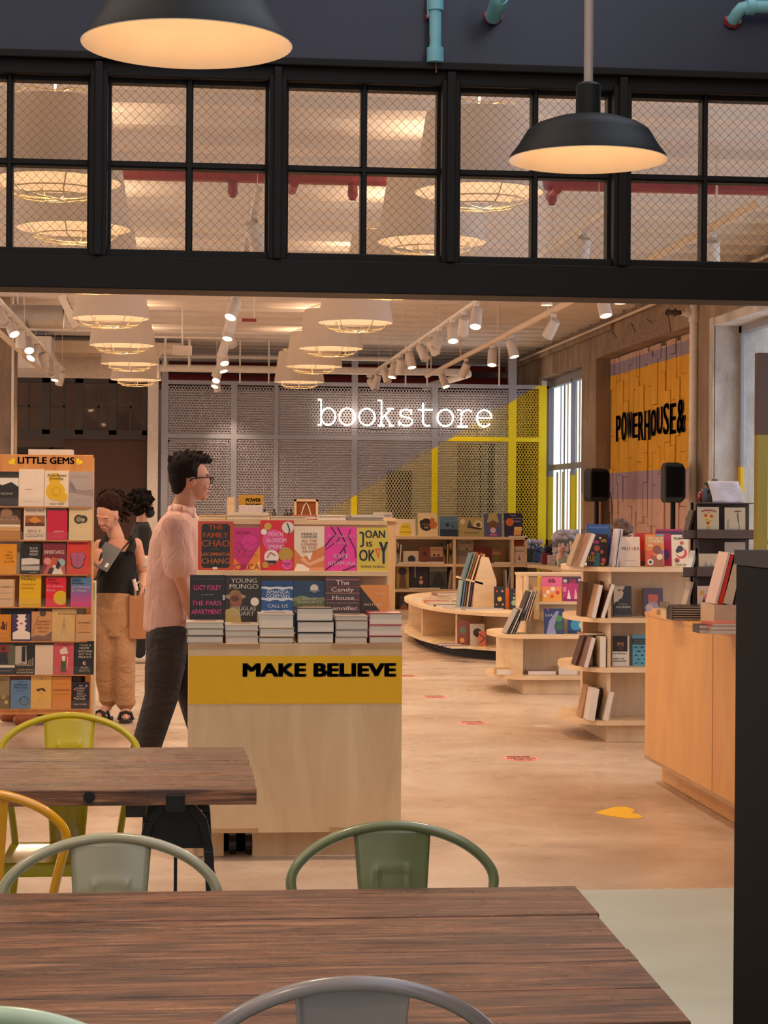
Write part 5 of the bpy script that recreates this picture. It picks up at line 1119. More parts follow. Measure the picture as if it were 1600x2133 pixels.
# ================================================================== ROUND LOW DISPLAY TABLE
tc_ = Vector((3.70, 20.95, 0)); AX, AY = 1.25, 2.45
t = thing('display_table', 'large low rounded birch table on a dark louvred plinth', 'display table', tc_)
zl, zt_ = .135, .475
def oval(k, n=72):
    P = []
    for i in range(n):
        a = 2 * PI * i / n; c, s_ = cos(a), sin(a)
        P.append(((AX - k) * math.copysign(abs(c) ** .8, c), (AY - k) * math.copysign(abs(s_) ** .8, s_)))
    return P
MB().prism(oval(0), zt_ - .035, zt_).build('tabletop', PLY, t, recalc=True)
MB().prism(oval(0), zl - .035, zl).build('shelf', PLY, t, recalc=True)
PD = mat('#2a211c', .6, name='plinth_dark'); MB().prism(oval(.14), .001, zl - .035).build('plinth', PD, t, recalc=True)
for z in (.012, .036, .060, .084): MB().prism(oval(.115), z, z + .008).build('louvre', PD, t, recalc=True)
MB().prism(oval(.42), zl, zt_ - .035).build('core', PLYF, t, recalc=True)
O1, O2 = oval(.05), oval(.43)
for k in range(2, 72, 6):
    p, q = Vector(O1[k]), Vector(O2[k]); n_ = (p - q).normalized(); n_ = Vector((-n_.y, n_.x)) * .011
    MB().prism([tuple(p + n_), tuple(q + n_), tuple(q - n_), tuple(p - n_)], zl, zt_ - .035).build('divider', PLY, t, recalc=True)
# pitched riser with leaning books
rp0 = aty(985, 1262, 19.7); wv_ = aty(1034, 1262, 19.7).x - rp0.x; rh = rp0.z + (zat(1159, 19.7, 1008) - rp0.z)
t = thing('book_riser', 'small house shaped plywood book riser on the round table', 'book riser', (rp0.x, 19.7, zt_))
hh = zat(1159, 19.7, 1008) - zt_
pg = [(0, 0), (wv_, 0), (wv_, hh * .52), (wv_ * .66, hh * .98), (wv_ * .36, hh), (.02, hh * .52)]
MB().prism(pg, 0, .02, 'y').prism(pg, .78, .80, 'y').build('end_panel', PLY, t, recalc=True)
MB().box(wv_ * .3, wv_ * .36, .02, .78, 0, hh * .95).build('spine_board', PLYF, t); MB().box(-.14, .04, .0, .78, hh * .48, hh * .48 + .02, T=Matrix.Rotation(.25, 4, 'Y')).build('ledge', PLY, t)
RG = 'slim books leaning on the house shaped riser'
for k in range(6):
    spine_out('slim book on the upper ledge of the house shaped riser, number %d from the right' % (k + 1), rp0.x + .035 - k * .024, 19.72 + .02 * (k % 2), zt_ + hh * .50 + k * .006, .014, .30 - .01 * (k % 3), .24, ['#c9a85c', '#8a3c28', '#d8c49a', '#c05a34', '#7d8a6a', '#5a7a8c'][k], lean=.30, group=RG)
for k in range(6):
    spine_out('slim book on the table beside the house shaped riser, number %d from the right' % (k + 1), rp0.x - .005 - k * .026, 19.72 + .02 * (k % 2), zt_ + .001, .014, .30 - .012 * (k % 3), .24, ['#b5a48c', '#6c4a5c', '#c9b8a0', '#9a6a4c', '#5a7c94', '#8ca4a8'][k], lean=.12, group=RG)
TG = 'books lying on the round table'
def on_table(px, py, W_, H_, T, col, yaw, lab, lv=0, art=()):
    p = atz(px, py, zt_); flat(lab, max(p.x, 2.70), p.y, zt_ + .001 + lv, W_, H_, T, col, yaw, group=TG, art=art)
OT = [(875, 1254, .3, .22, .03, '#d9cab8', .3), (893, 1258, .28, .2, .02, '#c9b09a', -.2), (912, 1258, .24, .2, .03, '#b8604c', .1), (900, 1264, .22, .12, .02, '#2c2422', .1), (935, 1262, .3, .2, .012, '#bcb4ac', .5), (950, 1268, .26, .2, .012, '#a8a0a4', -.1), (975, 1270, .3, .22, .012, '#b4aaa0', .25), (998, 1272, .28, .2, .015, '#8f8c88', .1), (1020, 1270, .26, .2, .012, '#a39d98', -.3), (965, 1262, .24, .2, .02, '#d0c2b0', 0)]
for i, (px, py, w_, h_, T, c, yw) in enumerate(OT): on_table(px, py, w_, h_, T, c, yw, 'book lying flat on the round table, number %d from the left' % (i + 1))
for i, (px, c, yv) in enumerate([(915, '#c9926c', 20.9), (930, '#cdb49c', 20.9), (938, '#8c5a4a', 20.9)]):
    p = aty(px, 1240, yv); flat('book in the small pile at the back left of the round table, level %d' % (i + 1), p.x, yv, zt_ + .001 + i * .031, .3, .2, .03, c, .1 * i, group='pile of books at the back of the round table')
fb('black board book with a yellow oval among flowers, on the round table', 1030, 1052, 1222, 1263, 19.4, '#2a201c', [('c', .5, .45, .22, '#e0b020'), ('c', .25, .8, .1, '#c04830'), ('c', .75, .8, .1, '#d8a890'), ('c', .2, .2, .1, '#c86848'), ('c', .8, .2, .1, '#d0a080')], T=.04, group=TG, z=zt_ + .001, tilt=.05)
fb('orange spined book between two dark board books on the round table', 1053, 1061, 1226, 1265, 19.4, '#d86a34', [], T=.1, group=TG, z=zt_ + .001, tilt=.03)
fb('black book with two pale green pears, on the round table', 1062, 1090, 1226, 1266, 19.3, '#26221f', [('c', .32, .32, .2, '#8fae88'), ('c', .7, .34, .22, '#9cb890'), ('c', .32, .55, .1, '#8fae88'), ('c', .7, .58, .1, '#9cb890'), ('c', .5, .85, .08, '#d0c4b0')], [('WINTER', .5, .74, .5, .06, '#c8c0b0')], T=.04, group=TG, z=zt_ + .001, tilt=.05)
p = aty(1052, 1228, 20.2); flat('green book lying on upright books behind the yellow oval one', p.x, 20.1, p.z - .05, .3, .2, .03, '#3c5a44', .1, group=TG)
MB().box(p.x - .16, p.x + .2, 20.1, 20.35, zt_ + .001, p.z - .051).build('display_block', PLYF, label='small plywood block carrying the green book', category='display block')
for k in range(5):
    q = aty(1094 + k * 5, 1260, 19.5); spine_out('slim standing book right of the pear book, number %d from the left' % (k + 1), q.x, 19.5, zt_ + .001, .02, .30, .22, ['#5a4a44', '#8c8c90', '#4a4440', '#a09080', '#6c3c34'][k], lean=0, group='slim standing books on the round table')
fb('tall dark red book standing at the right of the round table', 1100, 1112, 1200, 1262, 19.9, '#5c2c24', [], T=.06, group=TG, z=zt_ + .001, tilt=.02)
# books on its lower shelf
for i, (x0, x1, yt, c, lab, art) in enumerate([(953, 978, 1292, '#7c4034', 'red and green patterned book in the round table, lower shelf', [('c', .5, .6, .3, '#5a6a4c'), ('c', .4, .2, .2, '#c88a3c')]), (980, 1010, 1300, '#b8a48c', 'black and white flower book in the round table, lower shelf', [('c', .5, .6, .3, '#2c2824'), ('c', .7, .4, .16, '#d86840')]), (998, 1012, 1315, '#c86038', 'orange zigzag book in the round table, lower shelf', [('l', [(.1, .2), (.9, .5), (.1, .8)], .15, '#3a2018')])]):
    fb(lab, x0, x1, yt, 1345, 18.98 - .05 * i, c, art, T=.02, tilt=.2, group='books under the round table', z=zl + .001)
for i, (px, py, c) in enumerate([(880, 1338, '#d0b070'), (902, 1344, '#a08070'), (955, 1348, '#8f7d8c'), (965, 1350, '#d9bd8c'), (1045, 1352, '#b88a5c'), (1060, 1354, '#c9b090')]):
    p = atz(px, py, zl + .01); flat('thin book lying on the lower shelf of the round table, number %d from the left' % (i + 1), max(p.x, 2.62), p.y + .05, zl + .001, .22, .16, .015, c, rnd.uniform(-.2, .2), group='thin books lying under the round table')
for i, px in enumerate((855, 862)):
    p = atz(px, 1326, zl + .01); 
# ================================================================== FREE STANDING SHELF UNITS
def tier_unit(label, Yf, X0, X1, depth, levels, top):
    """a plywood unit whose boards have rounded left ends; X0 = body side, boards reach left of it"""
    t = thing('shelf_unit', label, 'shelf unit', (X0, Yf, 0))
    for i, (z, tip, front) in enumerate(levels):
        tipx = tip - X0; r = abs(tipx); P_ = []
        P_ = [(X1 - X0, -front), (-.0, -front)]
        for k in range(11):
            a = PI / 2 * k / 10; P_.append((-r * sin(a), depth * .45 - (depth * .45 + front) * cos(a)))
        for k in range(1, 11):
            a = PI / 2 * k / 10; P_.append((-r * cos(a), depth * .45 + depth * .5 * sin(a)))
        P_.append((X1 - X0, depth * .95))
        MB().prism(P_, z - .03, z, 'z').build('shelf', PLY, t, recalc=True)
    return t
XU = 2.745
# --- nearer unit (unit D)
YD_ = 12.33
LD = [(aty(1300, 1500, YD_).z, aty(1177, 1500, YD_ + .2).x, .05), (aty(1300, 1390, YD_).z, aty(1179, 1390, YD_ + .2).x, .05), (aty(1300, 1287, YD_).z, aty(1190, 1287, YD_ + .2).x, .05), (aty(1300, 1181, YD_).z, aty(1186, 1180, YD_ + .2).x, .05)]
tD = tier_unit('tall birch shelf unit with rounded shelf ends beside the counter', YD_, XU, 4.1, .9, LD, 1.13)
zD = [l[0] for l in LD]
MB().box(0, 1.3, .0, .85, 0, zD[0] - .03).build('base', PLYF, tD, bevel=.002)
for i in range(3):
    MB().box(.0, .022, .0, .85, zD[i], zD[i + 1] - .03).build('upright', PLY, tD)
    MB().box(.022, 1.35, .26, .28, zD[i], zD[i + 1] - .03).build('back_panel', PLYF, tD)
    MB().box(-.10, .0, .30, .32, zD[i], zD[i + 1] - .03).build('side_panel', PLYF, tD)
DG = 'books on the tall shelf unit beside the counter'
zz = zD[3] + .001; Yt = YD_ + .08
fb('blue hardcover standing behind the hand lettered dark one, top of the tall unit', 1224, 1273, 1092, 1178, Yt + .14, '#2a4a80', [('r', .1, .9, .9, .94, '#4a6aa0')], T=.02, group=DG, z=zz, tilt=.12, hard=True)
fb('dark paperback with curly pink and yellow lettering, top of the tall unit', 1224, 1264, 1112, 1176, Yt + .02, '#2c1d24', [('c', .45, .55, .16, '#c8643c'), ('c', .72, .45, .1, '#b85838'), ('c', .25, .38, .1, '#c86a50'), ('p', [(.3, .0), (.42, .45), (.62, .4), (.6, .0)], '#3f7a78'), ('c', .82, .2, .12, '#d85a80'), ('p', [(.62, .1), (.9, .12), (.8, .02)], '#d8a028'), ('c', .6, .88, .05, '#e6d8c8')],
   [('Shine', .3, .76, .46, .13, '#e0508c', .03), ('on', .78, .80, .26, .10, '#e6b020', .03), ('LUZ', .2, .22, .34, .16, '#e6b020', .03)], T=.022, group=DG, z=zz, tilt=.14, roll=.06)
for k in range(2):
    q = aty(1268 + k * 6, 1178, Yt + .04); spine_out('white hardcover fore edge leaning between the dark and purple books, number %d' % (k + 1), q.x, Yt + .02, zz, .012, .25, .15, '#c9c2cc', lean=.13, group=DG, hard=True, fore=True)
fb('purple hardcover half hidden behind the pale titled one', 1274, 1310, 1116, 1178, Yt + .10, '#6a2c5c', [('r', 0, .0, .9, .14, '#c9a890'), ('l', [(.4, .8), (.4, .3)], .03, '#84447a'), ('l', [(.4, .8), (.8, .8)], .03, '#84447a')], T=.02, group=DG, z=zz, tilt=.13, hard=True)
fb('pale peach paperback titled in small multicoloured capitals, top of the tall unit', 1291, 1334, 1118, 1180, Yt - .03, '#e0c3a4', [('c', .1, .92, .02, '#a88c70')],
   [('M', .18, .60, .12, .10, '#5a2c50', .02), ('E', .31, .60, .08, .10, '#7a6a3c', .02), ('L', .42, .60, .08, .10, '#a8843c', .02), ('I', .51, .60, .03, .10, '#c8642c', .02), ('S', .63, .60, .1, .10, '#e0b030', .02), ('S', .76, .60, .11, .10, '#8c3c50', .02), ('A', .90, .60, .1, .10, '#5c3c70', .02), ('a novel', .5, .2, .5, .03, '#b89c80')], T=.016, group=DG, z=zz, tilt=.12)
fb('bright red hardcover half hidden behind the EVERY BODY cover', 1325, 1362, 1110, 1178, Yt + .12, '#b8241c', [('r', 0, .0, 1, .15, '#5c2c2c'), ('c', .5, .35, .25, '#8c4038')], T=.02, group=DG, z=zz, tilt=.12, hard=True)
fb('orange cover of a woman titled EVERY BODY LOOKING with two round stickers', 1346, 1384, 1113, 1178, Yt - .01, '#d88428', [('r', 0, .0, .4, .5, '#d8502c'), ('c', .62, .52, .24, '#8c4a2c'), ('p', [(.1, 0), (.3, .35), (.9, .3), (1, .0)], '#9c5430'), ('c', .86, .45, .1, '#8c5098'), ('c', .24, .14, .17, '#d9cdb8'), ('c', .24, .14, .08, '#2c2c34'), ('c', .74, .30, .16, '#e3cda4'), ('r', .1, .6, .38, .7, '#e8a080'), ('r', .55, .94, 1, 1, '#7a94a4')],
   [('EVERY BODY', .5, .88, .92, .09, '#f0e4b8', .03), ('LOOKING', .5, .78, .92, .10, '#f0e4b8', .03)], T=.03, group=DG, z=zz, tilt=.10)
fb('crimson and violet hardcover behind the horned dancer cover', 1368, 1424, 1102, 1178, Yt + .15, '#a81848', [('r', 0, .88, 1, .95, '#4c1430'), ('r', .55, .4, 1, .9, '#3a1c3c'), ('c', .3, .3, .2, '#4a3060')], T=.02, group=DG, z=zz, tilt=.12, hard=True)
fb('cream cover with a coiled red and black figure titled PLAY', 1401, 1434, 1114, 1179, Yt - .02, '#e0cdae', [('c', .6, .42, .34, '#cc4a38'), ('c', .52, .45, .25, '#e0cdae'), ('c', .5, .56, .2, '#33242a'), ('c', .36, .5, .14, '#33242a'), ('c', .62, .74, .12, '#cc4a38'), ('c', .3, .2, .16, '#b84a3c'), ('c', .3, .18, .08, '#5c2c44')],
   [('PLAY', .4, .88, .5, .09, '#4a4434'), ('FOR ME', .55, .06, .7, .05, '#6c5c50')], T=.02, group=DG, z=zz, tilt=.12)
# books leaning to the right on the rounded end of each shelf
LEAN = 'books leaning on the rounded ends of the tall unit'
def leaners(lst, zb, nm, Y=YD_ + .12, grp=LEAN):
    for k, (px, T, H, ln, c) in enumerate(lst):
        q = aty(px, 1200, Y); spine_out('%s, number %d from the left' % (nm, k + 1), q.x, Y, zb + .001 + max(0, -.0), T, H, .15, c, lean=ln, group=grp, fore=(k % 2 == 1))
leaners([(1191, .025, .22, .34, '#a89078'), (1201, .03, .23, .36, '#8c6a58'), (1211, .03, .22, .34, '#d6a868')], zD[3], 'leaning book at the left end of the top board')
leaners([(1216, .035, .23, .06, '#5c3828'), (1227, .03, .22, .22, '#b08a68'), (1235, .03, .24, .28, '#7c4a34'), (1246, .028, .23, .30, '#6c4434'), (1255, .028, .22, .34, '#d9c6ae')], zD[2], 'leaning book at the rounded end of the upper middle shelf')
leaners([(1203, .02, .2, .30, '#4a2c24'), (1212, .03, .2, .26, '#7c5c4c'), (1238, .014, .20, .0, '#6c5440'), (1247, .04, .20, 0, '#cdb58c'), (1262, .035, .20, 0, '#d2bb94')], zD[1], 'standing book at the rounded end of the lower middle shelf')
leaners([(1215, .018, .22, .20, '#a87c54'), (1224, .045, .21, .15, '#cfc6bc'), (1243, .03, .20, .14, '#33241e'), (1253, .035, .19, .22, '#d9c4a4')], zD[0], 'leaning book at the rounded end of the bottom board')
flat('open brown book lying across books on the lower middle shelf end', aty(1240, 1322, YD_ + .1).x, YD_ + .08, zD[1] + .206, .16, .16, .012, '#9a6a4c', .1, group=LEAN)
fb('black cover with a pale marble profile on the tall unit', 1279, 1316, 1221, 1286, YD_ + .14, '#2b2422', [('p', [(0, 1), (.62, 1), (.6, .92), (.48, .86), (.56, .78), (.46, .6), (.3, .56), (.26, .5), (.1, .48), (0, .40)], '#cdb894'), ('p', [(.2, .9), (.5, .88), (.3, .82)], '#6c5a44')],
   [('Memoirs of', .52, .41, .45, .04, '#dcd2c4'), ('HADRIAN', .52, .31, .80, .07, '#e6dccc', .02), ('MARGUERITE YOURCENAR', .5, .04, .94, .03, '#cfc4b4'), ('a classic novel', .5, .2, .6, .03, '#8a8078')], T=.02, group=DG, z=zD[2] + .001, tilt=.08)
fb('violet brown paperback with an orange square', 1341, 1382, 1225, 1286, YD_ + .16, '#54384a', [('p', [(.05, .0), (.3, .55), (.7, .5), (.95, 0)], '#a88c90'), ('r', .25, .52, .75, .77, '#d05c34'), ('c', .3, .3, .2, '#c0a4a0'), ('c', .7, .2, .2, '#b09498')], T=.02, group=DG, z=zD[2] + .001, tilt=.14)
fb('white paperback with a dark bearded portrait', 1276, 1311, 1325, 1392, YD_ + .10, '#dcd0c0', [('r', .0, .48, .9, 1, '#241a16'), ('c', .48, .72, .20, '#8c6248', .16), ('c', .48, .62, .16, '#4a3024', .09), ('c', .48, .88, .24, '#1c1412', .1)],
   [('MY STRUGGLE', .44, .41, .80, .05, '#2c2420', .02), ('KARL OVE', .38, .24, .66, .05, '#2c2420', .02), ('KNAUSGAARD', .44, .16, .80, .05, '#2c2420', .02)], T=.045, group=DG, z=zD[1] + .001, tilt=.06, yaw=.0)
bl = [('c', .15 + .27 * (i % 4) + (.12 if (i // 4) % 2 else 0), .08 + .13 * (i // 4), .07, '#20343c', .018) for i in range(20)]
fb('turquoise paperback patterned with rows of small black animals', 1318, 1366, 1323, 1392, YD_ + .12, '#58a0b4', bl + [('r', 0, .70, .72, .88, '#232a30')], [('We Were Counting', .36, .82, .6, .04, '#b0c4c8'), ('More Animals', .33, .75, .5, .04, '#b0c4c8')], T=.03, group=DG, z=zD[1] + .001, tilt=.07)
MB().box(aty(1182, 1181, YD_).x, aty(1215, 1181, YD_).x, YD_ + .02, YD_ + .2, zD[3] + .0, zD[3] + .006).build('card_tray', LIP, label='thin clear tray lying at the rounded left end of the tall unit top', category='tray')
# --- farther unit (unit C)
YC_ = 15.45
LC = [(aty(1150, 1407, YC_).z, aty(1022, 1410, YC_ + .2).x, .06), (aty(1150, 1322, YC_).z, aty(1024, 1320, YC_ + .2).x, .06)]
tC = tier_unit('lower birch shelf unit with stepped riser, behind the tall unit', YC_, XU, 4.0, .9, LC, 1)
zC = [l[0] for l in LC]; zc2 = aty(1180, 1252, YC_ + .25).z; zc3 = aty(1180, 1195, YC_ + .4).z
MB().box(0.0, 1.2, 0, .8, 0, zC[0] - .03).build('base', PLYF, tC, bevel=.002)
MB().box(-.09, .0, .03, .85, zC[0], zC[1] - .03).build('upright', PLY, tC); MB().box(0, 1.25, .22, .24, zC[0], zC[1] - .03).build('back_panel', PLYF, tC)
MB().box(.06, 1.25, .22, .24, zC[1], zc2 - .02).build('riser', PLY, tC); MB().box(.06, 1.25, .14, .40, zc2 - .022, zc2).build('ledge', PLY, tC)
MB().box(.06, 1.25, .38, .40, zc2, zc3).build('riser', PLYF, tC); MB().box(.05, 1.25, .36, .75, zc3 - .02, zc3).build('top_board', PLY, tC); MB().box(.06, .08, .24, .75, zC[1], zc3 - .02).build('side_panel', PLY, tC)
CG = 'books on the lower stepped shelf unit'
fb('pink and orange comic cover with small white figures, upper ledge of the stepped unit', 1130, 1170, 1202, 1251, YC_ + .20, '#e0628c', [('r', 0, 0, 1, .35, '#e8a040'), ('r', 0, .35, 1, .6, '#ec8a50'), ('c', .3, .38, .1, '#e6dccf'), ('c', .55, .5, .12, '#e6dccf'), ('c', .8, .35, .1, '#c8403c'), ('c', .5, .2, .1, '#d86030'), ('c', .15, .22, .08, '#f0d0b0')], [('STAR', .5, .88, .3, .08, '#3a2430', .03), ('WARS', .5, .80, .4, .08, '#3a2430', .03)], T=.012, group=CG, z=zc2 + .001, tilt=.12)
fb('magenta comic cover with three spires, upper ledge of the stepped unit', 1173, 1214, 1203, 1251, YC_ + .20, '#b8286c', [('r', 0, .75, 1, 1, '#3c1c3c'), ('r', 0, .0, 1, .15, '#8c1c5c'), ('p', [(.2, .1), (.3, .5), (.4, .1)], '#e8d0dc'), ('p', [(.55, .1), (.64, .55), (.76, .1)], '#e8a0b0'), ('c', .12, .85, .1, '#c8a8c0'), ('c', .85, .88, .08, '#d8c0d0'), ('r', 0, .4, .18, .6, '#e070a0')], [('STAR', .5, .88, .3, .08, '#e05060', .03), ('WARS', .5, .79, .36, .08, '#e05060', .03)], T=.012, group=CG, z=zc2 + .001, tilt=.12)
fb('violet comic cover half hidden behind the tall unit', 1215, 1248, 1203, 1251, YC_ + .20, '#5c3090', [('c', .7, .8, .14, '#d0b8d8'), ('r', .1, .9, .6, .95, '#8c6cb0')], T=.012, group=CG, z=zc2 + .001, tilt=.12)
fb('yellow and lilac zigzag cover seen narrow at the left of the upper ledge', 1121, 1129, 1200, 1251, YC_ + .23, '#d8b428', [('l', [(.2, .1), (.8, .3), (.2, .5), (.8, .7), (.2, .9)], .2, '#b8a8c8')], T=.012, group=CG, z=zc2 + .001, tilt=.12)
fb('deep blue cover with white title and green light, middle shelf of the stepped unit', 1134, 1176, 1268, 1325, YC_ + .06, '#36406c', [('p', [(.1, 0), (.25, .5), (.6, .9), (.75, .9), (.5, .3), (.6, 0)], '#8a90b4'), ('c', .75, .6, .16, '#4a8a50'), ('c', .75, .3, .2, '#38644c'), ('r', 0, .93, 1, 1, '#2c3468'), ('c', .2, .96, .05, '#b83c7c')], [('LUCA', .25, .74, .34, .09, '#e6e8f0')], T=.012, group=CG, z=zC[1] + .001, tilt=.14)
fb('teal and white sea animal cover at the right of the stepped unit', 1183, 1222, 1284, 1325, YC_ + .10, '#1f4a78', [('c', .45, .5, .3, '#3c8ab0'), ('c', .78, .5, .18, '#a8d8c8'), ('c', .78, .55, .08, '#d8ecd0'), ('r', 0, 0, 1, .2, '#16345c')], T=.012, group=CG, z=zC[1] + .001, tilt=.1)
fb('blue and brown cover behind the sea animal cover', 1216, 1244, 1285, 1325, YC_ + .14, '#7c4838', [('c', .7, .6, .2, '#5a8ab0'), ('c', .3, .4, .24, '#b06c50')], T=.012, group=CG, z=zC[1] + .001, tilt=.1)
fb('pale blue cover standing above the sea animal cover on a small rest', 1183, 1215, 1275, 1287, YC_ + .16, '#9cb8d0', [('r', 0, 0, 1, .3, '#c86a4c')], T=.012, group=CG, tilt=.05, z=zat(1287, YC_ + .16, 1200))
MB().box(aty(1182, 1290, YC_).x, aty(1222, 1290, YC_).x, YC_ + .15, YC_ + .21, zC[1], zat(1287, YC_ + .16, 1200) - .001).build('book_rest', PLY, label='small plywood rest behind the sea animal cover', category='book rest')
# clear holder with magazines fanned out
q = aty(1050, 1322, YC_ + .1)
t = thing('magazine_holder', 'clear plastic stepped holder of magazines on the stepped unit', 'magazine holder', (q.x, YC_ + .05, zC[1]))
MB().box(0, .30, 0, .22, .0, .004).box(.0, .004, 0, .22, 0, .12, T=Matrix.Rotation(.6, 4, 'Y')).box(.1, .104, 0, .22, .05, .24, T=Matrix.Rotation(.3, 4, 'Y')).box(.2, .204, 0, .22, .08, .34, T=Matrix.Rotation(.2, 4, 'Y')).build('holder_body', LIP, t)
for k in range(10):
    spine_out('slim magazine fanned in the clear holder, number %d from the left' % (k + 1), q.x + .01 + k * .021, YC_ + .06, zC[1] + .006 + (.0 if k < 5 else .10), .008, .22 if k < 5 else .26, .2, ['#a8a09c', '#5c5450', '#cfc8c4', '#7c747c', '#b8a8a0', '#3a3434', '#c8c4c8', '#8c8488', '#d0b090', '#b89870'][k], lean=.46 - .02 * k, group='magazines in the clear holder', name='magazine', cat='magazine')
fb('tan folder standing behind the clear holder', 1112, 1124, 1222, 1255, YC_ + .12, '#c9a070', [('r', .1, .3, .8, .8, '#d8b890')], T=.02, group=CG, z=zat(1290, YC_ + .12, 1118), tilt=.0)
for i, (x0, x1, yt, yb, c) in enumerate([(1036, 1088, 1393, 1407, '#b09048'), (1102, 1160, 1400, 1409, '#8c7c90'), (1166, 1205, 1390, 1409, '#c9b8a8')]):
    a, b = aty(x0, 1407, YC_).x, aty(x1, 1407, YC_).x; T = (yb - yt) * YC_ / FPX * .9
    flat(['flat olive book pile at the left end of the stepped unit bottom board', 'slim mauve magazine lying on the bottom board of the stepped unit', 'thick pale book lying on the bottom board of the stepped unit'][i], (a + b) / 2, YC_ + .04, zC[0] + .001, b - a, .15, T, c, 0, group='books lying on the bottom board of the stepped unit')
# ================================================================== COUNTER AT RIGHT
XCn = 2.57; Yfar = 10.57; zc0, zc1 = .15, .953
t = thing('counter', 'honey coloured plywood sales counter running along the right edge', 'counter', (XCn, Yfar, 0))
MB().box(0, .02, -4.2, 0, zc0, zc1 - .018).build('front_panel', PLYO, t, bevel=.001)
MB().box(-.002, .0, -1.39, -1.386, zc0, zc1 - .018).build('joint_strip', PLYE, t)
MB().box(.02, 1.4, -.02, 0, zc0, zc1 - .018).build('end_panel', PLYO, t)
MB().box(-.004, 1.4, -4.2, .004, zc1 - .018, zc1).build('worktop', PLYO, t)
MB().box(.0, 1.4, -4.2, .0, zc0 - .02, zc0).build('edge_strip', PLYE, t)
MB().box(.10, 1.3, -4.1, -.0 + (-.0), 0.003, zc0 - .02).build('plinth', PLYO, t)
CB = 'books on the sales counter'
# black spined hardcovers in a stack
Yk = 9.75; a, b = aty(1400, 1270, Yk).x, aty(1486, 1270, Yk).x
for k in range(6):
    flat('thin black bound hardcover in the neat stack of six on the counter, %s' % ['bottom', 'second from bottom', 'third from bottom', 'fourth from bottom', 'fifth from bottom', 'topmost'][k], (a + b) / 2 + .001 * k, Yk, zc1 + .001 + k * .0125, b - a, .16, .012, '#2a1f1e', 0, hard=True, group='neat stack of black bound hardcovers')
for i, (x0, x1, z0, T, c, Y, lab) in enumerate([(1488, 1508, 0, .05, '#a89078', 9.7, 'grey brown thick book right of the black bound stack'), (1504, 1540, 0, .055, '#d8cdc4', 9.6, 'thick white book with loose pages on the counter'), (1457, 1476, 0, .02, '#33201e', 8.75, 'small black notebook on the counter, lower of two'), (1457, 1476, .021, .018, '#2a1a1a', 8.75, 'small black notebook on the counter, upper of two'),
                                             (1478, 1550, 0, .018, '#b8a08c', 8.7, 'large flat book at the counter edge, bottom of its pile'), (1480, 1550, .019, .018, '#c0806c', 8.7, 'large flat rosy book in the counter edge pile, middle'), (1484, 1550, .038, .012, '#c8503c', 8.7, 'large flat book with a red edge on top of the counter edge pile'), (1388, 1400, 0, .055, '#d8b888', 9.85, 'small tan block of cards beside the black bound stack'), (1386, 1396, .056, .03, '#5c5038', 9.85, 'small olive box on the tan block of cards'), (1368, 1384, 0, .025, '#e0a070', 10.3, 'small orange item at the far corner of the counter')]):
    a, b = aty(x0, 1280, Y).x, aty(x1, 1280, Y).x
    flat(lab, (a + b) / 2, Y, zc1 + .001 + z0, b - a, .2 if b - a > .12 else .12, T, c, .0, group=CB)
for k, (px, c, T, ln, H) in enumerate([(1492, '#d8b8b0', .015, .26, .27), (1500, '#c8301c', .028, .26, .26), (1516, '#cdb898', .05, .22, .26), (1536, '#5a5c78', .02, .18, .24), (1546, '#d8d4d0', .02, .18, .22)]):
    qq = aty(px, 1225, 9.45); spine_out(['pale pink book leaning on the counter', 'bright red book leaning on the counter', 'wide cream book leaning on the counter', 'slate blue book leaning on the counter beside the partition', 'pale blue book leaning on the counter at the partition'][k], qq.x, 9.45, zc1 + .10, T, H, .18, c, lean=ln, group=CB)
MB().box(aty(1485, 1240, 9.45).x, aty(1485, 1240, 9.45).x + .32, 9.42, 9.68, zc1 + .001, zc1 + .098).build('book_stand', mat('#c0a58c', .6, name='stand_card'), label='low pale stand under the leaning books on the counter', category='book stand')
# card rack of brown board
Yr = 10.05; bk = mat('#4a3a34', .7, name='brown_board'); bk2 = mat('#5f4e48', .7, name='brown_board_light')
ra, rb = aty(1449, 1100, Yr), aty(1566, 1100, Yr); wr = rb.x - ra.x; zrt = aty(1500, 1047, Yr).z
t = thing('card_rack', 'dark brown board spinner of greeting cards on the counter', 'card rack', (ra.x, Yr, zc1))
MB().box(0, wr, .05, .09, 0, zrt - zc1).box(0.0, wr, -.03, .12, zrt - zc1 - .006, zrt - zc1).build('rack_body', bk, t)
MB().box(.0, .02, -.0, .12, 0, zrt - zc1 - .006).build('side_panel', bk, t)
for (y0, y1) in ((1103, 1123), (1180, 1202), (1258, 1272)):
    za, zb = aty(1500, y1, Yr).z - zc1, aty(1500, y0, Yr).z - zc1
    n0_ = aty(1422, 1110, Yr).x - ra.x
    MB().box(0, wr, -.035, -.031, za, zb).box(0, wr, -.035, .05, za, za + .004).build('tray', bk2, t); MB().box(n0_, 0, -.02, -.016, za, zb - .004).box(n0_, 0, -.02, .1, za, za + .004).build('side_tray', bk2, t)
def card(label, x0, x1, yt, yb, col, art, tx=(), Y=Yr - .022, tilt=.04):
    return fb(label, x0, x1, yt, yb, Y, col, art, tx, T=.004, tilt=tilt, group='greeting cards in the brown rack', cat='greeting card', name='greeting_card', pages=False, rough=.5)
zc_ = [aty(1500, y1, Yr).z + .005 for y1 in (1122, 1201, 1271)]
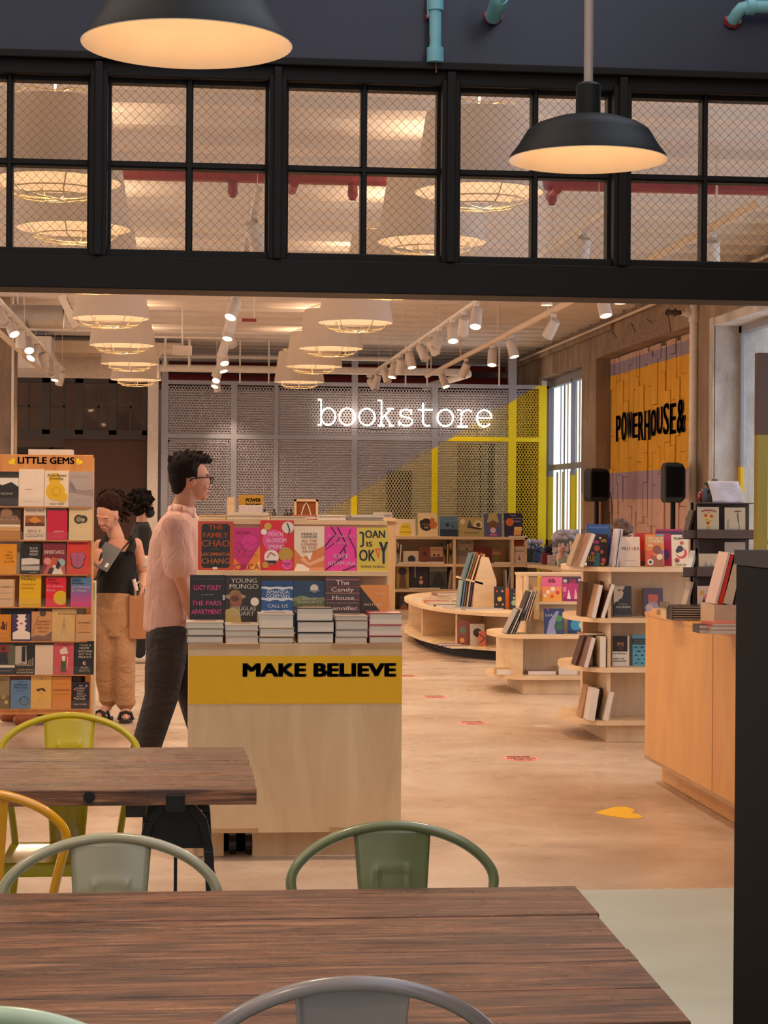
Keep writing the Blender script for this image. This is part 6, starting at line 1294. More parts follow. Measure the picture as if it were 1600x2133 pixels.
o = card('card with a drawn slice of pizza', 1453, 1498, 1056, 1120, '#cfc0a4', [('p', [(.25, .80), (.82, .80), (.52, .08)], '#e3c070'), ('l', [(.18, .84), (.35, .89), (.7, .89), (.88, .84)], .07, '#a8583c'), ('c', .38, .72, .07, '#c83c28'), ('c', .66, .70, .07, '#c83c28'), ('c', .5, .48, .07, '#c83c28'), ('c', .5, .26, .05, '#c83c28'), ('c', .53, .8, .03, '#5a8c3c'), ('c', .6, .55, .03, '#5a8c3c'), ('c', .44, .58, .03, '#5a8c3c'), ('c', .53, .36, .03, '#5a8c3c')])
card('card with a fine drawing of a tower ladder', 1510, 1553, 1057, 1120, '#d0c0a0', [('l', [(.62, .92), (.68, .5), (.74, .18)], .03, '#5a4c40'), ('l', [(.45, .86), (.8, .88)], .05, '#5a4c40'), ('r', .35, .08, .95, .2, '#6c5c4c'), ('r', .42, .11, .88, .17, '#b8a88c'), ('l', [(.6, .8), (.66, .5)], .02, '#5a4c40'), ('r', .15, .3, .22, .6, '#a8a894')])
card('shiny wrapped card with a faint town drawing', 1456, 1498, 1142, 1188, '#dcc6a8', [('p', [(.2, .35), (.35, .7), (.5, .4), (.6, .6), (.8, .35), (.7, .25), (.3, .25)], '#b8a490')])
card('grey card with an orange corner behind the partition', 1510, 1553, 1130, 1200, '#a8a090', [('p', [(.6, 0), (.75, .4), (.9, .6), (1, .5), (1, 0)], '#c86a34')])
card('pink and white patterned card in the lowest tray', 1453, 1500, 1213, 1262, '#e0c4b0', [('c', .4, .5, .15, '#e08898'), ('c', .2, .7, .1, '#e0a840'), ('c', .75, .6, .12, '#e8a8b0'), ('p', [(.2, .3), (.3, .5), (.35, .3)], '#3a3030'), ('c', .7, .3, .08, '#e0a840'), ('l', [(.6, .2), (.7, .5)], .04, '#3a3030')])
for o_, zz_ in zip([x for x in bpy.data.objects if x.name.startswith('greeting_card')], (0, 0, 1, 1, 2)): o_.location.z = zc_[zz_]
for k, (px, yt, c, zi) in enumerate([(1440, 1056, '#2a201c', 0), (1446, 1130, '#d0d4dc', 1), (1438, 1215, '#b0a090', 2)]):
    qq = aty(px, 1110, Yr); spine_out(['dark card seen edge on in the top side tray', 'white card seen edge on in the middle side tray', 'grey card seen edge on in the low side tray'][k], qq.x - .02, Yr, zc_[zi], .012, .15, .1, c, lean=.25, group='cards in the side trays', name='greeting_card', cat='greeting card')
# things on top of the rack
zt_r = zrt + .001
pp_ = aty(1515, 1040, Yr); 
mb = MB(); nx, nz = 8, 8; vv = []; ff = []
for i in range(nx + 1):
    for j in range(nz + 1):
        u_2, v_2 = i / nx, j / nz; vv.append((-.085 + .17 * u_2 - .012 * v_2 + .004 * sin(v_2 * 5), -.02 + .05 * v_2 + .006 * sin(u_2 * 9 + v_2 * 4), .115 * v_2))
for i in range(nx):
    for j in range(nz): k = i * (nz + 1) + j; ff.append((k, k + nz + 1, k + nz + 2, k + 1))
o = mb.add(vv, ff).build('paper_sheet', mat('#d4d2de', .6, var=.05, scale=8, name='sheet_paper'), smooth=True); so = o.modifiers.new('s', 'SOLIDIFY'); so.thickness = .0008
tag(o, 'crumpled white printed sheet propped on the card rack', 'paper'); o.location = (pp_.x, Yr + .0, zt_r)
mb = MB()
for k in range(6): mb.box(-.05, .03 + .01 * (k % 2), -.0232 + .0066 * k, -.0226 + .0066 * k, .100 - .012 * k, .1015 - .012 * k)
mb.build('printed_lines', mat('#8a8ca8', .6, var=0, name='print_ink'), o)
pq = aty(1479, 1030, Yr)
t = thing('price_card', 'small slate card with a T beside the propped sheet', 'card', (pq.x, Yr + .02, zt_r)); cf_ = MB().box(-.035, .03, 0, .004, 0, .075).build('card_face', mat('#5c6068', .6, name='slate_card'), t)
mb = MB(); add_text(mb, 'T', -.005, .052, .018, .02, lambda a, b: Vector((a, -.0006, b)), 0, .02); mb.build('card_lettering', BLACK, cf_)
pq = aty(1466, 1035, Yr + .03)
t = thing('ornament', 'shiny dark red ornament on the card rack behind the slate card', 'ornament', (pq.x, Yr + .05, zt_r)); MB().ball((0, 0, .033), .028, .028, .033, seg=20, rings=12).build('ornament_body', mat('#7c1420', .15, var=0, name='red_glaze'), t, smooth=True); MB().cyl((0, 0, .062), (0, 0, .07), .006).build('cap', STEEL, t)
pq = aty(1488, 1030, Yr + .06)
t = thing('cactus', 'small green finger cactus behind the propped sheet', 'plant', (pq.x, Yr + .07, zt_r))
MB().tube([(-.01, 0, .04), (-.03, 0, .09), (-.045, 0, .105), (-.055, 0, .10)], .008, 10).build('cactus_arm', mat('#4c5a30', .7, var=.2, name='cactus_green'), t, smooth=True)
for dx_ in (.0, .018): MB().tube([(dx_, 0, .03), (dx_ - .004, 0, .10), (dx_ - .006, 0, .123), (dx_ - .006, 0, .128)], [.012, .011, .008, .003], 10).build('cactus_arm', mat('#4c5a30', .7, var=.2, name='cactus_green'), t, smooth=True)
MB().lathe([(.001, 0), (.028, 0), (.034, .045), (.001, .045)], seg=16).build('pot', mat('#a8643c', .7, name='terracotta'), t, smooth=True)
# ================================================================== SPEAKERS AND SMALL THINGS AT THE BACK RIGHT
def speaker(px, y0, y1, w, Y, label, yaw, lr=.26):
    top = aty(px, y0, Y); bot = aty(px, y1, Y); H = top.z - bot.z; wd = w * Y / FPX / 2
    t = thing('loudspeaker', label, 'loudspeaker', (bot.x, Y, bot.z), yaw)
    prof_ = [(-wd, .04), (-wd * .85, -.0), (wd * .6, 0), (wd, .05), (wd, H * .82), (wd * .7, H * .97), (wd * .2, H), (-wd * .8, H), (-wd, H * .9)]
    cb_ = MB().prism(prof_, -.14, .14, 'y').build('cabinet', mat('#121113', .55, name='speaker_black'), t, recalc=True, bevel=.012)
    MB().box(-wd * .8, wd * .8, -.150, -.141, .06, H * .9).build('grille', BLACKM, cb_)
    t2 = thing('speaker_stand', label.replace('loudspeaker', 'stand pole carrying the loudspeaker'), 'stand', (bot.x, Y, 0))
    MB().cyl((0, 0, .08), (0, 0, bot.z + .0), .028, 12).build('pole', BLACK, t2, smooth=True)
    for k in range(3):
        a = 2 * PI * k / 3 + .5; MB().cyl((0, 0, .5), (lr * cos(a), lr * sin(a), .012), .012).build('leg', BLACK, t2)
speaker(1243, 976, 1045, 44, 23.6, 'left smaller looking black loudspeaker before the pilaster', .1)
speaker(1402, 964, 1047, 45, 19.9, 'right black loudspeaker in front of the painted mural', -.1, .11)
c1_ = aty(1262, 1028, 23.6)
MB().tube([(c1_.x, 23.65, c1_.z), (c1_.x + .07, 23.65, c1_.z + .01), (c1_.x + .09, 23.65, c1_.z - .15), (c1_.x + .10, 23.65, c1_.z - .5), (c1_.x + .05, 23.65, .02)], .006, 6).build('cable', BLACK, smooth=True, label='black cable hanging from the left loudspeaker', category='cable')
# tote bag hanging on the pilaster
tb_ = aty(1231, 985, 24.98)
t = thing('tote_bag', 'pale tote bag hanging on the concrete pilaster above the left loudspeaker', 'bag', (tb_.x, 24.97, tb_.z - .25))
MB().box(-.12, .14, -.03, .06, -.5, .0).build('bag_body', mat('#b09a80', .9, name='canvas'), t, bevel=.02); MB().tube([(-.06, 0, 0), (-.02, 0, .2), (.02, 0, .24), (.05, 0, .18), (.09, 0, 0)], .008, 6).build('strap', mat('#9c8468', .9, name='canvas'), t)
# desk behind the yellow-banded unit: frame with a tote bag, monitor back, print
YB2 = 25.5
tq = thing('desk', 'pale back desk mostly hidden behind the yellow-banded unit', 'desk', (aty(560, 1075, YB2).x, YB2, 0))
zd = aty(600, 1078, YB2).z
MB().box(-1.0, 1.7, 0, .6, zd - .04, zd).build('desktop', PLY, tq); MB().box(-1.0, 1.7, .05, .08, 0, zd - .04).build('front_panel', PLYF, tq)
a = aty(613, 1075, YB2 + .1); b = aty(663, 1040, YB2 + .1)
t = thing('picture_frame', 'pale wooden frame around a brown board with a cream strap', 'frame', ((a.x + b.x) / 2, YB2 + .1, zd)); w2 = (b.x - a.x) / 2; hf = b.z - zd
MB().box(-w2, -w2 + .03, 0, .05, 0, hf).box(w2 - .03, w2, 0, .05, 0, hf).box(-w2, w2, 0, .05, hf - .03, hf).box(-w2, w2, 0, .05, 0, .03).build('frame_body', PLY, t)
MB().box(-w2, w2, .03, .05, 0.01, hf).build('board', mat('#8a4a24', .8, name='brown_canvas'), t)
MB().tube([(-.07, .02, .02), (-.03, .02, .15), (0, .02, .20), (.03, .02, .15), (.07, .02, .02)], .009, 6).build('strap', mat('#e0cfb4', .8, name='canvas'), t)
a = aty(497, 1050, YB2 + .1); b = aty(548, 1050, YB2 + .1)
t = thing('till_monitor', 'white back of a monitor on the back desk', 'monitor', ((a.x + b.x) / 2, YB2 + .1, zd)); w2 = (b.x - a.x) / 2
MB().box(-w2, w2, 0, .03, .01, .16 + (aty(520, 1050, YB2).z - zd) * .0 + .0).build('monitor_back', mat('#c9c0c4', .5, name='white_plastic'), t, bevel=.015); MB().cyl((0, .03, 0), (0, .03, .06), .03).build('stand', WHITE, t)
t = thing('poster', 'yellow printed block with black lettering behind the white monitor', 'poster', ((a.x + b.x) / 2, YB2 + .3, zd)); hp = aty(520, 1031, YB2 + .3).z - zd
pb_ = MB().box(-w2 * .96, w2 * 1.05, 0, .02, 0, hp).build('poster_board', mat('#c89a34', .6, var=.2, scale=40, name='poster_ochre'), t)
mb = MB(); add_text(mb, 'POWER', .04, hp - .07, .2, .05, lambda a, b: Vector((a, -.002, b)), 0, .03); add_text(mb, 'BOOKS', .04, hp - .14, .2, .05, lambda a, b: Vector((a, -.002, b)), 0, .03); mb.build('poster_lettering', BLACK, pb_)
a = aty(483, 1050, YB2 + .1)
t = thing('wall_shelf_end', 'narrow pale wooden upright on the back desk beside the monitor', 'upright', (a.x, YB2 + .1, zd)); MB().box(-.06, .02, 0, .2, 0, aty(483, 1036, YB2).z - zd).box(.02, .035, -.01, .2, 0, aty(483, 1034, YB2).z - zd).build('upright_board', PLY, t)
for k, px in enumerate((551, 571, 596, 606)):
    q = aty(px, 1070, YB2 + .1); t = thing('bottle', 'small dark bottle top on the back desk, number %d from the left' % (k + 1), 'bottle', (q.x, YB2 + .1, zd), 0, 'small bottles on the back desk')
    MB().lathe([(.001, 0), (.03, 0), (.03, .05), (.012, .075), (.012, .1), (.001, .1)], seg=14).build('bottle_body', mat('#3a3230', .3, var=0, name='dark_glass'), t, smooth=True); MB().cyl((0, 0, .095), (0, 0, .11), .014).build('cap', BLACK, t)
# ================================================================== FLOOR STICKERS
def sticker(px, py, D, label, words=True):
    p = atz(px, py, 0); t = thing('floor_sticker', label, 'floor sticker', (p.x, p.y, 0), 0, 'round coral floor stickers')
    dc_ = MB().lathe([(.001, .0015), (D / 2, .0015), (D / 2, .0002)], seg=40).build('disc', mat('#fa9c8c', .45, var=.04, name='coral_vinyl'), t)
    mb = MB()
    for k, s in enumerate(('PLEASE KEEP', 'YOUR DISTANCE', 'THANK YOU')): add_text(mb, s, 0, .07 - .07 * k, D * (.62, .78, .5)[k], .045, lambda a, b: Vector((a, b, .0021)), 0, .02)
    mb.build('sticker_lettering', mat('#f6d2c4', .5, var=0, name='print_ink'), dc_)
sticker(1085, 1580, .225, 'coral floor sticker nearest the viewer'); sticker(986, 1506, .22, 'second coral floor sticker from the viewer'); sticker(905, 1452, .22, 'third coral floor sticker from the viewer'); sticker(848, 1408, .2, 'farthest coral floor sticker, beside the yellow-banded unit')
pa, pb2 = atz(1238, 1692, 0), atz(1336, 1695, 0); p = (pa + pb2) / 2; wh = (pb2 - pa).length
t = thing('floor_sticker', 'yellow heart shaped floor sticker near the counter', 'floor sticker', (p.x, p.y, 0), -.08)
hp = [(-wh * .5, .0), (-wh * .25, -.09), (wh * .1, -.17), (wh * .32, -.17), (wh * .46, -.12), (wh * .42, -.04), (wh * .30, .0), (wh * .40, .06), (wh * .42, .12), (wh * .3, .19), (wh * .05, .19), (-wh * .25, .09)]
MB().prism(hp, .0002, .0016).build('heart', mat('#f0c000', .45, var=.03, name='yellow_vinyl'), t, recalc=True)
p = atz(1129, 1513, 0); MB().box(-.05, .06, -.02, .02, .0005, .002).build('paper_scrap', WHITE, label='tiny white paper scrap on the floor between stickers', category='paper scrap').location = (p.x, p.y, 0)
# ================================================================== CAFE TABLES
def iron(name='cast_iron'): return mat('#15161a', .42, .3, var=.1, scale=20, name=name)
def plank_table(label, FR, NR, left, cuts, th, seed):
    rnd = random.Random(seed)
    dx_ = (FR.x - left); o_ = Vector((FR.x - .9, (FR.y + NR.y) / 2, 0))
    t = thing('plank_table', label, 'table', o_)
    Lf = Vector((left, FR.y, 0)); Ln = Vector((left + (NR.x - FR.x), NR.y, 0))
    mb = MB(); z1 = FR.z
    for i in range(len(cuts) - 1):
        a, b = cuts[i], cuts[i + 1]; g = .0018
        pa, pb = FR.lerp(NR, a), FR.lerp(NR, b); la, lb = Lf.lerp(Ln, a), Lf.lerp(Ln, b)
        n = 26; dz = rnd.uniform(-.0012, .0008); e = rnd.uniform(-.004, .004)
        top = []; 
        for (P0, P1, s) in ((la, pa, -g), (lb, pb, g)):
            row = [];
            for k in range(n + 1):
                q = Vector(P0).lerp(Vector(P1), k / n)
                w = rnd.uniform(0, .0016) if 0 < a < 1 or s > 0 else 0
                row.append(Vector((q.x + (e if k == n else 0), q.y + s - (w if s < 0 else -w) * .6, z1 + dz)) - Vector((o_.x, o_.y, 0)))
            top.append(row)
        m = n + 1; v = top[0] + top[1] + [q - Vector((0, 0, th)) for q in top[0]] + [q - Vector((0, 0, th)) for q in top[1]]
        f = []
        for k in range(n):
            f += [(k, m + k, m + k + 1, k + 1), (2 * m + k, 2 * m + k + 1, 3 * m + k + 1, 3 * m + k), (k, k + 1, 2 * m + k + 1, 2 * m + k), (m + k, 3 * m + k, 3 * m + k + 1, m + k + 1)]
        f += [(0, 2 * m, 3 * m, m), (n, m + n, 3 * m + n, 2 * m + n)]
        mb.add(v, f)
    mb.build('tabletop', OLDWOOD, t, bevel=.003, recalc=True)
    return t, o_
def trestle(t, o_, x, ynear, yfar, top, w=.165):
    I = iron()
    for y in (ynear, yfar):
        lp = MB()
        def path(s): return [(x + s * .20 * w / .165, y, 0), (x + s * (.10), y, top - .30), (x + s * .092, y, top - .14), (x + s * .075, y, top - .06), (x + s * .035, y, top - .012), (x, y, top - .004)]
        for s in (-1, 1):
            P = [Vector(p) - Vector((o_.x, o_.y, 0)) for p in path(s)]
            lm = MB()
            for a, b in zip(P, P[1:]):
                d = (b - a).normalized(); nn = Vector((-d.z, 0, d.x)) * .013
                lm.add([a - nn + Vector((0, -.022, 0)), b - nn + Vector((0, -.022, 0)), b + nn + Vector((0, -.022, 0)), a + nn + Vector((0, -.022, 0)), a - nn + Vector((0, .022, 0)), b - nn + Vector((0, .022, 0)), b + nn + Vector((0, .022, 0)), a + nn + Vector((0, .022, 0))],
                       [(0, 1, 2, 3), (7, 6, 5, 4), (0, 4, 5, 1), (3, 2, 6, 7), (1, 5, 6, 2), (0, 3, 7, 4)])
            lm.build('leg', I, t, recalc=True, bevel=.003)
        q = Vector((x - o_.x, y - o_.y, 0))
        wb = MB(); wb.prism([(q.x - .092, top - .135), (q.x + .092, top - .135), (q.x + .085, top - .08), (q.x + .05, top - .02), (q.x - .05, top - .02), (q.x - .085, top - .08)], q.y - .006, q.y + .006, 'y')
        for sx in (-.06, -.02, .02, .06): wb.cyl((q.x + sx, q.y - .008, top - .07), (q.x + sx, q.y - .002, top - .07), .006, 8)
        wb.build('gusset', I, t, recalc=True)
    MB().box(x - o_.x - .02, x - o_.x + .02, ynear - o_.y, yfar - o_.y, top - .03, top).build('cross_beam', I, t)
    MB().cyl((x - o_.x, ynear - o_.y + .01, .05), (x - o_.x, ynear - o_.y + .01, top - .10), .005, 8).build('tie_rod', I, t)
ZT = .76
FR, NR = atz(1195, 1845.5, ZT), atz(1441, 2127, ZT)
t, o_ = plank_table('near weathered plank table filling the bottom of the view', FR, NR, -2.2, [0, .26, .53, .62, .80, 1.0], .045, 2)
trestle(t, o_, FR.x - .45, NR.y + .12, FR.y - .12, ZT - .045); trestle(t, o_, -1.7, NR.y + .12, FR.y - .12, ZT - .045)
FR2, NR2 = atz(511, 1555, ZT), atz(534, 1643, ZT)
t, o_ = plank_table('farther weathered plank table with black iron trestle', FR2, NR2, -3.0, [0, .22, .36, .52, .80, 1.0], .044, 7)
xt = aty(366, 1760, NR2.y + .10).x
trestle(t, o_, xt, NR2.y + .10, FR2.y - .15, ZT - .044)
yf = NR2.y
br = MB(); a, b = aty(346, 1690, yf), aty(385, 1653, yf); br.box(a.x - o_.x, b.x - o_.x, yf - o_.y - .012, yf - o_.y + .1, a.z, b.z); br.build('edge_bracket', iron(), t, bevel=.004)
bo = aty(186, 1660, yf); MB().cyl(bo - o_ + Vector((0, -.008, 0)), bo - o_ + Vector((0, .01, 0)), .016, 12).cyl(bo - o_ + Vector((0, -.014, 0)), bo - o_, .008, 6).build('bolt', iron(), t)
a, b = aty(262, 1699, yf + .25), aty(305, 1681, yf + .25); MB().box(a.x - o_.x, b.x - o_.x, yf + .22 - o_.y, yf + .6 - o_.y, a.z, ZT - .044).build('clamp_block', mat('#4a4644', .5, .4, name='grey_iron'), t)
# ================================================================== METAL CHAIRS
def chair(px, Y, col, label, back, yaw=0.0, rough=.3):
    """back=+1: the back is on the far side (seat towards the viewer); -1: the back is nearest the viewer"""
    p = aty(px, 1900, Y); cm = mat(col, rough, var=.07, scale=9, coat=.4, name='enamelled_steel')
    t = thing('metal_chair', label, 'chair', (p.x, Y, 0), (0 if back > 0 else PI) + yaw)
    half = [(.165, .44), (.172, .50), (.185, .58), (.203, .66), (.218, .71), (.222, .735), (.216, .757), (.198, .78), (.17, .803), (.135, .822), (.09, .838), (.045, .847), (0, .85)]
    yb = lambda z: -.03 + .07 * (z - .44) / .41
    P = [(-x, yb(z), z) for x, z in half] + [(x, yb(z), z) for x, z in half[::-1][1:]]
    # smooth the hoop
    for _ in range(2):
        Q = [P[0]]
        for a, b in zip(P, P[1:]):
            Q += [tuple(a[i] * .75 + b[i] * .25 for i in range(3)), tuple(a[i] * .25 + b[i] * .75 for i in range(3))]
        P = Q + [P[-1]]
    MB().tube(P, .0115, 12).build('back_frame', cm, t, smooth=True)
    # pressed splat with an arch shaped emboss and a hand hole
    n, m = 25, 44; v = []; f = []
    for j in range(m + 1):
        z = .445 + (.842 - .445) * j / m; w = .056 + (.085 - .056) * (z - .445) / .4
        for i in range(n + 1):
            x = -w + 2 * w * i / n; y = yb(z) - .012 * (1 - (x / w) ** 2) * .6
            e = 0
            ax = abs(x); top_ = .765
            if z < top_ + .006 and z > .50:
                r_in = .036
                dd = abs(ax - r_in) if z < top_ - .012 else abs(math.hypot(max(0, ax - (r_in - .012)), max(0, z - (top_ - .012))) - .012)
                if z >= top_ - .012 and ax < r_in - .012: dd = abs(z - top_)
                e = .006 * max(0, 1 - dd / .006)
            edge = .004 * max(0, 1 - (w - ax) / .006)
            v.append((x, y - e + edge, z))
    for j in range(m):
        for i in range(n):
            k = j * (n + 1) + i; f.append((k, k + 1, k + n + 2, k + n + 1))
    o = MB().add(v, f).build('backrest', cm, t, smooth=True); so = o.modifiers.new('s', 'SOLIDIFY'); so.thickness = .0022
    # seat: rounded square pan with rolled skirt
    def sq(r, cx, cy, hx, hy, n_=5):
        pts = []
        for (sx, sy, a0) in ((1, 1, 0), (-1, 1, 90), (-1, -1, 180), (1, -1, 270)):
            for k in range(n_ + 1): a = math.radians(a0 + 90 * k / n_); pts.append((cx + sx * (hx - r) + r * cos(a), cy + sy * (hy - r) + r * sin(a)))
        return pts
    rings = [(sq(.02, 0, -.2, .165, .165), .442), (sq(.03, 0, -.2, .178, .178), .448), (sq(.035, 0, -.2, .184, .184), .440), (sq(.035, 0, -.2, .184, .184), .405)]
    v = []; f = []; c = len(rings[0][0])
    for pts, z in rings: v += [(a, b, z) for a, b in pts]
    for i in range(len(rings) - 1):
        for k in range(c): f.append((i * c + k, (i + 1) * c + k, (i + 1) * c + (k + 1) % c, i * c + (k + 1) % c))
    f.append(tuple(range(c)))
    o = MB().add(v, f).build('seat', cm, t, smooth=True, recalc=True); so = o.modifiers.new('s', 'SOLIDIFY'); so.thickness = .0025
    for sx in (-1, 1):
        for (y0, y1) in ((-.035, .045), (-.365, -.40)):
            a = Vector((sx * .160, y0, .43)); b = Vector((sx * .205, y1, .002)); m_ = MB()
            for (p0, p1, w0, w1) in ((a, b, .028, .016),):
                v = [p0 + Vector((-w0, -w0 * .5, 0)), p0 + Vector((w0 * .6, -w0 * .5, 0)), p0 + Vector((w0 * .6, w0 * .5, 0)), p0 + Vector((-w0, w0 * .5, 0))]
                v2 = [p1 + Vector((-w1, -w1 * .5, 0)), p1 + Vector((w1 * .6, -w1 * .5, 0)), p1 + Vector((w1 * .6, w1 * .5, 0)), p1 + Vector((-w1, w1 * .5, 0))]
                m_.add(v + v2, [(0, 1, 2, 3), (7, 6, 5, 4), (0, 4, 5, 1), (1, 5, 6, 2), (2, 6, 7, 3), (3, 7, 4, 0)])
            m_.build('leg', cm, t, recalc=True, bevel=.003)
    MB().cyl((-.175, .01, .22), (.175, -.37, .22), .006, 8).cyl((.175, .01, .222), (-.175, -.37, .222), .006, 8).build('cross_brace', cm, t, smooth=True)
    return t
chair(140, 6.30, '#cdb410', 'lemon yellow metal chair behind the farther plank table', 1)
chair(-54, 4.72, '#d09000', 'orange yellow metal chair cut by the left edge, before the farther table', -1, .0)
chair(228, 3.99, '#969478', 'grey green metal chair at left behind the near table', 1)
chair(820, 4.11, '#6c7450', 'moss green metal chair in the middle behind the near table', 1)
chair(-26, 2.70, '#a3b599', 'pale mint metal chair at the bottom left corner', -1)
chair(731, 2.83, '#7a7270', 'grey metal chair at the bottom centre in front of the near table', -1)
# ================================================================== PEOPLE
def solid(mb, voxel, smooth_it=4):
    me = mb.mesh('tmp', []); o = bpy.data.objects.new('tmp', me); COL.objects.link(o)
    r = o.modifiers.new('r', 'REMESH'); r.mode = 'VOXEL'; r.voxel_size = voxel; r.use_smooth_shade = True
    s = o.modifiers.new('s', 'SMOOTH'); s.factor = .5; s.iterations = smooth_it
    dg = bpy.context.evaluated_depsgraph_get(); dg.update()
    out = bpy.data.meshes.new_from_object(o.evaluated_get(dg)); bpy.data.objects.remove(o); bpy.data.meshes.remove(me)
    return out
def put(name, me, m, root, base, **tags):
    me.materials.clear(); me.materials.append(m); o = bpy.data.objects.new(name, me); COL.objects.link(o); o.parent = root; o.location = -base
    for k, v in tags.items(): o[k] = v
    return o
def limb(mb, pts, rad, seg=14):
    P = [Vector(p) for p in pts]; Q, R = [], []
    for i in range(len(P) - 1):
        for k in range(5): Q.append(P[i].lerp(P[i + 1], k / 5)); R.append(rad[i] + (rad[i + 1] - rad[i]) * k / 5)
    Q.append(P[-1]); R.append(rad[-1])
    mb.tube(Q, R, seg)
    for p, r in zip(P, rad): mb.ball(p, r, seg=14, rings=10)
def frame(fd, up):
    x = Vector(fd).normalized(); z = Vector(up); z = (z - x * z.dot(x)).normalized(); y = z.cross(x); return Matrix((x, y, z)).transposed()
def add_head(mb, c, R, s=1.0, nose=1.0):
    """c: point between jaw corners at neck top; R columns: face, left, up"""
    def B(x, y, z, rx, ry, rz): mb.ball(Vector(c) + R @ Vector((x, y, z)) * s, rx * s, ry * s, rz * s, 20, 14, T=R)
    B(-.008, 0, .125, .098, .077, .098); B(.03, 0, .09, .072, .064, .085); B(.035, 0, .045, .060, .052, .052); B(.072, 0, .008, .024, .026, .02)
    B(.082, 0, .125, .018, .052, .012); B(.070, .034, .060, .022, .018, .024); B(.070, -.034, .060, .022, .018, .024)
    mb.tube([Vector(c) + R @ Vector(p) * s for p in ((.088, 0, .115), (.100, 0, .085), (.109, 0, .070))], [.010 * s, .012 * s, .014 * s], 10)
    B(.102, 0, .067, .012, .017, .009); B(.096, 0, .036, .011, .024, .007); B(.094, 0, .026, .011, .021, .008)
    for y in (.076, -.076): B(-.004, y, .085, .018, .008, .031); 
    mb.tube([Vector(c) + R @ Vector((-.015, 0, .06)) * s, Vector(c) + R @ Vector((-.02, 0, -.03)) * s], [.052 * s, .054 * s], 14)
def add_hand(mb, w, d, pn, s=1.0, curl=.5, side=1):
    """w wrist, d pointing direction, pn palm normal (towards the held thing)"""
    R = frame(d, pn); x, y, z = R.col[0], R.col[1], R.col[2]; w = Vector(w)
    mb.ball(w + x * .045 * s, .048 * s, .040 * s, .015 * s, 14, 10, T=R)
    for i, (off, L) in enumerate(((-.030, .070), (-.010, .078), (.010, .073), (.029, .058))):
        p0 = w + x * .075 * s + y * off * s * side; a = curl; q = [p0]; dirv = x.copy(); p = p0
        for k in range(3):
            a_ = a * (k + .6); dv = x * cos(a_) + z * sin(a_); p = p + dv * L * s * (.42, .32, .26)[k]; q.append(p)
        mb.tube(q, [.0088 * s, .0082 * s, .0076 * s, .0068 * s], 8); mb.ball(q[-1], .007 * s, seg=8, rings=6)
    q = [w + x * .02 * s - y * .03 * s * side, w + x * .048 * s - y * .052 * s * side + z * .01 * s, w + x * .075 * s - y * .055 * s * side + z * .022 * s]
    mb.tube(q, [.013 * s, .0105 * s, .0085 * s], 8); mb.ball(q[-1], .0085 * s, seg=8, rings=6)
def person(label, base, skin, J, R, clothes, hair, extras=None, s=1.0, cat='person', vox=.0055):
    base = Vector(base); root = thing('person', label, cat, base)
    mb = MB(); add_head(mb, J['head'], R, s)
    limb(mb, [Vector(J['head']) + R @ Vector((-.02, 0, 0)) * s, J['neck']], [.054 * s, .060 * s])
    hipm = (Vector(J['hipL']) + Vector(J['hipR'])) / 2
    sh = (Vector(J['shL']) + Vector(J['shR'])) / 2; side = (Vector(J['shL']) - Vector(J['shR'])); sw = side.length / 2; side.normalize()
    fw = side.cross(Vector((0, 0, 1))).normalized()
    mb.loft([(hipm - Vector((0, 0, .08 * s)), .12 * s, .09 * s, side, fw), (hipm + Vector((0, 0, .05 * s)), .15 * s, .10 * s, side, fw), (hipm.lerp(sh, .45), .13 * s, .09 * s, side, fw), (hipm.lerp(sh, .8), .15 * s, .10 * s, side, fw), (sh + Vector((0, 0, .01)), sw * .8, .075 * s, side, fw), (Vector(J['neck']) + Vector((0, 0, -.01)), .06 * s, .055 * s, side, fw)], 20)
    for k in 'LR':
        limb(mb, [J['sh' + k], J['el' + k], J['wr' + k]], [.050 * s, .040 * s, .026 * s]); 
        h = J['hand' + k]; add_hand(mb, J['wr' + k], h[0], h[1], s, h[2], 1 if k == 'L' else -1)
        limb(mb, [J['hip' + k], J['kn' + k], J['an' + k]], [.082 * s, .055 * s, .036 * s])
        mb.tube([Vector(J['an' + k]) - Vector((0, 0, .03 * s)), (Vector(J['an' + k]) - Vector((0, 0, .03 * s))).lerp(Vector(J['toe' + k]), .6), J['toe' + k]], [.036 * s, .034 * s, .022 * s], 12); mb.ball(J['toe' + k], .024 * s)
    put('body', solid(mb, vox), mat(skin, .55, var=.04, name='skin'), root, base)
    for nm, builder, m, v, it in clothes:
        mb = MB(); builder(mb, J, R, s, side, fw); put(nm, solid(mb, v, it), m, root, base)
    if hair:
        mb = MB(); hair[0](mb, J, R, s); put('hair', solid(mb, .005, 2), hair[1], root, base)
    if extras: extras(root, base, J, R, s)
    # eyes and brows
    def H(x, y, z): return Vector(J['head']) + R @ Vector((x, y, z)) * s - base
    e = MB()
    for y in (.030, -.030): e.ball(H(.079, y, .098), .0115 * s)
    e.build('eye', mat('#2a1c18', .2, var=0, name='eye_dark'), root)
    e = MB()
    for y in (1, -1): e.tube([H(.094, y * .014, .121), H(.093, y * .034, .126), H(.080, y * .052, .120)], .0030 * s, 6)
    e.build('eyebrow', mat('#2c1c16', .8, name='brow_hair'), root)
    e = MB(); e.tube([H(.096, -.020, .031), H(.1045, -.008, .032), H(.1045, .008, .032), H(.096, .020, .031)], .0036 * s, 6); e.build('lips', mat('#9c5448', .5, var=0, name='lip_tone'), root)
    return root
def torso_rings(rings): 
    def f(mb, J, R, s, side, fw):
        pass
    return f
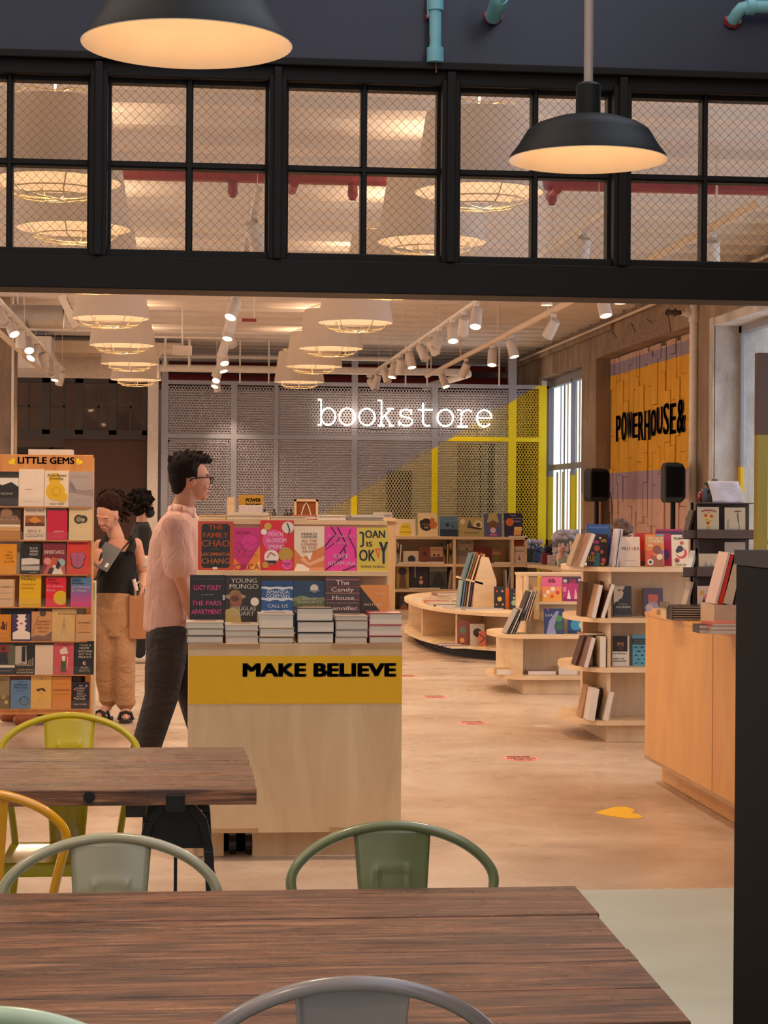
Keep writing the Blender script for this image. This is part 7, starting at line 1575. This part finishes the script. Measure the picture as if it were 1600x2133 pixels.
# ---- the man walking past the unit, seen from his right side
YMn = 10.0
def m_(px, py, dy=0.0): return aty(px, py, YMn + dy)
fd = Vector((cos(.22), sin(.22), -.04))
RM = frame(fd, (0, 0, 1))
hm = m_(394, 1037)
JM = dict(head=hm, neck=m_(378, 1066), shR=m_(366, 1098, -.17), shL=m_(376, 1098, .17), elR=m_(375, 1196, -.21), elL=m_(398, 1190, .2), wrR=m_(402, 1284, -.14), wrL=m_(440, 1235, .15),
          handR=((.3, .05, -1), (.9, .3, .3), .5), handL=((1, 0, .1), (0, -1, 0), .5),
          hipR=m_(350, 1330, -.085), hipL=m_(358, 1330, .085), knR=m_(336, 1452, -.09), knL=m_(402, 1442, .09), anR=m_(288, 1610, -.09), anL=m_(452, 1622, .09), toeR=m_(322, 1652, -.09), toeL=m_(498, 1652, .09))
def shirt_m(mb, J, R, s, side, fw):
    X_, Y_ = Vector((1, 0, 0)), Vector((0, 1, 0))
    mb.loft([(m_(346, 1314), .118, .165), (m_(349, 1290), .125, .17), (m_(354, 1240), .130, .165), (m_(361, 1180), .136, .18), (m_(365, 1130), .133, .195), (m_(368, 1102), .118, .195), (m_(373, 1080), .095, .14), (m_(379, 1064), .072, .085), (m_(381, 1056), .066, .072)], 28)
    for k, e in (('R', .62), ('L', .62)):
        a, b = Vector(J['sh' + k]), Vector(J['el' + k]); limb(mb, [a, a.lerp(b, .4), a.lerp(b, .78)], [.078, .078, .084])
def trousers_m(mb, J, R, s, side, fw):
    mb.loft([(m_(352, 1352), .125, .165), (m_(352, 1335), .122, .17), (m_(352, 1305), .112, .155)], 24)
    for k in 'RL':
        a, b, c = Vector(J['hip' + k]), Vector(J['kn' + k]), Vector(J['an' + k]); limb(mb, [a, a.lerp(b, .5), b, b.lerp(c, .5), c.lerp(b, .06)], [.108, .104, .088, .080, .076])
def shoes_m(mb, J, R, s, side, fw):
    for k in 'RL':
        a, b = Vector(J['an' + k]), Vector(J['toe' + k]); h = a - Vector((.0, 0, .05)); mb.tube([h + Vector((-.03, 0, .03)), h, h.lerp(b, .6), b + Vector((.02, 0, 0))], [.045, .05, .046, .036], 14); mb.ball(h, .05); mb.ball(b + Vector((.02, 0, 0)), .036)
def hair_m(mb, J, R, s):
    c = Vector(J['head'])
    def B(x, y, z, rx, ry, rz): mb.ball(c + R @ Vector((x, y, z)) * s, rx * s, ry * s, rz * s, 18, 12, T=R)
    B(-.026, 0, .152, .096, .081, .086); B(-.050, 0, .110, .062, .074, .082); B(-.058, 0, .060, .040, .056, .05); B(.02, 0, .200, .075, .060, .032); B(.068, 0, .205, .036, .048, .024)
    for y in (.07, -.07): B(-.01, y, .13, .035, .014, .035); B(.012, y, .115, .012, .008, .03)
    rn = random.Random(2)
    for k in range(70):
        a = rn.uniform(0, 2 * PI); r = rn.random() ** .5; x = -.01 + .105 * r * cos(a); y = .075 * r * sin(a); z = .15 + .075 * math.sqrt(max(0, 1 - r * r * .8))
        p = c + R @ Vector((x, y, z)); q = c + R @ Vector((x * 1.12 + .012, y * 1.1, z + rn.uniform(.016, .034))); mb.tube([p, q], [.013, .005], 6)
def extra_m(root, base, J, R, s):
    H = lambda x, y, z: Vector(J['head']) + R @ Vector((x, y, z)) - base
    g = thing  # glasses: frame, temples
    mb = MB()
    for y in (-.034, .034):
        mb.tube([H(.108, y - .027, .110), H(.110, y + .027 * (1 if y > 0 else 1), .112), H(.108, y + .024, .080), H(.106, y - .022, .078)], .0032, 6, True)
    mb.tube([H(.111, -.008, .107), H(.111, .008, .107)], .0028, 6)
    for y in (-1, 1): mb.tube([H(.106, y * .060, .111), H(.05, y * .075, .108), H(-.005, y * .084, .100), H(-.02, y * .084, .085)], .0038, 6)
    mb.build('glasses', mat('#1c1618', .3, var=0, name='dark_acetate'), root)
    mb = MB()  # shirt collar
    cpts = [m_(352, 1056, 0), m_(362, 1050, -.05), m_(380, 1052, -.078), m_(402, 1062, -.07), m_(412, 1078, -.02)]
    for k in range(4):
        a, b = cpts[k] - base, cpts[k + 1] - base; dn = Vector((-.004, -.014, -.042)); mb.add([a, b, b + dn, a + dn], [(0, 1, 2, 3)])
    o = mb.build('collar', mat('#e0b2a4', .8, name='pink_linen'), [c_ for c_ in root.children if c_.name.startswith('shirt')][0], smooth=True); o.location = base; so = o.modifiers.new('s', 'SOLIDIFY'); so.thickness = .006
LINEN, nt, b, N, L = newmat('pink_linen_shirt')
fz = noise(nt, coords(nt, (1, 1, 1)), 7, 5, .6); L(ramp(nt, fz, [(.3, '#cf9f90'), (.7, '#dcb0a2')]), b.inputs['Base Color']); b.inputs['Roughness'].default_value = .85
bump(nt, b, noise(nt, coords(nt, (1, 1, .5)), 9, 4, .6, 1.0), .9, .03)
DKT, nt, b, N, L = newmat('dark_trousers'); L(ramp(nt, noise(nt, coords(nt), 6, 4), [(.3, '#231d1b'), (.7, '#342b28')]), b.inputs['Base Color']); b.inputs['Roughness'].default_value = .8
bump(nt, b, noise(nt, coords(nt, (.6, 1, 1.6)), 8, 4, .6, 1.0), .9, .03)
HAIRD = mat('#1c1210', .85, spec=.2, var=.3, scale=60, name='dark_hair')
person('man in a pink short sleeved shirt, dark trousers and glasses walking to the right', (m_(350, 1600).x, YMn, 0), '#c48a70', JM, RM,
       [('shirt', shirt_m, LINEN, .008, 3), ('trousers', trousers_m, DKT, .009, 4), ('shoes', shoes_m, mat('#2a2220', .5, name='dark_leather'), .008, 3)], (hair_m, HAIRD), extra_m)
# ---- the woman reading beside the rack
YW = 13.7
def w_(px, py, dy=0.0): return aty(px, py, YW + dy)
RW = frame(Vector((-.50, -.72, -.52)), Vector((.10, -.10, 1)))
hw_ = w_(230, 1094, .02)
fdir = Vector((-.45, -.89, 0)).normalized(); lat = Vector((.89, -.45, 0))
JW = dict(head=hw_, neck=w_(243, 1121, .03), shR=w_(208, 1137, .06), shL=w_(283, 1134, -.04), elR=w_(190, 1196, -.10), elL=w_(299, 1196, .06), wrR=w_(197, 1181, -.24), wrL=w_(297, 1222, -.06),
          handR=((.1, -.25, .95), (.6, .5, .3), .35), handL=((-.2, -.2, -1), (-.8, 0, .2), 1.0),
          hipR=w_(219, 1268, .02), hipL=w_(257, 1268, .0), knR=w_(216, 1370, -.03), knL=w_(258, 1372, -.04), anR=w_(226, 1462, .02), anL=w_(262, 1470, -.04), toeR=w_(206, 1486, -.08), toeL=w_(262, 1497, -.16))
for k in ('toeR', 'toeL'): JW[k].z = .035
def top_w(mb, J, R, s, side, fw):
    mb.loft([(w_(239, 1240, .02), .145, .105, lat, fdir), (w_(240, 1215, .02), .135, .10, lat, fdir), (w_(242, 1180, .02), .142, .115, lat, fdir), (w_(243, 1158, .01), .148, .125, lat, fdir), (w_(244, 1148, .015), .138, .108, lat, fdir)], 26)
    for (a, b_, c, d) in (((214, 1150, -.10), (213, 1134, -.07), (219, 1121, .0), (224, 1140, .09)), ((270, 1152, -.14), (277, 1136, -.12), (275, 1119, -.05), (270, 1140, .07))):
        mb.tube([w_(*a), w_(*b_), w_(*c), w_(*d)], [.034, .026, .022, .030], 10)
def trousers_w(mb, J, R, s, side, fw):
    mb.loft([(w_(237, 1325, -.01), .13, .10, lat, fdir), (w_(237, 1300, .0), .150, .118, lat, fdir), (w_(238, 1275, .01), .152, .120, lat, fdir), (w_(239, 1250, .01), .142, .110, lat, fdir), (w_(239, 1234, .01), .134, .106, lat, fdir)], 26)
    for k in 'RL':
        a, b_, c = Vector(J['hip' + k]), Vector(J['kn' + k]), Vector(J['an' + k]); c2 = c + Vector((0, 0, .02)); limb(mb, [a + Vector((0, 0, -.04)), a.lerp(b_, .5), b_, b_.lerp(c2, .6), c2], [.092, .094, .084, .074, .062]); mb.tube([c2 + Vector((0, 0, -.016)), c2 + Vector((0, 0, .030))], .070, 16)
def hair_w(mb, J, R, s):
    c = Vector(J['head'])
    def B(x, y, z, rx, ry, rz): mb.ball(c + R @ Vector((x, y, z)), rx, ry, rz, 18, 12, T=R)
    B(-.036, 0, .163, .094, .084, .082); B(-.060, 0, .11, .058, .078, .08)
    for k in range(210):
        rq = random.Random(k); a = rq.uniform(-2.6, 2.6); e = rq.uniform(.30, 1.45); rr = 1.0 if abs(a) > .9 else .97
        x = .098 * cos(e) * cos(a) - .030; z = .125 + .092 * sin(e)
        if x > .035 and z < .190: continue
        mb.ball(c + R @ Vector((x, .084 * cos(e) * sin(a), z)), rq.uniform(.008, .014), seg=6, rings=5)
    rn = random.Random(6); bc = w_(232, 1040, .06)
    mb.ball(bc, .075, .07, .06); 
    for k in range(150):
        a = rn.uniform(0, 2 * PI); e = rn.uniform(-.3, 1.4); r = rn.uniform(.062, .098); p = bc + Vector((r * cos(a) * cos(e) * 1.15, r * sin(a) * cos(e), r * sin(e) * .85)); mb.ball(p, rn.uniform(.008, .017), seg=6, rings=5)
    for k in range(60):
        a = rn.uniform(0, 2 * PI); p = w_(262, 1062, .05) + Vector((rn.gauss(0, .022), rn.gauss(0, .04), rn.gauss(0, .045))); mb.ball(p, rn.uniform(.008, .016), seg=6, rings=5)
def extra_w(root, base, J, R, s):
    mb = MB(); pts = [w_(279, 1119, .03), w_(278, 1119, -.05), w_(268, 1131, -.135), w_(246, 1155, -.165), w_(222, 1180, -.17), w_(208, 1200, -.14)]
    ps = [p - base for p in pts]
    ps[0] = ps[0] + Vector((0, 0, -.02))
    for a, b_ in zip(ps, ps[1:]): mb.add([a + Vector((.02, 0, .02)), b_ + Vector((.02, 0, .02)), b_ - Vector((.02, 0, .02)), a - Vector((.02, 0, .02))], [(0, 1, 2, 3)])
    o = mb.build('bag_strap', BLACK, root, smooth=True); so = o.modifiers.new('s', 'SOLIDIFY'); so.thickness = .006
    for k in 'RL':
        an, to = Vector(J['an' + k]), Vector(J['toe' + k]); hl = Vector((an.x, an.y, 0)) + (an - to).normalized() * .03; hl.z = 0; to0 = Vector((to.x, to.y, 0)); d = (to0 - hl).normalized(); n_ = Vector((-d.y, d.x, 0)); Ln = (to0 - hl).length + .05
        out = []
        for k2 in range(16):
            a = 2 * PI * k2 / 16; out.append(hl + d * (Ln / 2 + (Ln / 2 + .02) * cos(a)) + n_ * (.048 * sin(a)) - base)
        MB().prism([(p.x, p.y) for p in out], .002, .026).build('sandal', mat('#241c1a', .6, name='dark_sole'), root, recalc=True)
        mb = MB()
        for f_ in (.42, .68):
            c = hl + d * Ln * f_ - base; mb.tube([c + n_ * .050 + Vector((0, 0, .02)), c + n_ * .036 + Vector((0, 0, .062)), c + Vector((0, 0, .076)), c - n_ * .036 + Vector((0, 0, .062)), c - n_ * .050 + Vector((0, 0, .02))], .011, 8)
        mb.build('sandal_strap', mat('#161214', .4, name='black_leather'), root, smooth=True)
    o = MB().cyl(w_(299, 1160, .03) - base, w_(299, 1177, .04) - base, .052, 16).build('arm_band', mat('#cdb6a6', .7, name='pale_band'), root, smooth=True)
KHAKI, nt, b, N, L = newmat('khaki_cotton'); L(ramp(nt, noise(nt, coords(nt), 5, 4), [(.3, '#a67c58'), (.7, '#b88d66')]), b.inputs['Base Color']); b.inputs['Roughness'].default_value = .85
bump(nt, b, noise(nt, coords(nt, (1, 1, 1.3)), 9, 4, .6, 1.0), .9, .03)
person('woman with curly dark tied hair, black sleeveless top and khaki trousers reading', (w_(240, 1490).x, YW, 0), '#d29a80', JW, RW,
       [('top', top_w, mat('#0e0c0d', .8, name='black_cotton'), .007, 3), ('trousers', trousers_w, KHAKI, .008, 3)], (hair_w, mat('#2c1a14', .95, spec=.15, var=.5, scale=50, name='curly_hair')), extra_w, s=.93)
# her book and bags
q = w_(203, 1156, -.30)
book_parts('book', 'open dark grey book held up by the reading woman', .125, .19, .022, Matrix.Translation(w_(206, 1182, -.285)) @ Euler((-.5, .42, -.35)).to_matrix().to_4x4(), '#3c3c40', [('r', .74, .12, .9, .3, '#d0ccc8')] + [('l', [(.1, .9 - .07 * k), (.8, .9 - .07 * k)], .012, '#6c6c70') for k in range(8)], (), True)
def paper_bag(px0, px1, y0, y1, Y, label):
    a, b_ = aty(px0, y1, Y), aty(px1, y0, Y); w = (b_.x - a.x) / 2; h = b_.z - a.z
    t = thing('paper_bag', label, 'bag', ((a.x + b_.x) / 2, Y, a.z), .15)
    BR = mat('#a8744c', .8, var=.06, name='kraft_paper')
    MB().box(-w, w, -.05, -.048, 0, h).box(-w, w, .048, .05, 0, h).box(-w, -w + .002, -.05, .05, 0, h).box(w - .002, w, -.05, .05, 0, h).box(-w, w, -.05, .05, 0, .002).build('bag_body', BR, t)
    for y in (-.05, .05): MB().tube([(-w * .4, y, h - .02), (-w * .35, y * .6, h + .07), (0, y * .3, h + .10), (w * .35, y * .6, h + .07), (w * .4, y, h - .02)], .003, 6).build('handle', mat('#d9c9b8', .8, name='paper_cord'), t)
paper_bag(267, 312, 1240, 1330, YW - .06, 'brown paper bag with cord handles hanging from the reading woman\'s hand')
q = w_(285, 1220, -.10); MB().tube([(0, 0, -.035), (-.012, 0, .01), (-.022, 0, .045)], .014, 10).build('folded_umbrella', mat('#d8c6b8', .6, name='white_paint'), None, smooth=True, label='short white handle sticking out of the brown paper bag', category='handle').location = q
t = thing('green_box', 'pale green striped carton standing on edge behind the rack', 'box', (aty(193, 1262, 12.9).x, 12.9, 0)); zb1, zb2 = aty(193, 1262, 12.9).z, aty(193, 1212, 12.9).z
MB().box(-.03, .015, 0, .2, 0, zb2).build('box_body', mat('#c9c2a8', .6, name='carton_pale'), t); MB().box(-.026, .012, -.002, 0, zb1 + .04, zb2 - .01).build('box_label', mat('#7da068', .6, name='label_green'), t)
# ---- generic upright person
def simple(label, x, Y, H, yaw, skin, top, trou, hairm, hair_s=1.0, shoe='#2a2220', shoe_lift=0, crouch=0):
    s = H / 1.76; f = Vector((cos(yaw), sin(yaw), 0)); l = Vector((-sin(yaw), cos(yaw), 0)); b0 = Vector((x, Y, 0))
    P = lambda a, b_, c: b0 + f * a * s + l * b_ * s + Vector((0, 0, c * s))
    J = dict(head=P(.02, 0, 1.53), neck=P(0, 0, 1.45), shL=P(0, .19, 1.40), shR=P(0, -.19, 1.40), elL=P(.0, .23, 1.12), elR=P(0, -.23, 1.12), wrL=P(.18, .20, .98), wrR=P(.18, -.20, .98), handL=((f.x, f.y, -.2), (l.x * -1, l.y * -1, 0), .4), handR=((f.x, f.y, -.2), (l.x, l.y, 0), .4),
             hipL=P(0, .09, .92), hipR=P(0, -.09, .92), knL=P(.02, .10, .5), knR=P(.02, -.10, .5), anL=P(-.02, .10, .09), anR=P(-.02, -.10, .09), toeL=P(.15, .12, .03), toeR=P(.15, -.12, .03))
    R = frame(f, (0, 0, 1))
    def tp(mb, J, R, s_, side, fw):
        mb.loft([(P(0, 0, .88), .17 * s, .13 * s, l, f), (P(0, 0, 1.1), .165 * s, .125 * s, l, f), (P(0, 0, 1.32), .19 * s, .125 * s, l, f), (P(0, 0, 1.42), .17 * s, .09 * s, l, f), (P(0, 0, 1.47), .075 * s, .07 * s, l, f)], 22)
        for k in 'LR': limb(mb, [J['sh' + k], J['el' + k], Vector(J['wr' + k])], [.07 * s, .056 * s, .045 * s])
    def tr(mb, J, R, s_, side, fw):
        mb.loft([(P(0, 0, .80), .165 * s, .125 * s, l, f), (P(0, 0, 1.0), .15 * s, .115 * s, l, f)], 20)
        for k in 'LR': limb(mb, [J['hip' + k], J['kn' + k], Vector(J['an' + k])], [.095 * s, .075 * s, .062 * s])
    def sh_(mb, J, R, s_, side, fw):
        for k in 'LR':
            a, b_ = Vector(J['an' + k]), Vector(J['toe' + k]); h = Vector((a.x, a.y, .05 * s)) - f * .03; e = b_ + Vector((0, 0, .012)); mb.tube([h, h.lerp(e, .6), e], [.048 * s, .046 * s, .038 * s], 14); mb.ball(h, .048 * s); mb.ball(e, .038 * s)
    def hr(mb, J, R, s_):
        c = Vector(J['head']); rn = random.Random(3); q = hair_s
        def B(x_, y_, z_, rx, ry, rz): mb.ball(c + R @ Vector((x_, y_, z_)) * s, rx * s * q, ry * s * q, rz * s * q, 16, 12, T=R)
        B(-.025, 0, .15, .100, .088, .092); B(-.05, 0, .1, .07, .082, .09)
        if hair_s > 1.02:
            for k in range(170):
                a = rn.uniform(0, 2 * PI); e = rn.uniform(-.6, 1.5); r = .105 * s * q * rn.uniform(.9, 1.25); p = c + R @ Vector((-.03 * s, 0, .13 * s)) + R @ Vector((r * cos(a) * cos(e), r * sin(a) * cos(e), r * sin(e)))
                if (p - c).dot(f) > .085 * s and (p - c).z < .17 * s: continue
                mb.ball(p, rn.uniform(.012, .024), seg=6, rings=5)
    return person(label, b0, skin, J, R, [('top', tp, mat(top, .85, name='cotton'), .011, 3), ('trousers', tr, mat(trou, .85, name='cotton'), .011, 3), ('shoes', sh_, mat(shoe, .6, name='shoe'), .009, 2)], (hr, hairm), s=s, vox=.009), J, R, s
r1, J1, R1, s1 = simple('person with bushy dark hair, black mask and black top behind the reading woman', aty(293, 1370, 18.6).x, 18.6, 1.62, .1, '#c08a70', '#0f0d0e', '#171516', mat('#140e0c', .95, spec=.12, var=.4, scale=50, name='curly_hair2'), 1.22, '#cfc4b8')
base1 = r1.location
mb = MB(); mb.ball(Vector(J1['head']) + R1 @ Vector((.055, 0, .035)) * s1, .062 * s1, .062 * s1, .055 * s1, 16, 12); put('face_mask', solid(mb, .006), mat('#0c0b0c', .8, name='black_cotton'), r1, Vector(base1))
pc = aty(1293, 1090, 14.2)
simple('person with brown wavy hair, only the crown showing above the top shelf books', pc.x, 14.2, pc.z - .005, -.4, '#c08a70', '#5a4a44', '#2c2624', mat('#4a2c1c', .6, var=.4, scale=40, name='brown_hair'), 1.04)
ps = aty(58, 1500, 13.35)
simple('person hidden behind the LITTLE GEMS rack, one tan leather shoe showing under it', ps.x + .0, 13.55, 1.66, PI + .5, '#c08a70', '#3c3430', '#2a1c18', HAIRD, 1.0, '#8c4a28')
